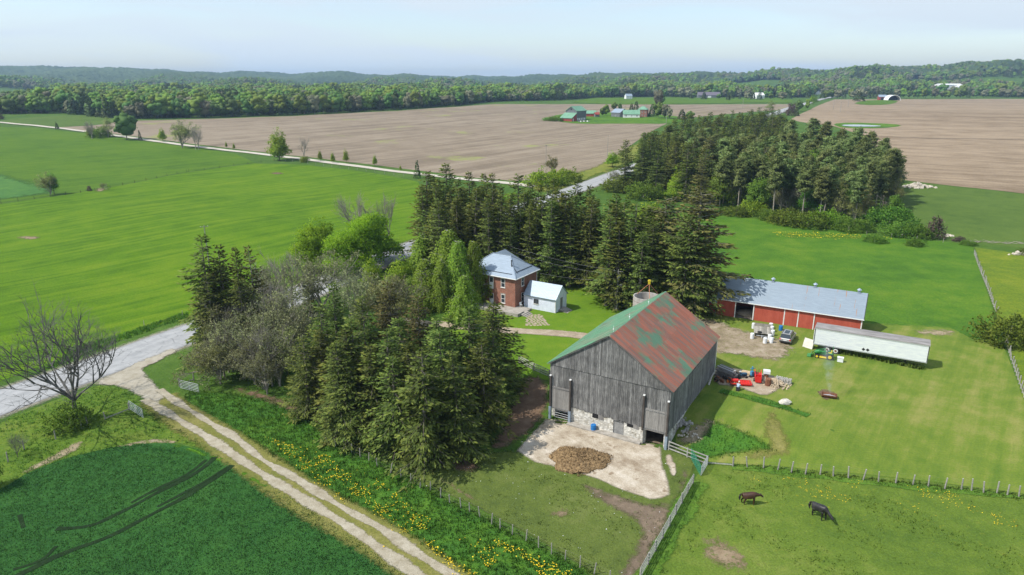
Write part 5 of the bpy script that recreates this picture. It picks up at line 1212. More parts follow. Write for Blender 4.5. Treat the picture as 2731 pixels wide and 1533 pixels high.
# ------------------------------------------------------------------ far buildings
def gable(label, px, py, W, D_, Hh, rh, wm, rm, a=-.5, name='farm_building', cat='building', wins=0, windim=(1.0, 1.3), over=.4, door=None, hipr=0, dz=0, fd=0):
    x, y = G(px, py); t = thing(name, label, cat, (x, y, zt(x, y)+dz), a)
    m = MB(); m.box(-W/2, 0, -1, W/2, D_, Hh) if hipr else m.profx([(0, -1), (D_, -1), (D_, Hh), (D_/2, Hh+rh-.1), (0, Hh)], -W/2, W/2); m.obj('wall', wm, t)
    m = MB(); k = rh/(D_/2)
    if hipr: hip(m, -W/2-over, -over, W/2+over, D_+over, Hh, Hh+rh, hipr)
    else:
        m.profx([(-over, Hh-over*k), (D_/2, Hh+rh), (D_/2, Hh+rh+.15), (-over, Hh-over*k+.15)], -W/2-over, W/2+over)
        m.profx([(D_/2, Hh+rh), (D_+over, Hh-over*k), (D_+over, Hh-over*k+.15), (D_/2, Hh+rh+.15)], -W/2-over, W/2+over)
    m.obj('roof', rm, t)
    for i in range(wins):
        xx = -W/2+W*(i+.5)/wins
        for z in ([1.2] if Hh < 4.5 else [1.2, 4.0]): window(t, xx, z, z+windim[1], windim[0], mull=False)
    if door: m = MB(); m.box(door[0], -.06, -.3, door[1], -.003, door[2]); m.obj('door', door[3], t)
    return t
# gambrel barn of the neighbour farm with a lean-to
x, y = G(1523, 322); fb = thing('gambrel_barn', 'distant grey gambrel barn with green roof and a red lean-to', 'barn', (x, y, zt(x, y)), -.62)
m = MB(); m.prof([(-5.5, -1), (5.5, -1), (5.5, 8.2), (4.6, 9.2), (0, 12.2), (-4.6, 9.2), (-5.5, 8.2)], 0, 17); m.obj('wall', GREYW, fb)
m = MB()
for s_ in (-1, 1):
    q = [(0, 12.45), (s_*5.9, 8.5), (s_*5.9, 8.2), (0, 12.15)]; m.prof(q if s_ > 0 else q[::-1], -.5, 17.5)
m.obj('roof', GREENR, fb)
m = MB(); m.box(-.7, -.08, 9.2, .7, -.01, 10.6); m.obj('hay_door', DARK, fb)
m = MB(); m.profx([(-8, -1), (-.01, -1), (-.01, 6.5), (-8, 2.6)], -6.3, 5.6); m.obj('lean_to', REDF, fb)
m = MB(); m.profx([(-8.5, 2.5), (-.02, 6.75), (-.02, 7.0), (-8.5, 2.75)], -6.7, 5.9); m.obj('lean_to_roof', GREENR, fb)
m = MB(); m.box(5.605, -6.5, 0, 5.66, -5.4, 2.3); m.obj('door', WHITE, fb)
for k in range(5): m = MB(); m.box(5.505, 1.5+k*3, .6, 5.56, 3.2+k*3, 2.4); m.obj('window', WHITE, fb)
x, y = G(1556, 325); t = thing('scrap_heap', 'pale scrap lying beside the distant gambrel barn', 'scrap heap', (x, y, zt(x, y)), 0)
for k in range(7): m = MB(); m.blob((k*1.5-4, gb.uniform(-2, 2), .4), (.8, .7, .7), k, 8, 5, .25, flat=-.3); m.obj('scrap', WHITE if k % 2 else GREYW, t)
gable('low red shed with a green roof right of the distant gambrel barn', 1575, 311, 9, 9, 3, 2.4, REDF, GREENR, -.2, 'small_shed', 'shed', door=(-2, 2, 2.4, REDF))
gable('dark blue-grey shed with a silver roof at the distant farm', 1641, 312, 11, 11, 4.2, 3.2, GREYW, STEEL, -.9, 'dark_shed', 'shed', wins=1)
gable('white garage with a green roof at the distant farm', 1684, 314, 15, 9, 3.4, 3.4, WHITE, GREENR, -.1, 'garage', 'garage', door=(-4, 0, 2.5, WHITE), wins=3)
x, y = G(1604, 313)
gable('distant red brick farmhouse with a light green hip roof', 1712, 312, 8.5, 9, 6.8, 2.9, BRICK, GREENR, -.35, 'farmhouse', 'house', wins=3, hipr=3.6)
gable('small shed between the trees of the distant farm', 1593, 312, 4, 4, 2.6, 1.6, GREYW, REDF, .2, 'small_shed', 'shed')
gable('long distant barn with a purple-grey roof on the green strip', 1892, 260.5, 40, 18, 4.5, 5.5, GREYW, pm('purple_roof', (.11,.095,.12), (.15,.13,.16), 1, .6), -.05, 'long_barn', 'barn', door=(-3, 3, 3.5, WHITE))
gable('white farmhouse behind the yellow willow beyond the woodlot', 2028, 263, 16, 11, 6, 4, WHITE, WHITE, .3, 'farmhouse', 'house', wins=3)
gable('small white house at the far wood edge above the plough land', 1678, 264, 11, 9, 5, 3.4, WHITE, STEEL, .2, 'farmhouse', 'house', wins=2)
gable('white far shed beside the distant road near the top right', 2178, 244, 30, 14, 5, 2.5, WHITE, WHITE, -.1, 'far_shed', 'shed')
gable('little red hall with white gable on the grass island', 2353, 267, 11, 9, 5.2, 3, REDF, STEEL, -.25, 'red_hall', 'shed', door=(-2.5, 3.5, 4.0, DARK))
x, y = G(2385, 268); t = thing('quonset_shed', 'white arched quonset shed with a dark open end', 'shed', (x, y, zt(x, y)), -.15)
m = MB(); nq = 18
q = [(9.5*math.cos(math.pi*i/nq), 8.2*math.sin(math.pi*i/nq)) for i in range(nq+1)]; qi = [(9.0*math.cos(math.pi*i/nq), 7.7*math.sin(math.pi*i/nq)) for i in range(nq+1)]
V = [(a_, 0, b_) for a_, b_ in q]+[(a_, 20, b_) for a_, b_ in q]+[(a_, 0, b_) for a_, b_ in qi]+[(a_, 20, b_) for a_, b_ in qi]; n1 = nq+1
m.add(V, [(i, i+1, n1+i+1, n1+i) for i in range(nq)]+[(2*n1+i, 3*n1+i, 3*n1+i+1, 2*n1+i+1) for i in range(nq)]+[(i, 2*n1+i, 2*n1+i+1, i+1) for i in range(nq)]); m.obj('shell', WHITE, t)
m = MB(); m.prof([(8.9*math.cos(math.pi*i/nq), 7.6*math.sin(math.pi*i/nq)) for i in range(nq+1)], 12, 12.3); m.obj('bulkhead', DARK, t)
for k, (px, py, W, D_, Hh, rh, lb) in enumerate([(2532, 250, 52, 16, 9, 2, 'long white distant shed on the far meadow at the right'), (2561, 250.5, 14, 12, 6, 3, 'smaller white far shed right of the long white one'),
        (2518, 213, 60, 26, 13, 6, 'pale farmhouse high on the right hillside'), (2557, 219.5, 125, 16, 7, 2, 'long pale strip of greenhouse on the right hillside'), (2649, 207, 40, 20, 10, 4, 'small pale house far up the right hillside'),
        (2205, 217.5, 50, 20, 9, 4, 'pale house on the hillside above the distant road, left one'), (2222, 219, 40, 18, 8, 4, 'pale house on the hillside above the distant road, right one'), (1912, 220, 34, 16, 9, 5, 'tiny white house in the far woods above the purple-roofed barn')]):
    gable(lb, px, py, W, D_, Hh, rh, WHITE, WHITE, 0.1, 'distant_house', 'building', dz=9)
# ------------------------------------------------------------------ fences, gates, poles
WIREM = pm('rusty_fence_wire', (.12,.11,.10), (.2,.18,.16), 3, .7)
def posts_fence(name, label, P2, hgt_, r, mat, wires=3, square=False, tilt=.05, wmat=None, rails=0, cat='fence', railh=None, lift=0):
    x0, y0 = P2[0]; t = thing(name, label, cat, (x0, y0, zt(x0, y0)+lift)); z00 = zt(x0, y0)
    m = MB(); (m.box(-r, -r, -.2, r, r, hgt_) if square else m.tube((0, 0, -.2), (0, 0, hgt_), r*1.05, r*.9, n=7)); me = m.mesh('post', mat)
    for i, (x, y) in enumerate(P2):
        o = bpy.data.objects.new('post', me); C.objects.link(o); o.parent = t; o.location = (x-x0, y-y0, zt(x, y)-z00)
        o.rotation_euler = (gb.normal()*tilt, gb.normal()*tilt, gb.uniform(0, 3)); o.scale = (1, 1, float(gb.uniform(.9, 1.08)))
    for k in range(wires):
        m = MB(); z = hgt_*(.35+.6*k/max(1, wires-1))
        for (a_, b_), (c_, d_) in zip(P2[:-1], P2[1:]): m.tube((a_-x0, b_-y0, zt(a_, b_)-z00+z), (c_-x0, d_-y0, zt(c_, d_)-z00+z), .0035, n=3, cap=False)
        m.obj('wire', wmat or WIREM, t)
    for (a_, b_), (c_, d_) in zip(P2[:-1], P2[1:]):
        for k in range(rails):
            z = (railh or hgt_)*(.2+.75*k/max(1, rails-1)); m = MB(); off = .06
            m.obox((a_-x0, b_-y0, zt(a_, b_)-z00+z+gb.normal()*.015), (c_-x0, d_-y0, zt(c_, d_)-z00+z+gb.normal()*.015), .035, .14, float(gb.uniform(.2, .9))); m.obj('rail', RAILW, t)
    return t
R1 = [(1740+x/2.6, 1150+y/2.6) for x, y in [(558,245),(657,250),(770,258),(870,268),(962,288),(1060,300),(1163,300),(1253,312),(1358,325),(1461,338),(1567,350),(1686,362),(1805,372),(1912,385),(2025,402),(2142,405),(2212,412),(2295,428),(2388,430),(2460,443),(2540,455),(2630,470),(2740,485)]]
posts_fence('wire_fence', 'wire fence on stout grey posts between the mown lawn and the horse paddock', [G(*p) for p in R1], 1.42, .085, POSTW, 3)
R2 = [(850+x/2.576, 1150+y/2.576) for x, y in [(60,95),(118,110),(175,128),(225,150),(285,180),(345,205),(403,243),(495,290),(567,318),(635,358),(697,390),(768,405),(838,458),(900,495),(977,528),(1037,555),(1108,592),(1188,638),(1247,670),(1330,710),(1425,752),(1510,800),(1600,845),(1693,885),(1795,935),(1892,983),(2000,1035)]]
posts_fence('wire_fence', 'sagging wire fence on thin posts along the dandelion verge', [G(*p) for p in R2], 1.25, .06, POSTW, 3)
s = [(2100+x/2.41, 560+y/2.41) for x, y in [(1200,285),(1245,410),(1285,515),(1340,660)]]; a_, b_ = G(*s[0]), G(*s[-1])
def along(A, B, st): n_ = max(1, int(math.hypot(B[0]-A[0], B[1]-A[1])/st)); return [(A[0]+(B[0]-A[0])*i/n_, A[1]+(B[1]-A[1])*i/n_) for i in range(n_+1)]
posts_fence('stake_fence', 'old grey stake fence between the hay meadow and the buttercup field', along(a_, b_, 1.9), 1.3, .10, POSTW, 2, tilt=.09, rails=1)
s = [(2100+x/2.41, 560+y/2.41) for x, y in [(1408,872),(1520,1205)]]; posts_fence('stake_fence', 'old grey stake fence running down the right edge past the large bush', along(G(*s[0]), G(*s[1]), 1.7), 1.3, .10, POSTW, 2, tilt=.09, rails=1)
posts_fence('pasture_fence', 'thin wire fence with short posts dividing the two left pastures', along(GD(-40, 520), GD(240, 481), 5)+along(GD(245, 480), GD(470, 433), 6)+along(GD(475, 432), GD(690, 405), 7), 1.3, .07, DARKW, 2)
posts_fence('pasture_fence', 'short-post wire fence along the near side of the gravel side road', along(GD(700, 402), GD(1040, 446), 6), 1.3, .08, POSTW, 2)
posts_fence('pasture_fence', 'post and wire fence in front of the bushes by the woodlot', along(GD(2180, 592), GD(2440, 616), 6), 1.3, .06, POSTW, 2)
posts_fence('board_fence', 'weathered board fence along the right side of the barnyard', along(G(1848, 1290), G(1707, 1545), 2.1), 1.35, .07, POSTW, 0, True, .02, rails=4)
posts_fence('board_fence', 'pale rail fence from the right corner of the barn', along(G(1783, 1200), G(1884, 1240), 2.0), 1.25, .06, RAILW, 0, True, .02, rails=3)
posts_fence('pole_rail', 'single long rail between two posts beside the green gate', [G(1886, 1238), G(1740+560/2.6, 1150+243/2.6)], 1.05, .08, POSTW, 0, rails=1)
posts_fence('board_fence', 'four-rail wooden fence left of the barn above the brown soil', along(G(1384, 968), G(1466, 1008), 2.5), 1.3, .08, POSTW, 0, True, .02, rails=4)
def pipe_gate(label, A, B, h, mat, bars=6, name='metal_gate', lean=0):
    A = Vector((*A, zt(*A)+.12)); B = Vector((*B, zt(*B)+.12)); t = thing(name, label, 'gate', tuple(A)); d = B-A
    for k in range(bars):
        z = h*k/(bars-1); m = MB(); m.tube((0, 0, z), (d.x, d.y, d.z+z), .03, n=6); m.obj('bar', mat, t)
    for f_ in (0, .5, 1): m = MB(); m.tube((d.x*f_, d.y*f_, d.z*f_), (d.x*f_, d.y*f_, d.z*f_+h), .035, n=6); m.obj('upright', mat, t)
    return t
ZZ = lambda x, y: G(x/3.286, 760+y/3.286)
pipe_gate('six-bar galvanised gate standing open in the tall grass under the left spruces', ZZ(1582, 905), ZZ(1745, 945), 1.25, GALV)
pipe_gate('six-bar galvanised gate left of the farm track, near the large bare tree', ZZ(1138, 1090), ZZ(1258, 1168), 1.25, GALV)
pipe_gate('narrow green pipe gate swung out at the corner of the barnyard', G(1842, 1222), G(1867, 1268), 1.2, pm('green_gate_paint', (.02,.16,.10), (.03,.22,.14), 3, .5), 6)
pipe_gate('short grey gate beside the green one at the barnyard corner', G(1886, 1241), G(1869, 1270), 1.2, GALV, 5)
posts_fence('brace_fence', 'silver brace rail from a post to the left gate', [ZZ(925, 1180), ZZ(1132, 1098)], 1.15, .09, POSTW, 1, rails=1)
posts_fence('brace_fence', 'timber brace behind the open gate under the left spruces', [ZZ(1575, 890), ZZ(1700, 840)], 1.3, .1, POSTW, 1, rails=1)
posts_fence('corner_fence', 'few leaning posts with wire left of the crop field', [ZZ(770, 1235), ZZ(718, 1262), ZZ(490, 1352), ZZ(215, 1446), G(22, 1232)], 1.3, .08, POSTW, 2)
posts_fence('road_fence', 'posts of a roadside fence across the pasture edge', along(ZZ(-50, 830), ZZ(900, 470), 5)+along(ZZ(900, 470), ZZ(1600, 270), 6), 1.2, .06, POSTW, 2)
def pole(label, x, y, h, arms=1, lamp=False, group=None, rz=.5, r=.14, tr=False):
    t = thing('utility_pole', label, 'utility pole', (x, y, zt(x, y)), rz, group)
    m = MB(); m.tube((0, 0, -.3), (0, 0, h), r, r*.65, n=8); m.obj('shaft', POSTW, t)
    for k in range(arms): m = MB(); m.box(-.9, -.05, h-.45-k*.8, .9, .05, h-.33-k*.8); m.obj('crossarm', POSTW, t)
    if lamp: m = MB(); m.tube((0, 0, h*.62), (.7, 0, h*.66), .03, n=5); m.blob((.8, 0, h*.65), (.2, .14, .1), 1, 8, 5, 0); m.obj('lamp', WHITE, t)
    if tr: m = MB(); m.tube((.28, 0, h-1.5), (.28, 0, h-.8), .16, n=8); m.obj('transformer', GALV, t)
    for sx in (-.8, 0, .8): m = MB(); m.tube((sx, 0, h-.33), (sx, 0, h-.2), .05, n=6); m.obj('insulator', WHITE, t)
    return t
px_, py_ = G(1220+2045/4.82, 600+1108/4.82)
pole('grey utility pole with a yard lamp on the house lawn beside the barn roof', px_, py_, 8.3, 1, True, rz=-.6, tr=True)
rp = [GD(513, 566, 10.5)]; pole('weathered pole showing its tip above the leftmost spruces', *rp[0], 10.5, 1)
p_ = GD(1374, 364, 11); pole('thin dark pole at the stubble edge near the junction, left of two', *p_, 11, 1); q_ = GD(1530, 340, 11); pole('thin dark pole near the woodlot tip, right of two', *q_, 11, 0)
for px, py, lb in [(1573, 266, 'pole in front of the distant sheds'), (1678, 278, 'pale pole beside the brown tree of the distant farm'), (1625, 262, 'tall pole behind the distant brick farmhouse'), (2099, 252, 'pole by the distant road, nearest one'), (2136, 248, 'pole by the distant road, second one'), (2117, 256, 'pole by the distant road, between the taller ones'), (1870, 248, 'pole beside the distant purple-roofed barn')]:
    x, y = GD(px, py, 10); pole(lb, x, y, 10, 1, r=.2)
def wire(label, A, B, sag=.8, n=14, r=.012):
    A = Vector(A); B = Vector(B); m = MB(); pts = [A.lerp(B, i/n)-Vector((0, 0, sag*4*(i/n)*(1-i/n))) for i in range(n+1)]
    o = pts[0]
    for a_, b_ in zip(pts[:-1], pts[1:]): m.tube(a_-o, b_-o, r, n=3, cap=False)
    ob = m.obj('overhead_wire', pm('wire_metal', (.3,.3,.31), (.4,.4,.41), 2, .5) if 'wire_metal' not in bpy.data.materials else bpy.data.materials['wire_metal']); ob.location = o; tag(ob, label, 'wire'); return ob
far = (-30, 176, 10)
wire('overhead wire from the house pole up to the spruce row, upper line', (px_-.5, py_+.3, 8.0), (px_-28, py_+22, 10.5), 1.0); wire('overhead wire from the house pole towards the spruce row, middle line', (px_+.5, py_, 7.2), (px_-26, py_+21, 9.0), 1.2)
wire('service wire from the house pole to the corner of the brick house', (px_, py_, 6.2), (*frame_xy(HF, .1, HD-.2), 5.6), .5)
# ------------------------------------------------------------------ yard objects
Q3 = lambda x, y, dz=0: G(1880+x/4.025, 720+y/4.025, dz)
Q4 = lambda x, y, dz=0: G(1840+x/6.024, 920+y/6.024, dz)
def drum(label, x, y, h, r, mat, name='barrel', cat='barrel', group=None, tilt=(0, 0), rib=True, lid=None):
    t = thing(name, label, cat, (x, y, zt(x, y)), gb.uniform(0, 3), group)
    pr = [(r*.9, 0), (r, .05*h), (r, .32*h), (r*1.035, .34*h), (r, .36*h), (r, .64*h), (r*1.035, .66*h), (r, .68*h), (r, .94*h), (r*.9, h)]
    m = MB(); m.lathe(pr, 18); b_ = m.obj('body', mat, t, smooth=False)
    m = MB(); m.tube((r*.45, 0, h), (r*.45, 0, h+.03), .05, n=8); m.obj('cap', lid or mat, t)
    t.rotation_euler[0] = tilt[0]; t.rotation_euler[1] = tilt[1]; return t
for (px, py), lb in zip([(520, 628), (504, 738), (706, 628), (716, 662), (724, 705), (692, 752), (642, 788), (708, 785)],
        ['white barrel at the far left corner of the wagon', 'tall white barrel at the left side of the wagon', 'white barrel at the far right corner of the wagon', 'white barrel right of the wagon, second from the back', 'white barrel right of the wagon, third from the back', 'white barrel right of the wagon tongue', 'white barrel in front of the wagon, left of the frontmost two', 'white barrel in front of the wagon nearest to the grey car']):
    x, y = Q3(px, py); drum(lb, x, y, 1.02, .32, WPL, group='white barrels round the wagon', tilt=(.12, .1) if py == 785 else (0, 0))
x, y = Q3(812, 648); drum('blue barrel against the red shed door behind the car', x, y, .9, .34, BLUEP)
x, y = G(1400+412/2.26, 720+970/2.26); drum('open blue barrel in front of the whitewashed barn wall', x, y, .95, .36, BLUEP)
x, y = G(1400+462/2.26, 720+972/2.26); t = thing('pale_rock', 'flat pale rock lying right of the blue barrel by the barn', 'rock', (x, y, zt(x, y))); m = MB(); m.blob((0, 0, .18), (.72, .45, .32), 4, 12, 7, .08, flat=-.1); m.obj('stone', pm('pale_stone', (.42,.39,.34), (.58,.55,.5), 3, .9), t, smooth=True)
# wagon
x, y = Q3(610, 690); t = thing('flat_wagon', 'old grey flat wagon surrounded by white barrels', 'wagon', (x, y, zt(x, y)), -.35)
WGW = pm('grey_planks', (.20,.185,.16), (.34,.32,.28), 4, .9, tintamt=.3)
for k in range(9): m = MB(); m.box(-1.35+k*.305, -1.9, .78, -1.35+k*.305+.29, 1.9, .83, float(gb.random())); m.obj('plank', WGW, t)
m = MB(); m.box(-1.3, -1.8, .62, -1.18, 1.8, .775); m.box(1.18, -1.8, .62, 1.3, 1.8, .775); m.obj('frame', RUST, t)
m = MB(); m.box(-1.35, 1.83, .835, 1.35, 1.9, 1.35); m.obj('headboard', WGW, t)
m = MB(); m.box(-.05, -3.2, .42, .05, -1.5, .52); m.obj('tongue', GALV, t); m = MB(); m.box(-.9, -2.1, .40, .9, -1.98, .50); m.obj('axle', GALV, t)
for sx in (-1, 1):
    for yy in (-1.35, 1.2):
        m = MB(); m.tube((sx*1.0-.1, yy, .36), (sx*1.0+.1, yy, .36), .36, n=14); m.obj('wheel', RUBBER, t)
m = MB(); m.tube((-.4, -1.6, .84), (-.4, -1.6, 1.02), .36, n=14); m.obj('spare_tyre', RUBBER, t)
# car (estate / SUV), nose away from the camera
ra = np.array(Q3(853, 800)); fa = np.array(Q3(938, 672)); dd = fa-ra; ang = math.atan2(dd[1], dd[0])
t = thing('parked_suv', 'silver-grey estate SUV parked facing the red shed doors', 'car', (*((ra+dd/np.linalg.norm(dd)*2.45)), 0), ang)
CARP = pm('silver_grey_paint', (.42,.42,.42), (.48,.48,.48), 1, .28, metal=.5, spec=.5)
Lc, Wc = 4.9, 1.9
def loft(m, sec, mat=None):
    """sec: list of (x, [(y,z)...]) closed rings"""
    n = len(sec[0][1]); q = [(x, y, z) for x, r in sec for y, z in r]
    f = [(k*n+i, k*n+(i+1) % n, (k+1)*n+(i+1) % n, (k+1)*n+i) for k in range(len(sec)-1) for i in range(n)]
    m.add(q, f+[tuple(range(n)), tuple(range((len(sec)-1)*n, len(sec)*n))[::-1]])
def ringc(hw, z0, z1, ch=.12): return [(-hw, z0+.1), (-hw+.06, z0), (hw-.06, z0), (hw, z0+.1), (hw, z1-ch), (hw-ch, z1), (-hw+ch, z1), (-hw, z1-ch)]
m = MB(); loft(m, [(-2.45, ringc(.86, .48, .98)), (-2.38, ringc(.93, .36, 1.06)), (-1.0, ringc(.95, .30, 1.08)), (1.0, ringc(.95, .30, 1.05)), (1.9, ringc(.93, .32, 1.0)), (2.35, ringc(.88, .36, .88)), (2.45, ringc(.80, .44, .74))]); m.obj('body', CARP, t)
def ringt(hw, z0, z1, tp): return [(-hw, z0), (hw, z0), (hw-tp, z1), (-hw+tp, z1)]
m = MB(); loft(m, [(-2.36, ringt(.86, 1.04, 1.06, .02)), (-2.02, ringt(.86, 1.04, 1.72, .17)), (.25, ringt(.86, 1.04, 1.74, .17)), (1.12, ringt(.86, 1.02, 1.05, .02))]); m.obj('cabin', GLASS, t)
m = MB(); loft(m, [(-2.08, ringt(.72, 1.70, 1.765, .05)), (-.9, ringt(.74, 1.715, 1.80, .05)), (.28, ringt(.72, 1.715, 1.775, .05))]); m.obj('roof', CARP, t)
m = MB(); m.box(-1.75, -.38, 1.803, -.15, .38, 1.815); m.obj('sunroof', GLASS, t)
for sy in (-1, 1):
    m = MB(); m.obox((-1.9, sy*.62, 1.83), (.1, sy*.62, 1.83), .04, .05); m.obj('roof_rail', BLACKP, t)
    for xx in (-2.1, -1.25, -.35): m = MB(); m.obox((xx, sy*.875, 1.05), (xx+.02, sy*.705, 1.72), .09, .03); m.obj('pillar', CARP, t)
    m = MB(); m.obox((1.05, sy*.83, 1.07), (.28, sy*.69, 1.74), .08, .05); m.obj('pillar', CARP, t)
    m = MB(); m.box(.75, sy*1.06-.09, 1.05, .93, sy*1.06+.09, 1.19); m.obj('mirror', CARP, t)
    for xx in (-1.5, 1.5):
        m = MB(); m.tube((xx, sy*.80-.02, .36), (xx, sy*.96+.0, .36), .36, n=18); w_ = m.obj('wheel', RUBBER, t)
        m = MB(); m.tube((xx, sy*.955, .36), (xx, sy*.975, .36), .22, n=14); m.obj('rim', GALV, w_)
    m = MB(); m.box(-2.47, sy*.78-.1, .78, -2.40, sy*.78+.1, 1.02); m.obj('tail_light', REDP, t)
m = MB(); m.box(-2.52, -.85, .40, -2.36, .85, .62); m.obj('bumper', BLACKP, t)
m = MB(); m.box(-2.475, -.26, .70, -2.452, .26, .83); m.obj('number_plate', WHITE, t)
# beige panel leaning on the trailer corner
x, y = Q3(1096, 835); t = thing('beige_panel', 'thick beige board leaning by the rear end of the trailer', 'panel', (x, y, 0), -.95)
m = MB(); m.box(-.8, -.1, 0, .9, .14, 1.55); m.obj('board', pm('beige_board', (.5,.47,.42), (.62,.59,.54), 1.5, .8), t); t.rotation_euler[0] = -.32
m = MB(); m.box(-.7, -.13, .1, .8, -.103, .18); m.obj('batten', TRIM, t)
# compact tractor
a_ = np.array(Q3(1165, 925)); b_ = np.array(Q3(1395, 962)); ang = math.atan2((a_-b_)[1], (a_-b_)[0]); cxy = (a_+b_)/2
t = thing('compact_tractor', 'small green tractor with yellow wheels and front loader beside the trailer', 'tractor', (*cxy, 0), ang)
m = MB(); loft(m, [(-.2, ringc(.30, .62, 1.10, .06)), (.9, ringc(.30, .62, 1.14, .08)), (1.45, ringc(.27, .62, 1.02, .08))]); m.obj('bonnet', GREENP, t)
m = MB(); m.box(-1.15, -.28, .5, 1.4, .28, .615); m.obj('chassis', BLACKP, t)
m = MB(); m.box(-.95, -.25, .9, -.5, .25, 1.0); m.box(-1.02, -.25, 1.0, -.9, .25, 1.4); m.obj('seat', YELP, t)
m = MB(); m.tube((-.25, 0, 1.1), (-.38, 0, 1.4), .025, n=6); m.tube((-.38, 0, 1.38), (-.40, 0, 1.41), .19, n=14); m.obj('steering_wheel', BLACKP, t)
for sy in (-1, 1):
    m = MB(); m.tube((-.8, sy*.42, .5), (-.8, sy*.72, .5), .50, n=18); w_ = m.obj('rear_wheel', RUBBER, t); m = MB(); m.tube((-.8, sy*.70, .5), (-.8, sy*.735, .5), .28, n=14); m.obj('rim', YELP, w_)
    m = MB(); m.tube((1.05, sy*.42, .32), (1.05, sy*.64, .32), .32, n=16); w_ = m.obj('front_wheel', RUBBER, t); m = MB(); m.tube((1.05, sy*.62, .32), (1.05, sy*.655, .32), .18, n=12); m.obj('rim', YELP, w_)
    m = MB(); m.box(-1.2, sy*.57-.16, 1.02, -.4, sy*.57+.16, 1.10); m.obj('fender', GREENP, t)
    m = MB(); m.obox((-.1, sy*.48, .75), (-.05, sy*.48, 1.45), .1, .1); m.obox((-.05, sy*.48, 1.42), (1.3, sy*.48, 1.0), .09, .12); m.obox((1.3, sy*.48, 1.0), (1.95, sy*.48, .35), .09, .1); m.obj('loader_arm', GREENP, t)
    m = MB(); m.obox((-1.1, sy*.45, 1.0), (-1.15, sy*.45, 2.0), .06, .06); m.obj('roll_bar', GREENP, t)
m = MB(); m.obox((-1.15, -.45, 2.0), (-1.15, .45, 2.0), .06, .06); m.obj('roll_bar', GREENP, t)
m = MB(); m.prof([(1.9, .10), (2.45, .08), (2.5, .12), (2.0, .16), (1.95, .62), (1.88, .62)], -.75, .75); m.obj('bucket', GREENP, t)
m = MB(); m.box(-1.0, -.6, .16, .7, .6, .28); m.obj('mower_deck', YELP, t)
x, y = Q3(1450, 985); t = thing('white_weight_box', 'white box on the ground behind the green tractor', 'box', (x, y, 0), ang)
m = MB(); m.box(-.42, -.3, .05, .42, .3, .72); m.obj('box', WPL, t); m = MB(); m.box(-.46, -.34, .72, .46, .34, .78); m.obj('lid', WPL, t)
# fire drum and its smoke
x, y = Q4(2235, 845); dx_, dy_ = np.array(Q4(2330, 850))-np.array(Q4(2130, 820)); t = thing('fire_drum', 'rusty half drum used as a smoking fire pit on the lawn', 'fire pit', (x, y, 0), math.atan2(dy_, dx_))
m = MB(); nn_ = 12; q = []; f = []
for xx in (-.95, .95):
    for r_ in (.5, .46):
        for i in range(nn_+1): a = math.pi+math.pi*i/nn_*1.0; q.append((xx, r_*math.cos(a), .55+r_*math.sin(a)))
n1 = nn_+1
for i in range(nn_): f += [(i, i+1, 2*n1+i+1, 2*n1+i), (n1+i, 3*n1+i, 3*n1+i+1, n1+i+1), (i, n1+i, n1+i+1, i+1), (2*n1+i, 2*n1+i+1, 3*n1+i+1, 3*n1+i)]
f += [(0, 2*n1, 3*n1, n1), (nn_, n1+nn_, 3*n1+nn_, 2*n1+nn_)]
m.add(q, f); m.obj('shell', RUST, t)
for xx in (-.96, .93):
    m = MB(); m.profx([(.48*math.cos(math.pi+math.pi*i/nn_), .55+.48*math.sin(math.pi+math.pi*i/nn_)) for i in range(nn_+1)], xx, xx+.03); m.obj('end_plate', RUST, t)
m = MB(); m.blob((0, 0, .3), (.8, .33, .14), 5, 12, 6, .2); m.obj('ash', pm('grey_ash', (.22,.23,.25), (.42,.44,.47), 6, .95), t)
for xx in (-.6, .6): m = MB(); m.box(xx-.05, -.35, 0, xx+.05, .35, .10); m.obj('foot', BLACKP, t)
sm = bpy.data.materials.new('smoke'); sm.use_nodes = True; sn = sm.node_tree.nodes; slk = sm.node_tree.links
for n_ in list(sn): sn.remove(n_)
so = sn.new('ShaderNodeOutputMaterial'); sv = sn.new('ShaderNodeVolumePrincipled'); sv.inputs['Color'].default_value = (.75,.85,.98,1)
tcx = sn.new('ShaderNodeTexCoord'); nz_ = sn.new('ShaderNodeTexNoise'); nz_.inputs['Scale'].default_value = .8; nz_.inputs['Detail'].default_value = 3; slk.new(tcx.outputs['Object'], nz_.inputs['Vector'])
sxz = sn.new('ShaderNodeSeparateXYZ'); slk.new(tcx.outputs['Object'], sxz.inputs[0])
dn = mth(sn, slk, 'MULTIPLY', mth(sn, slk, 'SUBTRACT', nz_.outputs['Fac'], .38, clamp=True), mth(sn, slk, 'MULTIPLY_ADD', sxz.outputs['Z'], -.13, 1.0, clamp=True))
zq = mth(sn, slk, 'POWER', sxz.outputs['Z'], 1.25)
xr = mth(sn, slk, 'MULTIPLY_ADD', zq, .09, sxz.outputs['X']); yr = mth(sn, slk, 'MULTIPLY_ADD', sxz.outputs['Z'], -.10, sxz.outputs['Y'])
rr_ = mth(sn, slk, 'SQRT', mth(sn, slk, 'ADD', mth(sn, slk, 'MULTIPLY', xr, xr), mth(sn, slk, 'MULTIPLY', yr, yr)))
fo = mth(sn, slk, 'SUBTRACT', 1.0, mth(sn, slk, 'DIVIDE', rr_, mth(sn, slk, 'MULTIPLY_ADD', sxz.outputs['Z'], .215, .25)), clamp=True)
slk.new(mth(sn, slk, 'MULTIPLY', mth(sn, slk, 'MULTIPLY', dn, mth(sn, slk, 'MULTIPLY', fo, fo)), 5.5), sv.inputs['Density']); slk.new(sv.outputs['Volume'], so.inputs['Volume'])
m = MB(); m.lathe([(.25, 0), (.45, 1.2), (.65, 2.6), (1.0, 4.2), (1.5, 6), (1.9, 7.4)], 14)
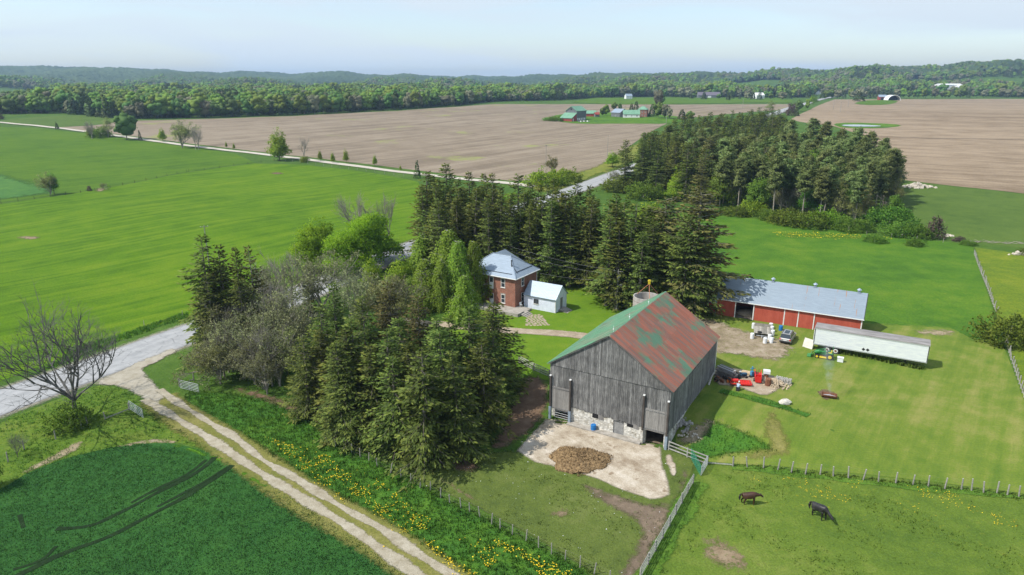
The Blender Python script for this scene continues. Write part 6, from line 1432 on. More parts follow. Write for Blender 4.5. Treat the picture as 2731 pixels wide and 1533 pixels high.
vv_ = [(X-.09*Z**1.25, Y+.10*Z, Z) for X, Y, Z in m.v]; m.v = vv_
o = m.obj('smoke', sm, kind='stuff', label='thin blue smoke drifting up from the fire drum'); o.location = (x, y, .6)
# rock by the fire drum strip
x, y = Q4(1525, 945); t = thing('lawn_rock', 'pale boulder at the end of the uncut grass strip', 'rock', (x, y, zt(x, y))); m = MB(); m.blob((0, 0, .25), (.85, .55, .5), 9, 12, 7, .12, flat=-.2); m.obj('stone', bpy.data.materials['pale_stone'], t)
# implements beside the barn
def at4(px, py): return Q4(px, py)
x, y = at4(600, 520); t = thing('lumber_bundle', 'dark bundle of old timber and pipes stacked beside the barn', 'timber stack', (x, y, 0), .65)
for k in range(22):
    r_ = k % 6; c_ = k//6; m = MB(); m.obox((-.8+r_*.3, -1.3+gb.uniform(-.2, .2), .2+c_*.28), (-.8+r_*.3+gb.uniform(-.15, .15), 1.3+gb.uniform(-.2, .3), .25+c_*.28), .22, .2, float(gb.random())); m.obj('beam', WOOD if k % 3 else WOOD2, t)
for k in range(5): m = MB(); m.tube((-.7+k*.3, -1.2, 1.38), (-.6+k*.3, 1.6, 1.42), .06, n=6); m.obj('pipe', GALV if k % 2 else WOOD2, t)
x, y = at4(860, 460); t = thing('board_stack', 'stack of fresh yellow boards behind the blue machine', 'timber stack', (x, y, 0), -.45)
for k in range(12): m = MB(); m.box(-1.6+gb.uniform(-.1, .1), -.5+(k % 4)*.27, .1+(k//4)*.1, 1.6+gb.uniform(-.2, .2), -.5+(k % 4)*.27+.22, .18+(k//4)*.1); m.obj('board', pm('fresh_board', (.42,.32,.18), (.55,.44,.28), 3, .8) if k == 0 else bpy.data.materials['fresh_board'], t)
x, y = at4(820, 530); t = thing('garden_tractor', 'dark blue garden tractor among the implements', 'garden tractor', (x, y, 0), .2)
BLM = pm('dark_blue_paint', (.02,.06,.11), (.035,.10,.16), 3, .45)
m = MB(); loft(m, [(-.1, ringc(.26, .42, .85, .06)), (.85, ringc(.22, .42, .78, .06))]); m.obj('bonnet', BLM, t); m = MB(); m.box(-.9, -.22, .35, .8, .22, .44); m.obj('chassis', BLACKP, t)
m = MB(); m.box(-.75, -.25, .62, -.3, .25, .72); m.box(-.82, -.24, .72, -.72, .24, 1.05); m.obj('seat', BLACKP, t); m = MB(); m.tube((-.1, 0, .85), (-.22, 0, 1.08), .03, n=5); m.tube((-.22, 0, 1.06), (-.23, 0, 1.09), .17, n=12); m.obj('steering_wheel', GALV, t)
for sx, r_ in ((-.6, .3), (.65, .2)):
    for sy in (-1, 1): m = MB(); m.tube((sx, sy*.3, r_), (sx, sy*.48, r_), r_, n=14); m.obj('wheel', RUBBER, t)
x, y = at4(990, 520); t = thing('blue_post_driver', 'upright bright blue hydraulic machine right of the yellow boards', 'machine', (x, y, 0), .3)
LB = pm('light_blue_paint', (.05,.22,.38), (.08,.3,.46), 3, .5)
m = MB(); m.box(-.2, -.2, .3, .2, .2, 1.0); m.obj('body', LB, t); m = MB(); m.tube((0, 0, 1.0), (0, 0, 1.75), .09, n=8); m.obj('cylinder', LB, t); m = MB(); m.box(-.35, -.05, 1.4, .35, .05, 1.5); m.obj('arm', LB, t)
for sx in (-1, 1): m = MB(); m.tube((sx*.25, -.05, .22), (sx*.35, -.05, .22), .22, n=12); m.obj('wheel', RUBBER, t)
x, y = at4(810, 640); t = thing('red_harrow', 'low red steel implement with a ribbed frame next to the crouching person', 'implement', (x, y, 0), -.15)
m = MB(); m.box(-1.5, -.75, .35, 1.5, -.62, .5); m.box(-1.5, .62, .35, 1.5, .75, .5); m.box(-1.5, -.6, .35, -1.38, .6, .5); m.box(1.38, -.6, .35, 1.5, .6, .5); m.obj('frame', REDP, t)
for k in range(8): m = MB(); m.tube((-1.2+k*.34, -.6, .3), (-1.2+k*.34, .6, .3), .17, n=9); m.obj('roller', REDP if k > 3 else RUST, t)
m = MB(); m.box(-1.3, -.1, .5, -.3, .55, .72); m.obj('deck', REDP, t); m = MB(); m.box(-1.85, .3, .1, -1.52, .6, .55); m.obj('fuel_can', pm('orange_plastic', (.6,.16,.04), (.7,.22,.06), 3, .5), t)
x, y = at4(1090, 610); t = thing('red_hopper', 'bright red steel hopper cart with a long open trough', 'hopper cart', (x, y, 0), 1.25)
m = MB(); m.box(-.5, -.42, .3, -.44, .42, 1.15); m.box(.44, -.42, .3, .5, .42, 1.15); m.box(-.44, -.42, .3, .44, -.36, 1.15); m.box(-.44, .36, .3, .44, .42, 1.15); m.box(-.44, -.36, .3, .44, .36, .36); m.obj('hopper', REDP, t)
m = MB(); m.prof([(.5, .3), (2.9, .45), (2.9, .95), (.5, .8)], -.48, -.38); m.prof([(.5, .3), (2.9, .45), (2.9, .95), (.5, .8)], .38, .48); m.prof([(.5, .27), (2.9, .42), (2.9, .46), (.5, .32)], -.38, .38); m.obj('trough', REDP, t)
for sy in (-1, 1): m = MB(); m.tube((.4, sy*.5, .26), (.4, sy*.62, .26), .26, n=14); m.obj('wheel', RUBBER, t)
x, y = at4(1060, 480); t = thing('brown_trough', 'rusty brown trough lying left behind the red hopper cart', 'trough', (x, y, 0), 1.15)
m = MB(); m.box(-1.0, -.28, .1, 1.0, -.22, .6); m.box(-1.0, .22, .1, 1.0, .28, .6); m.box(-1.0, -.22, .1, 1.0, .22, .15); m.box(-1.0, -.22, .15, -.95, .22, .6); m.obj('trough', RUST, t); m = MB(); m.box(-.9, -.35, 0, -.8, .35, .1); m.box(.8, -.35, 0, .9, .35, .1); m.obj('skid', BLACKP, t)
x, y = at4(1225, 520); t = thing('white_tank', 'white tank standing on a small rusty drum', 'tank', (x, y, 0), -.3)
m = MB(); m.lathe([(.3, 0), (.3, .7)], 14); m.obj('drum', RUST, t); m = MB(); m.box(-.48, -.4, .70, .48, .4, 1.15); m.obj('tank', WPL, t)
x, y = at4(1250, 655); drum('rust brown barrel left of the firewood pile', x, y, 1.15, .42, RUST)
# firewood
x, y = at4(1400, 640); t = thing('firewood_pile', 'loose heap of split firewood with grey logs stacked behind', 'firewood', (x, y, 0), -.6)
m = MB(); q = [(0, 0), (.16, 0), (.13, .11), (.05, .16), (-.01, .1)]; m.prof(q, -.22, .22); lm = [m.mesh('log', pm('split_wood', (.34,.26,.17), (.5,.41,.30), 5, .85, tintamt=.2)), m.mesh('log', pm('grey_log', (.30,.28,.25), (.46,.44,.40), 5, .85))]
for k in range(190):
    a = gb.uniform(0, 6.28); r_ = abs(gb.normal())*.75; X, Y = 1.5*r_*math.cos(a), 1.0*r_*math.sin(a); z = max(0, .85*(1-math.hypot(X/2.1, Y/1.4)))*gb.uniform(.55, 1)
    o = bpy.data.objects.new('log', lm[0]); C.objects.link(o); o.parent = t; o.location = (X-.3, Y-.3, z+.05); o.rotation_euler = (gb.uniform(0, 6), gb.uniform(-.6, .6), gb.uniform(0, 6)); s_ = gb.uniform(.85, 1.25); o.scale = (s_, s_, s_)
for k in range(36):
    o = bpy.data.objects.new('log', lm[1]); C.objects.link(o); o.parent = t; o.location = (-.5+(k % 9)*.24, 1.25+gb.uniform(-.05, .05), .08+(k//9)*.17); o.rotation_euler = (0, gb.uniform(-.1, .1), gb.uniform(-.15, .15)); o.scale = (1.3, 1.9, 1.2)
x, y = at4(520, 590); t = thing('scrap_coil', 'tangle of dark wheels and wire against the barn wall', 'scrap heap', (x, y, 0), 0)
for k in range(6): m = MB(); a = k*1.1; m.tube((1.0*math.cos(a), .6*math.sin(a), .35), (1.0*math.cos(a)+.12, .6*math.sin(a)+.1, .42), .38, n=12); m.obj('wheel', RUBBER if k % 2 else RUST, t)
for k in range(8): m = MB(); m.obox((gb.uniform(-1.6, 1.2), gb.uniform(-.8, .8), .1), (gb.uniform(-1.6, 1.2), gb.uniform(-.8, .8), gb.uniform(.2, 1.0)), .06, .06); m.obj('bar', WOOD2 if k % 2 else RUST, t)
x, y = at4(300, 640); t = thing('white_driftwood', 'bleached crooked log standing against the barn side', 'log', (x, y, 0), 0); m = MB(); m.tube((0, 0, 0), (.5, .5, 1.1), .16, .12, n=7); m.tube((.5, .5, 1.1), (1.1, .9, 1.9), .12, .05, n=7); m.obj('log', bark_birch, t)
# manure heap: straw clumps on a mound
x, y = GD(1458, 1158); t = thing('manure_heap', 'heap of brown straw manure on the concrete yard', 'manure heap', (x, y, zt(x, y)+.05))
MAN = pm('straw_manure', (.12,.075,.035), (.30,.205,.105), 3.5, .95, bmp=.9, bdist=.1, detail=7, tintamt=.5)
gm = np.random.default_rng(8)
hx, hy = 3.5, 2.9
m = MB(); n_ = 44; q = []; f = []
for i in range(n_):
    for j in range(n_):
        X = (i/(n_-1)*2-1); Y = (j/(n_-1)*2-1); r_ = math.hypot(X, Y); a = math.atan2(Y, X); e = 1+.10*math.sin(3*a+1)+.07*math.sin(7*a)
        z = .62*max(0, 1-(r_/e)**1.7)**.8; z = z+gm.uniform(0, .13) if z > 0 else -.15
        q.append((X*hx*1.05, Y*hy*1.05, z))
for i in range(n_-1):
    for j in range(n_-1): f.append((i*n_+j, (i+1)*n_+j, (i+1)*n_+j+1, i*n_+j+1))
m.add(q, f); m.obj('mound', MAN, t)
S = []; D = []
for k in range(3600):
    a = gm.uniform(0, 6.28); r_ = gm.uniform(0, 1.12)**.6; e = 1+.10*math.sin(3*a+1)+.07*math.sin(7*a)
    X, Y = r_*hx*math.cos(a)*e, r_*hy*math.sin(a)*e; z = .62*max(0, 1-r_**1.7)**.8
    S.append((X, Y, z+.02)); D.append(gm.normal(size=3)*[1, 1, .5]+[0, 0, .25])
V, Fc, T_ = cards(S, D, gm.uniform(.18, .42, 3600), gm.uniform(.04, .10, 3600), np.clip(.5+gm.normal(size=3600)*.3, 0, 1), gm, np.array(D)+[0, 0, 1.2]); mobj('straw', cmesh('straw', V, Fc, MAN, T_), t, kind='stuff')
# stone heaps, brush
def stones(label, px, py, n, sx, sy, size, mat, a=0, name='stone_heap', hh=.5):
    x, y = G(px, py); t = thing(name, label, 'stone heap', (x, y, zt(x, y)), a)
    mm = []
    for k in range(4): m = MB(); m.blob((0, 0, 0), (size, size*.8, size*.65), 20+k, 8, 5, .22); mm.append(m.mesh('stone', mat))
    for k in range(n):
        X, Y = np.clip(gm.normal(size=2), -2, 2)*[sx/2, sy/2]; o = bpy.data.objects.new('stone', mm[k % 4]); C.objects.link(o); o.parent = t
        o.location = (X, Y, hh*max(0, 1-math.hypot(X/sx, Y/sy))*gm.uniform(.4, 1)+size*.2); s_ = gm.uniform(.5, 1.4); o.scale = (s_, s_, s_); o.rotation_euler = (gm.uniform(0, 3), gm.uniform(0, 3), gm.uniform(0, 6))
    return t
FST = pm('fieldstone_pale', (.36,.32,.26), (.58,.53,.46), 2, .9); DST = pm('fieldstone_grey', (.16,.15,.14), (.42,.40,.37), 2, .9)
stones('pale heap of cleared fieldstones at the edge of the ploughed field', 2445, 500, 120, 6.5, 3.2, .55, FST, hh=1.8)
stones('rubble of grey stones against the shaded corner of the barn', 1805, 1125, 150, 1.5, 2.6, .26, DST, a=.5, hh=.5)
stones('few pale stones on the dry bank right of the rail fence', 1835, 1160, 30, 1.8, 1.2, .16, FST)
stones('small stones by the right edge field gate', 2715, 680, 18, 2.2, .8, .5, FST, name='stone_row')
stones('pale stones under the shrubs at the meadow fence', 2525, 630, 12, 1.6, .7, .4, FST, name='stone_row')
x, y = G(2665, 648); t = thing('brush_pile', 'bleached branches lying in a long heap beyond the meadow', 'brush pile', (x, y, zt(x, y)), -.2)
for k in range(40): m = MB(); X = gm.uniform(-7, 7); m.tube((X, gm.uniform(-1, 1), .1), (X+gm.uniform(-2.5, 2.5), gm.uniform(-1, 1), gm.uniform(.1, .7)), .07, .03, n=4); m.obj('branch', bark_pale, t)
# ------------------------------------------------------------------ animals and person (one continuous skin each)
def skin(name, V, E, R, mat, parent, root=0, sub=2):
    me = bpy.data.meshes.new(name); me.from_pydata(V, E, []); o = bpy.data.objects.new(name, me); C.objects.link(o); o.parent = parent
    md = o.modifiers.new('skin', 'SKIN'); sv_ = me.skin_vertices[0].data
    for i, r_ in enumerate(R): sv_[i].radius = r_ if isinstance(r_, tuple) else (r_, r_)
    sv_[root].use_root = True; md.use_smooth_shade = True
    s_ = o.modifiers.new('sub', 'SUBSURF'); s_.levels = sub; s_.render_levels = sub; me.materials.append(mat); return o
def horse(label, x, y, a, coat, dark, s=1.0, graze=.5, blaze=True, swing=0):
    t = thing('horse', label, 'horse', (x, y, zt(x, y)), a); t.scale = (s, s, s)
    V = []; E = []; R = []
    def add(p, r, par=None): V.append((p[0]*.93, p[1], p[2])); r = (r[0]*1.12, r[1]*1.14) if p[2] > .9 else (r[0]*1.35, r[1]*1.35); R.append(r); i = len(V)-1; (E.append((par, i)) if par is not None else None); return i
    pel = add((-.55, 0, 1.15), (.30, .30)); mid = add((-.10, 0, 1.07), (.31, .33), pel); che = add((.38, 0, 1.10), (.27, .31), mid); wi = add((.62, 0, 1.22), (.20, .26), che)
    hx_, hz_ = (.95, 1.22) if graze < .3 else (.95, 1.12)
    n1 = add((.86, 0, 1.36-.45*graze), (.13, .17), wi); n2 = add((1.08, .02+swing*.5, 1.55-1.0*graze), (.095, .13), n1); po = add((1.26, .03+swing, 1.68-1.35*graze), (.085, .11), n2)
    he = add((1.40, .03+swing*1.2, 1.56-1.35*graze), (.085, .10), po); mz = add((1.56, .03+swing*1.3, 1.36-1.2*graze), (.055, .06), he)
    add((-.78, 0, 1.10), (.17, .2), pel)
    for sy in (-1, 1):
        off = .07*sy
        k = add((.52+off, sy*.16, .92), (.11, .12), che); k = add((.53+off, sy*.17, .62), (.062, .07), k); k = add((.55+off*1.2, sy*.17, .42), (.05, .052), k); k = add((.54+off*1.2, sy*.17, .12), (.036, .038), k); add((.57+off*1.2, sy*.17, .04), (.055, .05), k)
        k = add((-.60-off, sy*.17, .86), (.14, .17), pel); k = add((-.48-off, sy*.17, .66), (.085, .10), k); k = add((-.70-off*1.5, sy*.17, .44), (.055, .06), k); k = add((-.66-off*1.5, sy*.17, .12), (.038, .04), k); add((-.62-off*1.5, sy*.17, .04), (.055, .05), k)
    skin('body', V, E, R, coat, t, 0)
    # tail, mane, ears, blaze
    m = MB(); pts = [(-.84, 0, 1.22), (-.98, .02, 1.05), (-1.02, 0, .75), (-.98, .03, .40)]; rr = [.05, .09, .11, .03]
    for i in range(3): m.tube(pts[i], pts[i+1], rr[i], rr[i+1], n=8)
    m.obj('tail', dark, t, smooth=True)
    m = MB(); A = Vector(V[3])+Vector((0, 0, .2)); B = Vector(V[5])+Vector((-.06, 0, .1)); Cc = Vector(V[6])+Vector((-.02, 0, .09))
    m.obox(A, B, .07, .16); m.obox(B, Cc, .06, .13); m.obj('mane', dark, t)
    for sy in (-1, 1): m = MB(); p = Vector(V[6])+Vector((0, sy*.06, .08)); m.tube(p, p+Vector((.0, sy*.02, .13)), .035, .005, n=6); m.obj('ear', dark, t)
    if blaze: m = MB(); a_, b2 = Vector(V[7]), Vector(V[8]); m.obox(a_+Vector((.07, 0, .05)), b2+Vector((.045, 0, .02)), .06, .02); m.obj('blaze', WHITE, t)
    return t
HB = pm('bay_coat', (.032,.014,.009), (.070,.030,.017), 2, .5, spec=.4); HK = pm('black_mane', (.012,.01,.01), (.03,.025,.024), 4, .6); HG = pm('dark_grey_coat', (.009,.008,.009), (.028,.026,.027), 2.5, .5, spec=.4)
Q5 = lambda x, y: G(1740+x/2.6, 1150+y/2.6)
x, y = Q5(668, 505); a_ = np.array(Q5(612, 500)); b_ = np.array(Q5(712, 507)); horse('bay horse with a white blaze standing in the paddock, the left one', x, y, math.atan2(*(b_-a_)[::-1])-.0, HB, HK, 1.02, .42, True, .12)
x, y = Q5(1150, 600); a_ = np.array(Q5(1105, 575)); b_ = np.array(Q5(1185, 622)); horse('nearly black horse walking with lowered head, the right one', x, y, math.atan2(*(b_-a_)[::-1]), HG, HK, 1.16, .62, False, -.05)
# crouching person
x, y = at4(765, 735); pt = thing('person', 'person in a light blue shirt and pale cap crouching by the red implement', 'person', (x, y, 0), 1.0)
V = []; E = []; R = []
def add(p, r, par=None): V.append(p); R.append((r, r)); i = len(V)-1; (E.append((par, i)) if par is not None else None); return i
pel = add((0, 0, .42), .16); ab = add((.10, 0, .62), .15, pel); ch = add((.22, 0, .86), .17, ab); nk = add((.33, 0, 1.03), .06, ch); hd = add((.40, 0, 1.16), .10, nk); hd2 = add((.43, 0, 1.25), .085, hd)
for s_ in (-1, 1):
    k = add((.22, s_*.20, .92), .065, ch); k = add((.42, s_*.27, .72), .048, k); k = add((.66, s_*.20, .60), .036, k); k2 = add((.74, s_*.19, .57), .034, k)
    for f_ in range(4): add((.82+.01*f_, s_*.19+(f_-1.5)*.022, .545), .010, k2)
    add((.77, s_*.15, .55), .011, k2)
    k = add((.12, s_*.13, .40), .095, pel); k = add((.48, s_*.20, .42), .07, k); k = add((.34, s_*.20, .12), .048, k); add((.48, s_*.21, .05), .045, k)
skin('body', V, E, R, pm('skin_tone', (.42,.25,.18), (.48,.30,.22), 5, .6), pt, 0)
V = []; E = []; R = []
pel = add((.02, 0, .50), .19); ab = add((.10, 0, .64), .185, pel); ch = add((.22, 0, .86), .20, ab); add((.29, 0, .97), .10, ch)
for s_ in (-1, 1): k = add((.22, s_*.21, .92), .088, ch); k = add((.36, s_*.265, .78), .07, k); add((.42, s_*.27, .725), .062, k)
skin('shirt', V, E, R, pm('light_blue_shirt', (.28,.38,.52), (.36,.46,.60), 4, .85), pt, 0)
V = []; E = []; R = []
pel = add((0, 0, .42), .185)
for s_ in (-1, 1): k = add((.12, s_*.13, .40), .115, pel); k = add((.48, s_*.20, .42), .085, k); add((.355, s_*.20, .15), .062, k)
skin('trousers', V, E, R, pm('dark_trousers', (.02,.022,.03), (.04,.042,.05), 4, .9), pt, 0)
m = MB(); m.blob((.42, 0, 1.29), (.115, .105, .085), 1, 12, 6, 0, flat=-.02); m.box(.48, -.07, 1.275, .62, .07, 1.295); m.obj('cap', WHITE, pt)
for s_ in (-1, 1): m = MB(); m.blob((.46, s_*.21, .05), (.14, .055, .055), 2, 10, 6, 0); m.obj('shoe', BLACKP, pt)
m = MB(); m.box(-.2, -.2, 0, .16, .2, .26); pt2 = thing('low_stool', 'dark box seat under the crouching person', 'stool', (x, y, 0), 1.0); m.obj('seat', BLACKP, pt2)
# ------------------------------------------------------------------ grasses standing up from the ground
def tufts(name, label, polykey, dens, h, spread, mat, blades=7, seed=1, avoid=(), wblade=.07, maskf=None, hvar=.35, nmax=60000, poly=None, near=None):
    g = np.random.default_rng(seed); poly = poly or POLY[polykey]; xs = [p[0] for p in poly]; ys = [p[1] for p in poly]
    x0, x1, y0, y1 = max(min(xs), -75), min(max(xs), 95), max(min(ys), 45), min(max(ys), near or 150)
    n = int((x1-x0)*(y1-y0)*dens); X = g.uniform(x0, x1, n); Y = g.uniform(y0, y1, n)
    k = inpoly(X, Y, poly); X, Y = X[k], Y[k]
    # keep what the frame can see (with a margin)
    dep = Y*math.cos(P)-(hgt(X, Y)-H)*math.sin(P); up = Y*math.sin(P)+(hgt(X, Y)-H)*math.cos(P)
    k = (np.abs(X/dep) < .83) & (up/dep > -.47); X, Y = X[k], Y[k]
    for key, wdt in avoid:
        if key in POLY: k = pdist(X, Y, POLY[key], False) > wdt; X, Y = X[k], Y[k]
    if maskf is not None: k = maskf(X, Y, g); X, Y = X[k], Y[k]
    X, Y = X[:nmax], Y[:nmax]; n = len(X); Z = hgt(X, Y)+.03
    ct = np.clip(.5+g.normal(size=n)*.16, 0, 1)
    B = blades; cx = np.repeat(X, B)+g.normal(size=n*B)*spread*.5; cy = np.repeat(Y, B)+g.normal(size=n*B)*spread*.5; cz = np.repeat(Z, B)
    hh = h*(1+hvar*g.normal(size=n*B)).clip(.4, 1.8); a = g.uniform(0, 6.283, n*B); ln = g.uniform(.1, .7, n*B)*hh
    base = np.stack([cx, cy, cz], 1); tip = base+np.stack([np.cos(a)*ln, np.sin(a)*ln, hh], 1); sd = np.stack([-np.sin(a), np.cos(a), 0*a], 1)*wblade*.5*g.uniform(.6, 1.5, n*B)[:, None]
    V = np.stack([base-sd, base+sd, tip], 1).reshape(-1, 3); Fc = np.arange(len(V)).reshape(-1, 3)
    T = np.repeat(np.repeat(ct, B)+g.normal(size=n*B)*.14, 3).clip(0, 1)
    me = npmesh(name, V, Fc, mat, T, smooth=True)
    nn_ = np.stack([np.cos(a)*.35, np.sin(a)*.35, 1+0*a], 1)+g.normal(size=(n*B, 3))*.3; nn_ /= np.linalg.norm(nn_, axis=1)[:, None]
    me.normals_split_custom_set_from_vertices(np.repeat(nn_, 3, axis=0).tolist())
    print(name, n*B); return mobj(name, me, kind='stuff', label=label)
G_crop = leafmat('crop_blades', (.040,.115,.030), (.062,.160,.040), (.095,.215,.055), .45, 0); G_verge = leafmat('verge_blades', (.058,.165,.026), (.098,.235,.032), (.165,.30,.05), .45, 0)
G_past = leafmat('pasture_blades', (.075,.14,.018), (.13,.21,.028), (.21,.27,.05), .4, 0)
trk = [('tram%d' % i, .40) for i in range(6)]
tufts('crop_plants', 'dense dark green crop filling the lower left field', 'crop', 17, .11, .34, G_crop, 6, 1, avoid=trk, wblade=.07, maskf=lambda X, Y, g: ~inpoly(X, Y, POLY['cropmargin']) | (g.random(len(X)) < .1), nmax=32000)
tufts('verge_grass_blades', 'tall uncut grass of the verge between track and fence', 'verge', 11, .24, .32, G_verge, 7, 2, avoid=[('rutL', 1.3), ('rutR', 1.2)], wblade=.06, nmax=18000)
def nz2(X, Y, s, ph=0): return np.sin(X*s+ph)*np.sin(Y*s*1.2+ph*2)+.6*np.sin(X*s*2.1+Y*s*1.7+ph)+.4*np.sin(X*s*4.3-Y*s*3.9)
tufts('paddock_grass_clumps', 'uneven clumps of greener grass in the horse paddock', 'paddock', 5, .11, .3, G_past, 6, 3, wblade=.06, maskf=lambda X, Y, g: nz2(X, Y, .33, 1) > g.uniform(-.3, 1.3, len(X)), nmax=9000)
tufts('barnyard_grass_clumps', 'trampled grass clumps and weeds in the barnyard', 'barnyard', 4, .11, .3, G_past, 6, 4, avoid=[('pad', .3)], wblade=.06, maskf=lambda X, Y, g: (nz2(X, Y, .4, 2) > g.uniform(-.5, 1.2, len(X))) & ~inpoly(X, Y, POLY['pad']), nmax=7000)
tufts('roadside_grass_blades', 'rough grass beside the road and the leafless tree', 'roadside', 6, .2, .25, G_verge, 6, 5, avoid=[('rutL', 1.2), ('road', 6.8)], wblade=.06, maskf=lambda X, Y, g: (nz2(X, Y, .3) > g.uniform(-1, 1, len(X))) & ~inpoly(X, Y, POLY['crop']), nmax=9000)
def belt(pts, w_): 
    p = np.array([G(*q) for q in pts]); d = np.gradient(p, axis=0); n = np.stack([-d[:, 1], d[:, 0]], 1); n /= np.linalg.norm(n, axis=1)[:, None]
    return [tuple(a) for a in p+n*w_/2]+[tuple(a) for a in (p-n*w_/2)[::-1]]
tufts('fence_line_grass', 'long grass left standing under the paddock fence', None, 14, .2, .3, G_past, 6, 6, wblade=.05, poly=belt(R1, 1.0), nmax=9000)
tufts('fence_line_grass', 'long grass along the barnyard board fence', None, 10, .22, .35, G_verge, 6, 7, wblade=.05, poly=belt([(1858, 1292), (1800, 1400), (1722, 1545)], 1.5), nmax=6000)
tufts('uncut_grass_strip', 'band of uncut green grass below the implements', None, 11, .20, .35, G_verge, 6, 8, wblade=.06, poly=belt([(1925, 1046), (1980, 1056), (2050, 1074), (2110, 1093), (2152, 1108)], 1.5), nmax=9000)
tufts('bank_grass', 'tall grass on the bank right of the barn', None, 9, .20, .4, G_verge, 6, 9, wblade=.06, poly=[G(*q) for q in [(1890, 1115), (1960, 1135), (2060, 1180), (2075, 1208), (1990, 1212), (1900, 1225), (1860, 1230), (1815, 1190), (1870, 1160)]], nmax=9000)
tufts('trailer_grass', 'unmown grass along the foot of the trailer', None, 20, .45, .2, G_past, 7, 10, wblade=.09, poly=belt([(2200, 935), (2300, 952), (2465, 985)], 1.0), nmax=5000)
tufts('ditch_grass', 'dark tall grass in the ditch beyond the road', None, 8, .32, .4, G_verge, 7, 11, wblade=.11, poly=[ZZ(*q) for q in [(-100, 880), (300, 700), (700, 540), (1100, 420), (1640, 240), (1640, 290), (1200, 440), (800, 590), (400, 750), (-100, 960)]], nmax=14000)
# dandelions: little discs held above the grass
def dots(name, label, poly, n, r, hh, mat, seed, maskf=None):
    g = np.random.default_rng(seed); xs = [p[0] for p in poly]; ys = [p[1] for p in poly]; X = g.uniform(min(xs), max(xs), n*6); Y = g.uniform(min(ys), max(ys), n*6)
    k = inpoly(X, Y, poly); X, Y = X[k], Y[k]
    if maskf is not None: k = maskf(X, Y, g); X, Y = X[k], Y[k]
    X, Y = X[:n], Y[:n]; Z = hgt(X, Y)+hh*g.uniform(.6, 1.2, len(X)); a = np.arange(6)*math.pi/3; rr = r*g.uniform(.6, 1.5, len(X))
    tx, ty = g.normal(size=(2, len(X)))*.25
    V = np.stack([X[:, None]+rr[:, None]*np.cos(a), Y[:, None]+rr[:, None]*np.sin(a), Z[:, None]+rr[:, None]*(np.cos(a)*tx[:, None]+np.sin(a)*ty[:, None])], -1).reshape(-1, 3)
    me = npmesh(name, V, np.arange(len(V)).reshape(-1, 6), mat); mobj(name, me, kind='stuff', label=label)
DAN = pm('dandelion_yellow', (.60,.42,.01), (.75,.55,.02), 3, .7)
cl = lambda s, ph, lo: (lambda X, Y, g: nz2(X, Y, s, ph) > g.uniform(lo, lo+.9, len(X)))
dots('dandelions', 'yellow dandelions in bloom along the farm track', [GD(*q) for q in [(650,1095),(700,1110),(830,1150),(960,1215),(1090,1290),(1060,1370),(960,1330),(880,1280),(760,1200)]], 1150, .048, .26, DAN, 21, cl(.9, 1, -.3))
dots('dandelions', 'scattered dandelions at the bottom of the verge', [GD(*q) for q in [(1060,1360),(1230,1350),(1460,1446),(1500,1520),(1200,1520),(1120,1430)]], 560, .05, .26, DAN, 22, cl(.7, 2, -.2))
dots('dandelions', 'dandelions dotted over the horse paddock', [GD(*q) for q in [(1880,1195),(2240,1215),(2560,1262),(2560,1330),(2300,1290),(2100,1260),(1900,1230)]], 420, .04, .12, DAN, 23, cl(.5, 3, .0))
dots('dandelions', 'yellow band of dandelions on the hay meadow below the woodlot', [GD(*q) for q in [(1940,582),(2080,585),(2250,597),(2240,604),(2100,603),(1950,595)]], 420, .09, .2, DAN, 24)
dots('dandelions', 'dandelions between the wheel ruts of the farm track', [GD(*q) for q in [(520,1120),(640,1170),(800,1270),(1000,1395),(1010,1410),(800,1290),(630,1185)]], 60, .07, .15, DAN, 25, cl(.5, 3, .0))
dots('white_flowers', 'pale blossoms sprinkled over the barnyard grass', POLY['barnyard'], 120, .035, .10, WPL, 26)
# ------------------------------------------------------------------ planting: spruces and shrubs left of the barn
def T(kind, px, py, h, label, group=None, **kw):
    for _ in range(30):
        x, y = GD(px, py, h)
        if pdist(np.array([x]), np.array([y]), POLY['road'], False)[0] > 8.5 or kind not in ('spruce', 'rowspruce', 'pine'): break
        h += .6
    return plant(kind, x, y, h, label, group, **kw)
def basepx(x, y):
    dz = zt(x, y)-H; dep = y*math.cos(P)-dz*math.sin(P); up = y*math.sin(P)+dz*math.cos(P); return (CX+F*x/dep)/K, (CY-F*up/dep)/K
def rowok(px, py, h):
    x, y = GD(px, py, h); bx, by = basepx(x, y); return by < float(np.interp(bx, [1060, 1180, 1330, 1370, 1450, 1560, 1640], [728, 716, 716, 722, 728, 740, 765]))
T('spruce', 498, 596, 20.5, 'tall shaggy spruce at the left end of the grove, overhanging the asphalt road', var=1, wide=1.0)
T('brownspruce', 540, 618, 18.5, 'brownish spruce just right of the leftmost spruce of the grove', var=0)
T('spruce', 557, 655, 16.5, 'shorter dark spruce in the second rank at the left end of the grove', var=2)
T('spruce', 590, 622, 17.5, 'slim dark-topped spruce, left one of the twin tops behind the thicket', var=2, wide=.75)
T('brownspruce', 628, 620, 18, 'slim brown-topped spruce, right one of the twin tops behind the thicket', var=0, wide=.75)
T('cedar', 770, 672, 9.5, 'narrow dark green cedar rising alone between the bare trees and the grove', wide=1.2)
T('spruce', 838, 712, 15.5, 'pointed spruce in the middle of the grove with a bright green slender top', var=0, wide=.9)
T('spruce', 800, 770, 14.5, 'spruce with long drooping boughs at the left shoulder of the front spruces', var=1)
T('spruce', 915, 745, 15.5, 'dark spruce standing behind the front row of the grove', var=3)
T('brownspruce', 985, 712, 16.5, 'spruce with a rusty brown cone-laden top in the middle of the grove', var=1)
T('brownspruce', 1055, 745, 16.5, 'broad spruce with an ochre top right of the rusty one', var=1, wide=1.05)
T('spruce', 890, 800, 15.5, 'wide spruce with pale arching boughs at the front of the grove', var=3, wide=1.1)
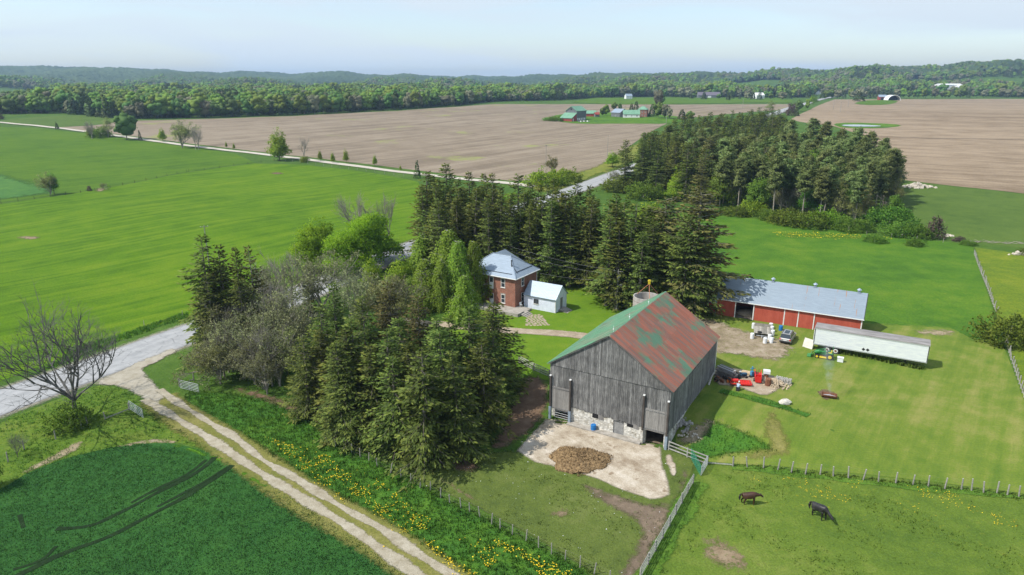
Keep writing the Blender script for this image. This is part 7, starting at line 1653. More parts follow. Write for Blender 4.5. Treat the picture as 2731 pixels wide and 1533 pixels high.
T('spruce', 965, 830, 15, 'front spruce whose lowest boughs hang over the verge fence', var=1, wide=1.1)
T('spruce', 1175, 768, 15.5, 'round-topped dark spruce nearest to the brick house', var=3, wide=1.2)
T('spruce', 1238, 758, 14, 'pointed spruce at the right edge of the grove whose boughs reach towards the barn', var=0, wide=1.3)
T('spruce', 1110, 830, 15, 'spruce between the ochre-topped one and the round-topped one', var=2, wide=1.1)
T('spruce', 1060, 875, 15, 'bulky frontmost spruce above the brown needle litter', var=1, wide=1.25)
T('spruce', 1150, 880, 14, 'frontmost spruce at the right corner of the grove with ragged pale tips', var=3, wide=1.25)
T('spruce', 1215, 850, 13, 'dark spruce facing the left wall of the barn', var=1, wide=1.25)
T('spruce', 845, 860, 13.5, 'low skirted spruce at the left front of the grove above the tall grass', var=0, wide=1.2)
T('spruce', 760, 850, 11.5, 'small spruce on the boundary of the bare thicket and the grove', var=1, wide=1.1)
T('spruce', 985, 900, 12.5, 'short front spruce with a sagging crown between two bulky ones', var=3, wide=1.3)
for px, py, h, v in [(520, 690, 15, 1), (600, 700, 14, 0), (870, 830, 14, 1), (930, 870, 13, 3), (1010, 800, 15, 2), (1130, 800, 14, 1), (1200, 800, 13, 3), (1020, 860, 13.5, 0), (1090, 800, 14.5, 3), (1250, 830, 11.5, 1), (800, 830, 12, 3), (880, 900, 11.5, 1), (1050, 960, 10.5, 3), (1160, 960, 10, 1)]:
    T('spruce', px, py, h, 'dark spruce filling the depth of the grove between larger neighbours', 'spruces in the depth of the grove', var=v, wide=1.15)
# thicket
g6 = np.random.default_rng(66)
for i in range(15):
    x, y = GD(g6.uniform(530, 720), g6.uniform(890, 985))
    plant('budding' if i % 2 else 'bare', x, y, float(g6.uniform(6.5, 11)), 'slender twiggy tree in the tangle of the thicket', 'tangled trees of the thicket', var=1, wide=float(g6.uniform(.95, 1.25)), g=g6)
for px, py, h, k, v, lb in [(668, 640, 13, 'bare', 1, 'slender grey leafless tree behind the thicket, left of two beside the twin spruce tops'), (722, 618, 14, 'bare', 1, 'tall leafless tree in front of the pale road behind the thicket'),
        (560, 730, 11.5, 'budding', 0, 'olive budding tree at the left side of the thicket'), (610, 745, 11, 'budding', 0, 'budding tree in the heart of the thicket'),
        (650, 790, 10, 'budding', 1, 'grey budding tree with arching bare boughs over the verge'), (600, 830, 8, 'bare', 2, 'pale leafless tree leaning over the tall grass near the metal gate'),
        (690, 830, 9, 'budding', 0, 'yellow-green budding tree at the right side of the thicket'), (745, 760, 10, 'budding', 1, 'thin grey budding tree left of the narrow cedar'),
        (660, 880, 7, 'budding', 1, 'low grey budding tree at the foot of the thicket'), (800, 640, 12.5, 'budding', 1, 'brownish budding tree left below the big green maple'),
        (900, 690, 11, 'budding', 1, 'grey budding tree below the yellow-green maples'), (960, 700, 10.5, 'budding', 0, 'olive budding tree behind the rusty-topped spruce'), (1000, 690, 10, 'budding', 1, 'pale budding tree beside the lime maple'),
        (540, 850, 7.5, 'budding', 0, 'low budding shrub-like tree under the leftmost spruce')]:
    T(k, px, py, h, lb, 'trees of the bare thicket', var=v)
# maples
T('maple', 795, 548, 12, 'rounded bright green maple at the left of the pair by the road', var=1, wide=1.1)
T('maple', 925, 528, 13.5, 'largest bright green maple with a broad domed crown', var=0, wide=1.05)
T('maple', 865, 580, 11, 'middle maple joining the domed one and the rounded one', var=1, wide=1.1)
T('lime', 1010, 640, 8.5, 'yellow-green young maple below the large domed maple', wide=1.15)
T('lime', 935, 650, 7.5, 'smaller yellow-green maple left of the other young one', wide=1.1)
T('lime', 985, 690, 6.5, 'low lime-coloured maple above the grove', wide=1.2)
T('bare', 905, 478, 15, 'wide leafless tree rising behind the large domed maple', var=2)
T('bare', 972, 478, 15.5, 'leafless tree with a dark trunk right of the domed maple', var=1, wide=.9)
# birches by the house
T('birch', 1070, 640, 11, 'wide weeping birch at the left front of the clump', var=0, wide=1.5)
T('birch', 1130, 560, 15, 'weeping birch directly right of the tallest one', var=1, wide=1.3)
T('birch', 1092, 512, 16, 'tallest weeping birch left of the house, narrow fresh green top', var=0, wide=1.1)
T('birch', 1150, 588, 14.5, 'slender weeping birch in the middle of the clump beside the house', var=1, wide=1.1)
T('birch', 1195, 590, 14, 'weeping birch brushing the metal roof of the house', var=0, wide=1.0)
T('birch', 1055, 575, 13, 'leftmost weeping birch of the clump in front of the dark spruces', var=1, wide=1.25)
T('birch', 1110, 640, 11, 'low weeping birch in front of the clump with trailing strands', var=0, wide=1.2)
T('birch', 1165, 680, 10, 'frontmost weeping birch whose strands touch the lawn', var=1, wide=1.2)
T('decid', 1040, 690, 6, 'small dark green tree left of the weeping birches', wide=.9)
T('olive', 1080, 720, 4.5, 'small sparse tree in front of the lawn gap', wide=.9)
# spruce row behind the house
row = [(1068, 432, 20, 1, 1.15), (1088, 440, 20, 0, 1.0), (1124, 412, 22, 0, 1.35), (1108, 450, 20, 2, 1.0), (1182, 432, 21, 0, 1.1), (1160, 450, 20, 1, 1.0), (1214, 436, 20.5, 2, 1.0), (1240, 438, 21, 0, 1.15), (1262, 470, 19, 1, 1.0),
       (1305, 440, 21, 1, 1.05), (1330, 458, 20, 2, 1.0), (1352, 462, 19.5, 0, 1.0), (1378, 458, 20, 1, 1.05), (1386, 448, 21, 2, .8), (1410, 470, 19.5, 0, 1.1), (1436, 480, 19, 1, 1.0), (1449, 450, 21, 2, .85), (1478, 466, 19.5, 0, .9),
       (1500, 492, 18.5, 1, 1.1), (1528, 500, 19, 0, 1.1), (1553, 488, 20, 2, 1.0), (1585, 520, 18.5, 1, 1.1), (1345, 500, 18, 0, 1.1), (1288, 500, 18, 2, 1.0), (1470, 520, 17, 1, 1.1), (1555, 545, 16.5, 0, 1.1), (1230, 500, 18.5, 1, 1.1), (1150, 500, 18, 2, 1.1), (1395, 520, 17, 2, 1.1), (1510, 560, 16, 2, 1.1), (1440, 560, 16, 0, 1.1), (1600, 560, 17, 0, 1.2), (1380, 570, 15, 1, 1.1), (1190, 470, 20, 1, 1.1)]
for i, (px, py, h, v, wd) in enumerate(row):
    if not rowok(px, py, h): continue
    lb = {0: 'leftmost spruce of the row behind the house, its boughs against the green pasture', 2: 'tallest star-topped spruce of the row behind the house', 16: 'pointed spruce whose tip stands before the pale road in the row behind the house'}.get(i, 'dark drooping spruce in the tall row behind the brick house')
    T('rowspruce', px, py, h, lb, 'spruces in the row behind the house', var=v, wide=wd)
for px, py, h, wd, lb in [(1418, 545, 15, .9, 'see'), ]: pass
T('bigspruce', 1680, 497, 20.5, 'huge broad brownish spruce, left one of the two giants behind the silo', var=1, wide=1.4, rz=1)
T('bigspruce', 1768, 480, 23, 'huge spruce with pale dead limbs at its top, right giant beside the red shed', var=1, wide=1.2, rz=3)
T('bigspruce', 1732, 540, 19, 'dark broad spruce between and behind the two giants', var=0, wide=1.1)
T('bigspruce', 1640, 560, 17, 'dark spruce left of the giants by the utility pole', var=0, wide=.9)
T('lime', 1640, 500, 9, 'bright green young tree between the giants and the woodlot', wide=1.3)
T('cedar', 1625, 680, 5, 'small dense conifer left of the silo', wide=1.2)
# woodlot to the right: spruces at its left, red pines filling it
for px, py, h, k, v, wd, lb in [(1576, 352, 20, 'spruce', 0, 1.15, 'large pointed spruce at the left end of the woodlot by the road'), (1618, 352, 19, 'spruce', 2, 1.1, 'second spruce from the left of the woodlot'),
        (1640, 335, 20, 'spruce', 3, 1.1, 'spruce with a blunt top in the left part of the woodlot'), (1668, 340, 19, 'spruce', 1, 1.1, 'drooping dark spruce above the lime green tree of the woodlot'), (1655, 380, 17, 'spruce', 1, 1.2, 'broad low spruce fronting the left part of the woodlot'),
        (1790, 345, 22, 'brownspruce', 1, 1.0, 'brown-tinged drooping spruce beside the bare pine trunks'), (1745, 350, 21, 'brownspruce', 0, 1.0, 'brownish spruce right of the lime green tree of the woodlot'), (1768, 400, 18, 'brownspruce', 1, 1.0, 'low dark drooping spruce at the front of the woodlot')]:
    T(k, px, py, h, lb, 'spruces of the woodlot', var=v, wide=wd)
T('lime', 1715, 410, 13, 'bright lime green tree squeezed between the woodlot spruces', wide=.8)
T('lime', 1700, 450, 8, 'low lime green tree below the taller lime green one of the woodlot', wide=1.1)
g2 = np.random.default_rng(77)
def front_y(px): return np.interp(px, [1580, 1700, 1800, 1850, 1960, 2050, 2110, 2180, 2240], [480, 500, 530, 528, 545, 560, 565, 560, 500])
n = 0; occ = []
A_ = [GD(1850, 535), GD(2000, 552), GD(2190, 580), GD(2285, 560)]
wl = [GD(1600, 470), GD(1690, 500), GD(1850, 530), GD(2000, 550), GD(2180, 575), GD(2250, 520)]
# footprint in world space: front line wl, about 150 m deep towards the far side
bk = [(x+dx, y+dy) for (x, y), (dx, dy) in zip(wl[::-1], [(28, 60), (45, 105), (45, 125), (40, 145), (45, 150), (45, 140)])]
lot = wl+bk
xs = [p[0] for p in lot]; ys = [p[1] for p in lot]
tries = 0
while len(occ) < 235 and tries < 9000:
    tries += 1; x = g2.uniform(min(xs), max(xs)); y = g2.uniform(min(ys), max(ys))
    if not inpoly(np.array([x]), np.array([y]), lot)[0]: continue
    if pdist(np.array([x]), np.array([y]), POLY['road'], False)[0] < 13: continue
    if occ and min((x-a)**2+(y-b)**2 for a, b in occ) < 18: continue
    occ.append((x, y))
ORD = 'first second third fourth fifth sixth seventh eighth ninth tenth eleventh twelfth thirteenth fourteenth fifteenth sixteenth seventeenth eighteenth nineteenth twentieth'.split()
occ.sort(key=lambda q: q[0]/q[1]); fr = 0
for i, (x, y) in enumerate(occ):
    left = (x-wl[1][0])/(wl[4][0]-wl[1][0]); dpt = pdist(np.array([x]), np.array([y]), wl, False)[0]
    rr = g2.random()
    if left < .28 and dpt < 200: kd, v, h = ('spruce', None, 18.5+g2.uniform(-1.5, 2.5))
    elif dpt > 75 and rr < .55: kd, v, h = ('rowspruce', None, 18+g2.uniform(-2, 2.5))
    elif rr < .10: kd, v, h = ('budding', None, 15+g2.uniform(-2, 2))
    elif rr < .32 and left > .35: kd, v, h = (('decid', None, 15.5+g2.uniform(-2, 2)) if rr < .22 else ('olive', None, 15+g2.uniform(-2, 2)))
    else: kd, v, h = ('pine', None, 17.5+g2.uniform(-2, 2.5))
    if kd == 'pine' and left > .9: h *= .93
    lb = {'spruce': 'dark spruce in the left part of the dense woodlot', 'rowspruce': 'dark spruce in the back ranks of the dense woodlot', 'budding': 'leafless tree among the pines of the dense woodlot', 'decid': 'leafy tree among the pines of the dense woodlot', 'olive': 'sparse budding tree among the pines of the dense woodlot', 'pine': 'tall bare-stemmed pine in the dense woodlot'}[kd]
    if kd == 'pine' and dpt < 9 and fr < 20: lb = '%s pine from the left along the meadow side of the woodlot' % ORD[fr]; fr += 1
    plant(kd, x, y, h, lb, {'spruce': 'spruces in the left part of the woodlot', 'rowspruce': 'spruces in the back ranks of the woodlot', 'budding': 'leafless trees in the woodlot', 'decid': 'leafy trees in the woodlot', 'olive': 'sparse budding trees in the woodlot', 'pine': 'pines of the woodlot'}[kd], wide=float(g2.uniform(.9, 1.2)), g=g2)
g7 = np.random.default_rng(70)
for i in range(46):
    t_ = g7.random(); k_ = int(t_*(len(wl)-2))+1; q_ = t_*(len(wl)-2)-int(t_*(len(wl)-2)); k_ = min(k_, len(wl)-2)
    x = wl[k_][0]*(1-q_)+wl[k_+1][0]*q_+g7.uniform(-3, 12); y = wl[k_][1]*(1-q_)+wl[k_+1][1]*q_+g7.uniform(1, 22)
    kd = str(g7.choice(['decid', 'olive', 'pine', 'budding'], p=[.4, .2, .25, .15]))
    plant(kd, x, y, float(g7.uniform(6, 12)), {'decid': 'young leafy tree growing under the woodlot edge', 'olive': 'sparse young tree growing under the woodlot edge', 'pine': 'young pine growing under the woodlot edge', 'budding': 'grey twiggy tree growing under the woodlot edge'}[kd], {'decid': 'young leafy trees under the woodlot edge', 'olive': 'sparse young trees under the woodlot edge', 'pine': 'young pines under the woodlot edge', 'budding': 'twiggy trees under the woodlot edge'}[kd], wide=float(g7.uniform(.9, 1.2)), g=g7)
for px, py in [(1625,335),(1652,328),(1682,315),(1702,300),(1722,292),(1742,287),(1762,290),(1790,282),(1815,286),(1840,278),(1865,282),(1890,275),(1912,270),(1928,274),(1944,268),(1958,275),(1972,288),(1992,304),(2048,300),(2080,308),(2118,325),(2158,322),(2196,332),(2226,350),
               (1700,330),(1735,322),(1770,325),(1805,318),(1835,315),(1870,318),(1900,310),(1932,308),(1960,318),(1990,335),(2025,335),(2060,340),(2095,345),(2135,350),(2175,352),(1720,360),(1815,352),(1850,350),(1890,348),(1925,345),(1955,352),(2250,375)]:
    lf = px < 1975
    T('spruce' if lf else 'pine', px, py, float(g7.uniform(18, 21)), 'dark spruce whose tip forms the skyline of the woodlot' if lf else 'pine in the rear right part of the woodlot', 'spruces on the skyline of the woodlot' if lf else 'pines in the rear right of the woodlot', wide=float(g7.uniform(1.05, 1.3)), g=g7)
for i in range(40):
    px = g7.uniform(1770, 1985); py = float(np.interp(px, [1770, 1850, 1940, 1985], [287, 280, 271, 290]))+g7.uniform(3, 22)
    T('spruce', px, py, float(g7.uniform(18, 21)), 'dark spruce whose tip forms the skyline of the woodlot', 'spruces on the skyline of the woodlot', wide=float(g7.uniform(1.1, 1.4)), g=g7)
for i in range(66):
    px = 1072+(i % 33)*16.4+g7.uniform(-5, 5); py = float(np.interp(px, [1068, 1240, 1450, 1600], [452, 470, 492, 545]))+(g7.uniform(2, 46) if i < 33 else g7.uniform(50, 105)); h_ = float(g7.uniform(18, 20) if i < 33 else g7.uniform(14.5, 17.5))
    if not rowok(px, py, h_): py -= 30
    if not rowok(px, py, h_): continue
    T('rowspruce', px, py, h_, 'dark drooping spruce in the tall row behind the brick house', 'spruces in the row behind the house', wide=1.15, g=g7)
for i in range(12):
    px = g7.uniform(560, 735); py = g7.uniform(655, 790)
    T('budding' if i % 3 == 0 else 'bare', px, py, float(g7.uniform(10, 12.5)), 'slender twiggy tree in the tangle of the thicket', 'tangled trees of the thicket', var=1, wide=float(g7.uniform(.8, 1.1)), g=g7)
for px, py, h in [(1556, 512, 19.5), (1578, 505, 20), (1602, 512, 20), (1626, 520, 19), (1590, 560, 17), (1560, 560, 17), (1535, 540, 18), (1618, 580, 16)]:
    T('rowspruce', px, py, h, 'dark spruce joining the row behind the house to the giant spruces', 'spruces between the row and the giants', wide=1.3, g=g7)
PR['pale'] = [baretree(76, 12, mat=bark_pale, twigs=2, n1=5, lv=4, kids=3, spread=1.0, trunkf=.3, up=.1)]; PH['pale'] = 12; NAMES['pale'] = 'bare_tree'
T('pale', 2105, 480, 9.5, 'pale dead tree with tangled limbs at the right front of the woodlot', var=0)
T('pale', 2030, 455, 11, 'pale dead tree standing before the middle of the woodlot', var=0)
T('decid', 2262, 400, 12, 'sparse drooping tree sticking out of the right edge of the woodlot', wide=.7)
for i, (px, py, h, wd, v, lb) in enumerate([(1850, 525, 3.2, 1.2, 0, 'round bush nearest the giant spruce in front of the woodlot'), (1895, 520, 4.2, 1.1, 2, 'light green bush at the left foot of the pines'), (1945, 535, 3.0, 1.3, 1, 'low olive bush left of the bright green hedge'), (1985, 545, 4.4, 1.25, 0, 'bright green spreading bush in the middle of the woodlot front'),
        (2030, 552, 4.4, 1.2, 1, 'bright green bush right of the middle of the woodlot front'), (2075, 548, 4.6, 1.0, 2, 'yellowish bush before the bare pine stems'), (2138, 560, 3.6, 1.3, 1, 'dome shaped green bush at the right foot of the pines'), (2240, 550, 5.6, 1.1, 1, 'largest round bush right of the woodlot'), (2268, 575, 4.2, 1.2, 0, 'bush in front of the largest round bush'),
        (2315, 580, 3.6, 1.2, 0, 'green bush touching the reddish one'), (2300, 600, 2.2, 1.2, 0, 'small low bush along the fence line'), (2200, 590, 1.8, 1.3, 1, 'tiny bush on the meadow edge'), (2435, 598, 1.2, 1.3, 1, 'low reddish scrub right of the bush clump'), (1870, 490, 5, 1.2, 2, 'pale green sapling thicket at the left front of the pines')]):
    x, y = GD(px, py+18); plant('bush', x, y, h, lb, var=v, wide=wd)
x, y = GD(2350, 600); plant('purple', x, y, 6.0, 'tall reddish leafless bush at the right end of the clump', wide=.8)
x, y = GD(2415, 608); plant('purple', x, y, 1.5, 'low purple scrub beside the pale branches', wide=1.6)
x, y = GD(2530, 862); plant('bush', x, y, 4.6, 'large dark green bush by the fence at the right edge', var=0, wide=.95)
x, y = GD(2575, 640); plant('bush', x, y, 1.6, 'small bush at the edge near the pale branches', var=0, wide=1.3)
# the bare tree by the track entrance and scrub round it
x, y = GD(192, 1052); plant('bare', x, y, 16.5, 'large spreading leafless tree at the left beside the road', var=0, rz=.6, wide=1.12)
x, y = GD(178, 1072); plant('bush', x, y, 3.0, 'dense green bush wrapped round the foot of the large leafless tree', var=0, wide=.95)
x, y = GD(45, 1150); plant('bare', x, y, 3.2, 'small twiggy tree at the lower left corner', var=0)
x, y = GD(-30, 1230); plant('decid', x, y, 5.0, 'dark tree cut by the left edge of the picture', var=1)
# trees along the side road
for px, py, h, k, v, wd, lb in [(0, 300, 5, 'purple', None, 1.2, 'reddish shrub on the left edge by the side road'), (144, 325, 5.5, 'fcone', 1, .9, 'small dark cone shaped tree by the side road at the far left'), (232, 350, 12.5, 'bare', 2, 1.0, 'bent sparse tree at the left of the roadside clump'), (228, 347, 7, 'decid', 0, .9, 'low leafy tree in the left roadside clump'),
        (252, 345, 6, 'bush', 1, 1.0, 'dark bush right of the bent sparse tree'), (273, 346, 15, 'olive', 0, .9, 'pale yellow-green tree left of the dark green roadside maple'), (320, 352, 19, 'fround', 1, 1.0, 'dense dark green roadside maple, the darkest tree along the side road'), (353, 354, 7, 'fcone', 0, .8, 'small dark conifer right of the dark roadside maple'),
        (410, 357, 9, 'lime', 0, .7, 'little green sapling alone on the stubble edge'), (459, 372, 16, 'budding', 0, 1.15, 'wide pale yellow willow by the side road'), (493, 377, 14, 'bare', 1, .8, 'grey leafless tree right of the pale willow'), (500, 377, 13, 'bare', 2, .7, 'thin leafless tree touching the grey one by the willow'),
        (704, 404, 17, 'lime', 0, .85, 'yellow-green upright tree with a vase shape by the side road'), (700, 404, 10, 'lime', 0, .9, 'low skirt of the vase shaped roadside tree'), (765, 407, 13.5, 'bare', 1, .8, 'leafless tree right of the yellow-green vase shaped tree'), (766, 408, 3, 'bush', 2, .7, 'little bush at the foot of the leafless roadside tree'),
        (570, 372, 4, 'lime', 0, .5, 'tiny sapling on the stubble right of the thin leafless trees'), (589, 376, 4, 'lime', 0, .5, 'second tiny sapling on the stubble edge'), (695, 384, 3.5, 'lime', 0, .5, 'tiny sapling left of the vase shaped tree'), (806, 405, 6, 'lime', 0, .5, 'young sapling right of the leafless roadside tree'), (838, 411, 6, 'lime', 0, .5, 'narrow young roadside sapling nearer the junction'),
        (871, 410, 7.5, 'lime', 0, .5, 'yellow sapling between two narrow ones on the stubble edge'), (943, 418, 6, 'lime', 0, .5, 'smallest sapling near the junction'), (1008, 430, 3, 'lime', 0, .5, 'yellowish sapling just left of the spruce row'), (1050, 448, 8, 'fcone', 0, .8, 'small dark spruce at the junction end of the side road'),
        (128, 490, 8.5, 'budding', 0, 1.1, 'budding tree on the boundary of the two left pastures'), (137, 489, 8.5, 'decid', 0, .75, 'leafy green half of the tree pair on the pasture boundary'), (260, 478, 3, 'budding', 1, .7, 'twiggy shrub beside the pasture gap'), (225, 480, 2, 'purple', 0, 1, 'low scrub left of the pasture gap'),
        (1390, 440, 9, 'budding', 0, 1.0, 'yellowish budding tree beside the road junction'), (1425, 455, 5, 'bush', 2, 1.2, 'yellow-green bush under the budding tree at the junction'), (1375, 465, 6, 'bush', 2, 1.2, 'wide yellow-green bush left of the road bend'), (1540, 420, 8, 'lime', 0, 1.1, 'lime green shrubby tree at the left tip of the woodlot'), (1545, 465, 6, 'budding', 1, 1, 'grey shrub where the road meets the woodlot'),
        (1570, 480, 5, 'bush', 1, 1.3, 'green undergrowth at the left tip of the woodlot'), (1620, 500, 6, 'bush', 0, 1.3, 'green undergrowth below the woodlot spruces')]:
    x, y = GD(px, py)
    plant(k, x, y, h, lb, var=(v if v is not None else 0), wide=wd)
# far farm trees
g3 = np.random.default_rng(5)
for px, py, h, k, v, wd, lb in [(1524, 292, 12, 'fround', 2, .8, 'bright green tree between the far barn and the far sheds'), (1516, 292, 9, 'fround', 1, .9, 'lower tree left below the bright green farm tree'), (1545, 278, 10, 'fround', 0, .8, 'tree behind the dark far shed'), (1560, 279, 9, 'fround', 1, .8, 'tree behind the white far garage'), (1490, 291, 5, 'fround', 1, 1, 'small tree beside the low red far shed'),
        (1600, 280, 11, 'fcone', 0, 1.2, 'dark conifer behind the far brick house'), (1588, 281, 9, 'fcone', 1, 1.2, 'smaller conifer left behind the far brick house'), (1655, 297, 16, 'fround', 0, .9, 'large dull green tree right of the far brick house'), (1672, 298, 14, 'fgrey', 0, .9, 'brownish tree right of the dull green farm tree'), (1640, 293, 12, 'fcone', 1, 1.1, 'grey-green conifer beside the far brick house'),
        (1684, 299, 11, 'fgrey', 0, .7, 'rightmost brown tree of the far farm'), (1655, 270, 22, 'fgrey', 0, .7, 'tall bare tree behind the far farm'), (1662, 268, 20, 'fround', 1, .7, 'tall green tree behind the far farm'), (1400, 304, 4, 'bush', 0, 2, 'weedy bush at the left of the far barn'), (1385, 303, 3, 'bush', 1, 2, 'low weeds left of the far barn'),
        (1715, 300, 9, 'fcone', 1, 1.5, 'rounded conifer hedge left of the woodlot top'), (1735, 302, 9, 'fround', 0, 1.1, 'green thicket just left of the woodlot top'), (1935, 285, 14, 'olive', 0, 1.2, 'pale yellow willow above the woodlot top'), (1990, 290, 11, 'purple', 0, .8, 'reddish bare tree beside the distant road'), (2010, 280, 13, 'fround', 1, .9, 'green tree overhanging the distant road'), (2030, 276, 12, 'fround', 2, .8, 'second green tree along the distant road'), (2003, 292, 9, 'fcone', 0, 1.2, 'dark tree at the foot of the reddish bare tree'),
        (2045, 262, 12, 'lime', 0, 1.5, 'yellow-green tree right of the distant road'), (2160, 255, 16, 'fcone', 0, 2.0, 'dark round tree beside the little red hall'), (2242, 246, 14, 'fcone', 0, 2.0, 'dark conifers behind the arched shed'), (2225, 244, 14, 'fcone', 1, 2.0, 'dark conifer behind the little red hall')]:
    x, y = GD(px, py); plant(k, x, y, h, lb, var=v, wide=wd)
for i, px in enumerate(np.linspace(1735, 1985, 17)):
    if 1770 < px < 1800: continue
    x, y = GD(px+g3.uniform(-6, 6), 252-g3.uniform(0, 5)); plant('fcone' if g3.random() < .6 else 'fround', x, y, g3.uniform(8, 16), 'tree on the green strip below the distant purple-roofed barn', 'trees on the green strip by the distant barn', wide=1.3, g=g3)
# ------------------------------------------------------------------ wood edge: single trees in the front rank, then the mass behind
EX = [-300, 0, 230, 330, 560, 740, 1000, 1150, 1240, 1400, 1490, 1650, 1720, 1990, 2060, 2130, 2200, 2576, 2900]
EY = [291, 287, 284, 299, 295, 289, 276, 267, 256, 253, 246, 243, 245, 245, 249, 248, 248, 246, 246]
g4 = np.random.default_rng(9); cnt = 0
for px in np.arange(-60, 2660, 11.5):
    py = np.interp(px, EX, EY)-g4.uniform(0, 1.6)
    if 1735 < px < 1830 or 2035 < px < 2058: continue
    x, y = GD(px+g4.uniform(-4, 4), py)
    k = g4.choice(['fround', 'fround', 'fround', 'fcone', 'fgrey'], p=[.3, .25, .2, .15, .1])
    if 2180 < px < 2250: k = 'fcone'
    sd = 'left of the far barn' if px < 1240 else 'right of the far barn'
    kn = {'fround': 'leafy tree', 'fcone': 'dark conifer', 'fgrey': 'grey leafless tree'}[k]
    plant(k, x, y, g4.uniform(13, 21), '%s in the front rank of the far wood %s' % (kn, sd), '%ss along the far wood edge %s' % (kn, sd), wide=float(g4.uniform(.85, 1.25)), g=g4)

def scatter_inst(name, P3, idx, scl, protos, label):
    me = bpy.data.meshes.new(name); me.from_pydata([tuple(p) for p in P3], [], [])
    a = me.attributes.new('idx', 'INT', 'POINT'); a.data.foreach_set('value', np.asarray(idx, np.int32))
    a = me.attributes.new('scl', 'FLOAT', 'POINT'); a.data.foreach_set('value', np.asarray(scl, np.float32))
    a = me.attributes.new('rot', 'FLOAT', 'POINT'); a.data.foreach_set('value', g4.uniform(0, 6.28, len(P3)).astype(np.float32))
    o = mobj(name, me, kind='stuff', label=label)
    ng = bpy.data.node_groups.new(name, 'GeometryNodeTree')
    ng.interface.new_socket('Geometry', in_out='INPUT', socket_type='NodeSocketGeometry'); ng.interface.new_socket('Geometry', in_out='OUTPUT', socket_type='NodeSocketGeometry')
    nn = ng.nodes; ll = ng.links; gi = nn.new('NodeGroupInput'); go = nn.new('NodeGroupOutput')
    ip = nn.new('GeometryNodeInstanceOnPoints'); ip.inputs['Pick Instance'].default_value = True
    jg = nn.new('GeometryNodeJoinGeometry')
    for p in protos[::-1]:
        oi = nn.new('GeometryNodeObjectInfo'); oi.transform_space = 'ORIGINAL'; oi.inputs['Object'].default_value = p; oi.inputs['As Instance'].default_value = True
        ll.new(oi.outputs['Geometry'], jg.inputs['Geometry'])
    def na(nm, ty):
        q = nn.new('GeometryNodeInputNamedAttribute'); q.data_type = ty; q.inputs['Name'].default_value = nm; return q.outputs['Attribute']
    cx = nn.new('ShaderNodeCombineXYZ'); ll.new(na('rot', 'FLOAT'), cx.inputs['Z'])
    ll.new(gi.outputs[0], ip.inputs['Points']); ll.new(jg.outputs[0], ip.inputs['Instance']); ll.new(na('idx', 'INT'), ip.inputs['Instance Index'])
    ll.new(cx.outputs[0], ip.inputs['Rotation']); ll.new(na('scl', 'FLOAT'), ip.inputs['Scale']); ll.new(ip.outputs[0], go.inputs[0])
    md = o.modifiers.new('scatter', 'NODES'); md.node_group = ng; return o
# crowns of visible far trees serve as the shapes
prot = {}
for o in C.objects:
    if o.type == 'MESH' and o.parent is not None and o.data.name.startswith('crown'):
        for kk in ('fround', 'fcone', 'fgrey'):
            for i, mm in enumerate(PR[kk]):
                if o.data == mm[0]: prot.setdefault((kk, i), o)
keys = sorted(prot); protos = [prot[k] for k in keys]
wts = np.array([{'fround': [.22, .18, .17, .13], 'fcone': [.07, .07], 'fgrey': [.16]}[k[0]][k[1]] for k in keys]); wts /= wts.sum()
def edge_r(px):
    x, y = GD(px, float(np.interp(px, EX, EY))); return math.hypot(x, y)
pxs = np.linspace(-500, 3100, 120); er = np.array([edge_r(max(min(p, 2890), -290)) for p in pxs]); eaz = np.array([math.atan2((p*K-CX)/F, math.cos(P)) for p in pxs])
PT = []; ID = []; SC_ = []
def clearing(az, r):
    # meadows and fields inside the wooded belt
    for a0, a1, r0, r1 in [(-.68, -.575, 1150, 2100), (-.07, -.02, 1500, 2100), (.40, .72, 1330, 1720), (.29, .36, 1900, 2500), (-.33, -.25, 2000, 2350), (.02, .06, 1850, 2100), (.50, .70, 2150, 2400), (-.5, -.42, 1900, 2150)]:
        if a0 < az < a1 and r0 < r < r1: return True
    return False
r = 430.0
while r < 2900:
    st = max(7.5, r*.0072); na_ = int(1.5*r/(st*1.0))
    for az in np.linspace(-.75, .75, na_):
        a = az+g4.normal()*.4*st/r; rr = r+g4.normal()*.35*st; e = float(np.interp(a, eaz, er))
        if rr < e+12: continue
        if clearing(a, rr): continue
        x, y = rr*math.sin(a), rr*math.cos(a)
        if pdist(np.array([x]), np.array([y]), rd, False)[0] < 16 and rr < 1700: continue
        if math.sin(a*90+rr*.011)*math.sin(rr*.008+a*31) > .93: continue
        cl = math.sin(a*38+rr*.004)+.6*math.sin(a*87-rr*.003)
        PT.append((x, y, float(hgt(x, y))-.4)); 
        if cl > .95 and g4.random() < .7: ID.append(next(i for i, k in enumerate(keys) if k[0] == 'fcone'))
        elif cl < -1.0 and g4.random() < .7: ID.append(next(i for i, k in enumerate(keys) if k[0] == 'fgrey'))
        else: ID.append(int(g4.choice(len(keys), p=wts)))
        SC_.append(g4.uniform(.62, 1.12)*(1+.18*(r > 1300))*(1+.16*math.sin(a*61+rr*.01)*math.sin(rr*.013)))
    r += st*.95
scatter_inst('far_wood', PT, ID, SC_, protos, 'deep belt of mixed spring woodland beyond the fields')
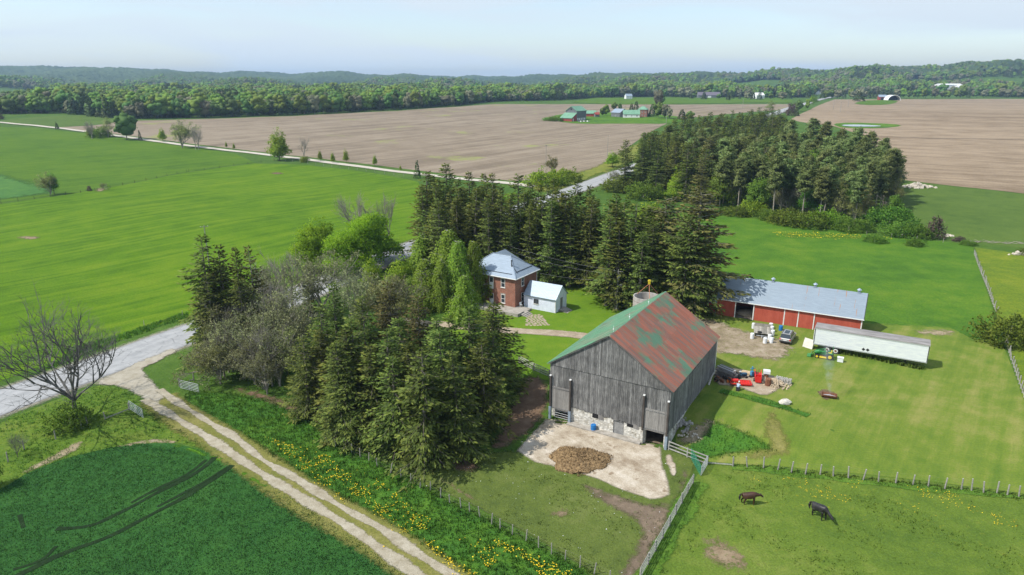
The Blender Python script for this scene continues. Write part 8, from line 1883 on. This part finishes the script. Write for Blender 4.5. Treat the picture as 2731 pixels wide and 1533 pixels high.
# distant wooded hills: a canopy surface that stands on the terrain, open where fields lie
def hills():
    az = np.arange(-.80, .80, .0022); r = [2500.0]
    while r[-1] < 5600: r.append(r[-1]*1.0062)
    r = np.array(r); A, Rr = np.meshgrid(az, r); g = np.random.default_rng(3)
    A2 = A+g.normal(size=A.shape)*.0007; X = Rr*np.sin(A2); Y = Rr*np.cos(A2)
    def wav(s, q): return np.sin(X*s+q)*np.sin(Y*s*1.3+q*2)+.6*np.sin(X*s*2.3-Y*s*1.1+q)
    f = wav(.0031, 1)+.7*wav(.0072, 2.1)+.35*np.sin(A*37)
    mask = np.where(f < -1.15, -3.0, 1.0)
    can = g.uniform(5, 19, A.shape)+3*np.sin(X*.02)*np.sin(Y*.03)
    Z = hgt(X, Y)+np.where(mask > 0, can, -4)
    V = np.stack([X, Y, Z], -1).reshape(-1, 3); m = len(az)
    i = (np.arange(len(r)-1)[:, None]*m+np.arange(m-1)[None]).ravel()
    tint = np.clip(.42+g.normal(size=A.shape)*.2+.22*np.sin(X*.006+Y*.004)*np.sin(Y*.005-X*.002), 0, 1).ravel()
    me = npmesh('hill_woods', V, np.stack([i, i+1, i+m+1, i+m], 1), LM['hill'], tint)
    mobj('hill_woods', me, kind='stuff', label='distant wooded hills closing the horizon')
LM["hill"] = leafmat('hill_canopy', (.025,.055,.018), (.055,.095,.026), (.10,.145,.036), 0, 0)
hills()
# ------------------------------------------------------------------ haze
hz = MB(); hz.box(-9000, -60, -6, 9000, 9500, 175)
hm = bpy.data.materials.new('haze'); hm.use_nodes = True; hn = hm.node_tree.nodes
for n_ in list(hn): hn.remove(n_)
ho = hn.new('ShaderNodeOutputMaterial'); hv = hn.new('ShaderNodeVolumePrincipled')
hv.inputs['Color'].default_value = (.46, .66, .93, 1); hv.inputs['Density'].default_value = 0.00012; hv.inputs['Anisotropy'].default_value = 0.2
hm.node_tree.links.new(hv.outputs['Volume'], ho.inputs['Volume'])
hz.obj('haze', hm, kind='stuff', label='thin blue haze over the distant hills')
print('UNIQUE TRIS', sum(len(m.loops)-2*len(m.polygons) for m in bpy.data.meshes), 'far trees', len(PT))
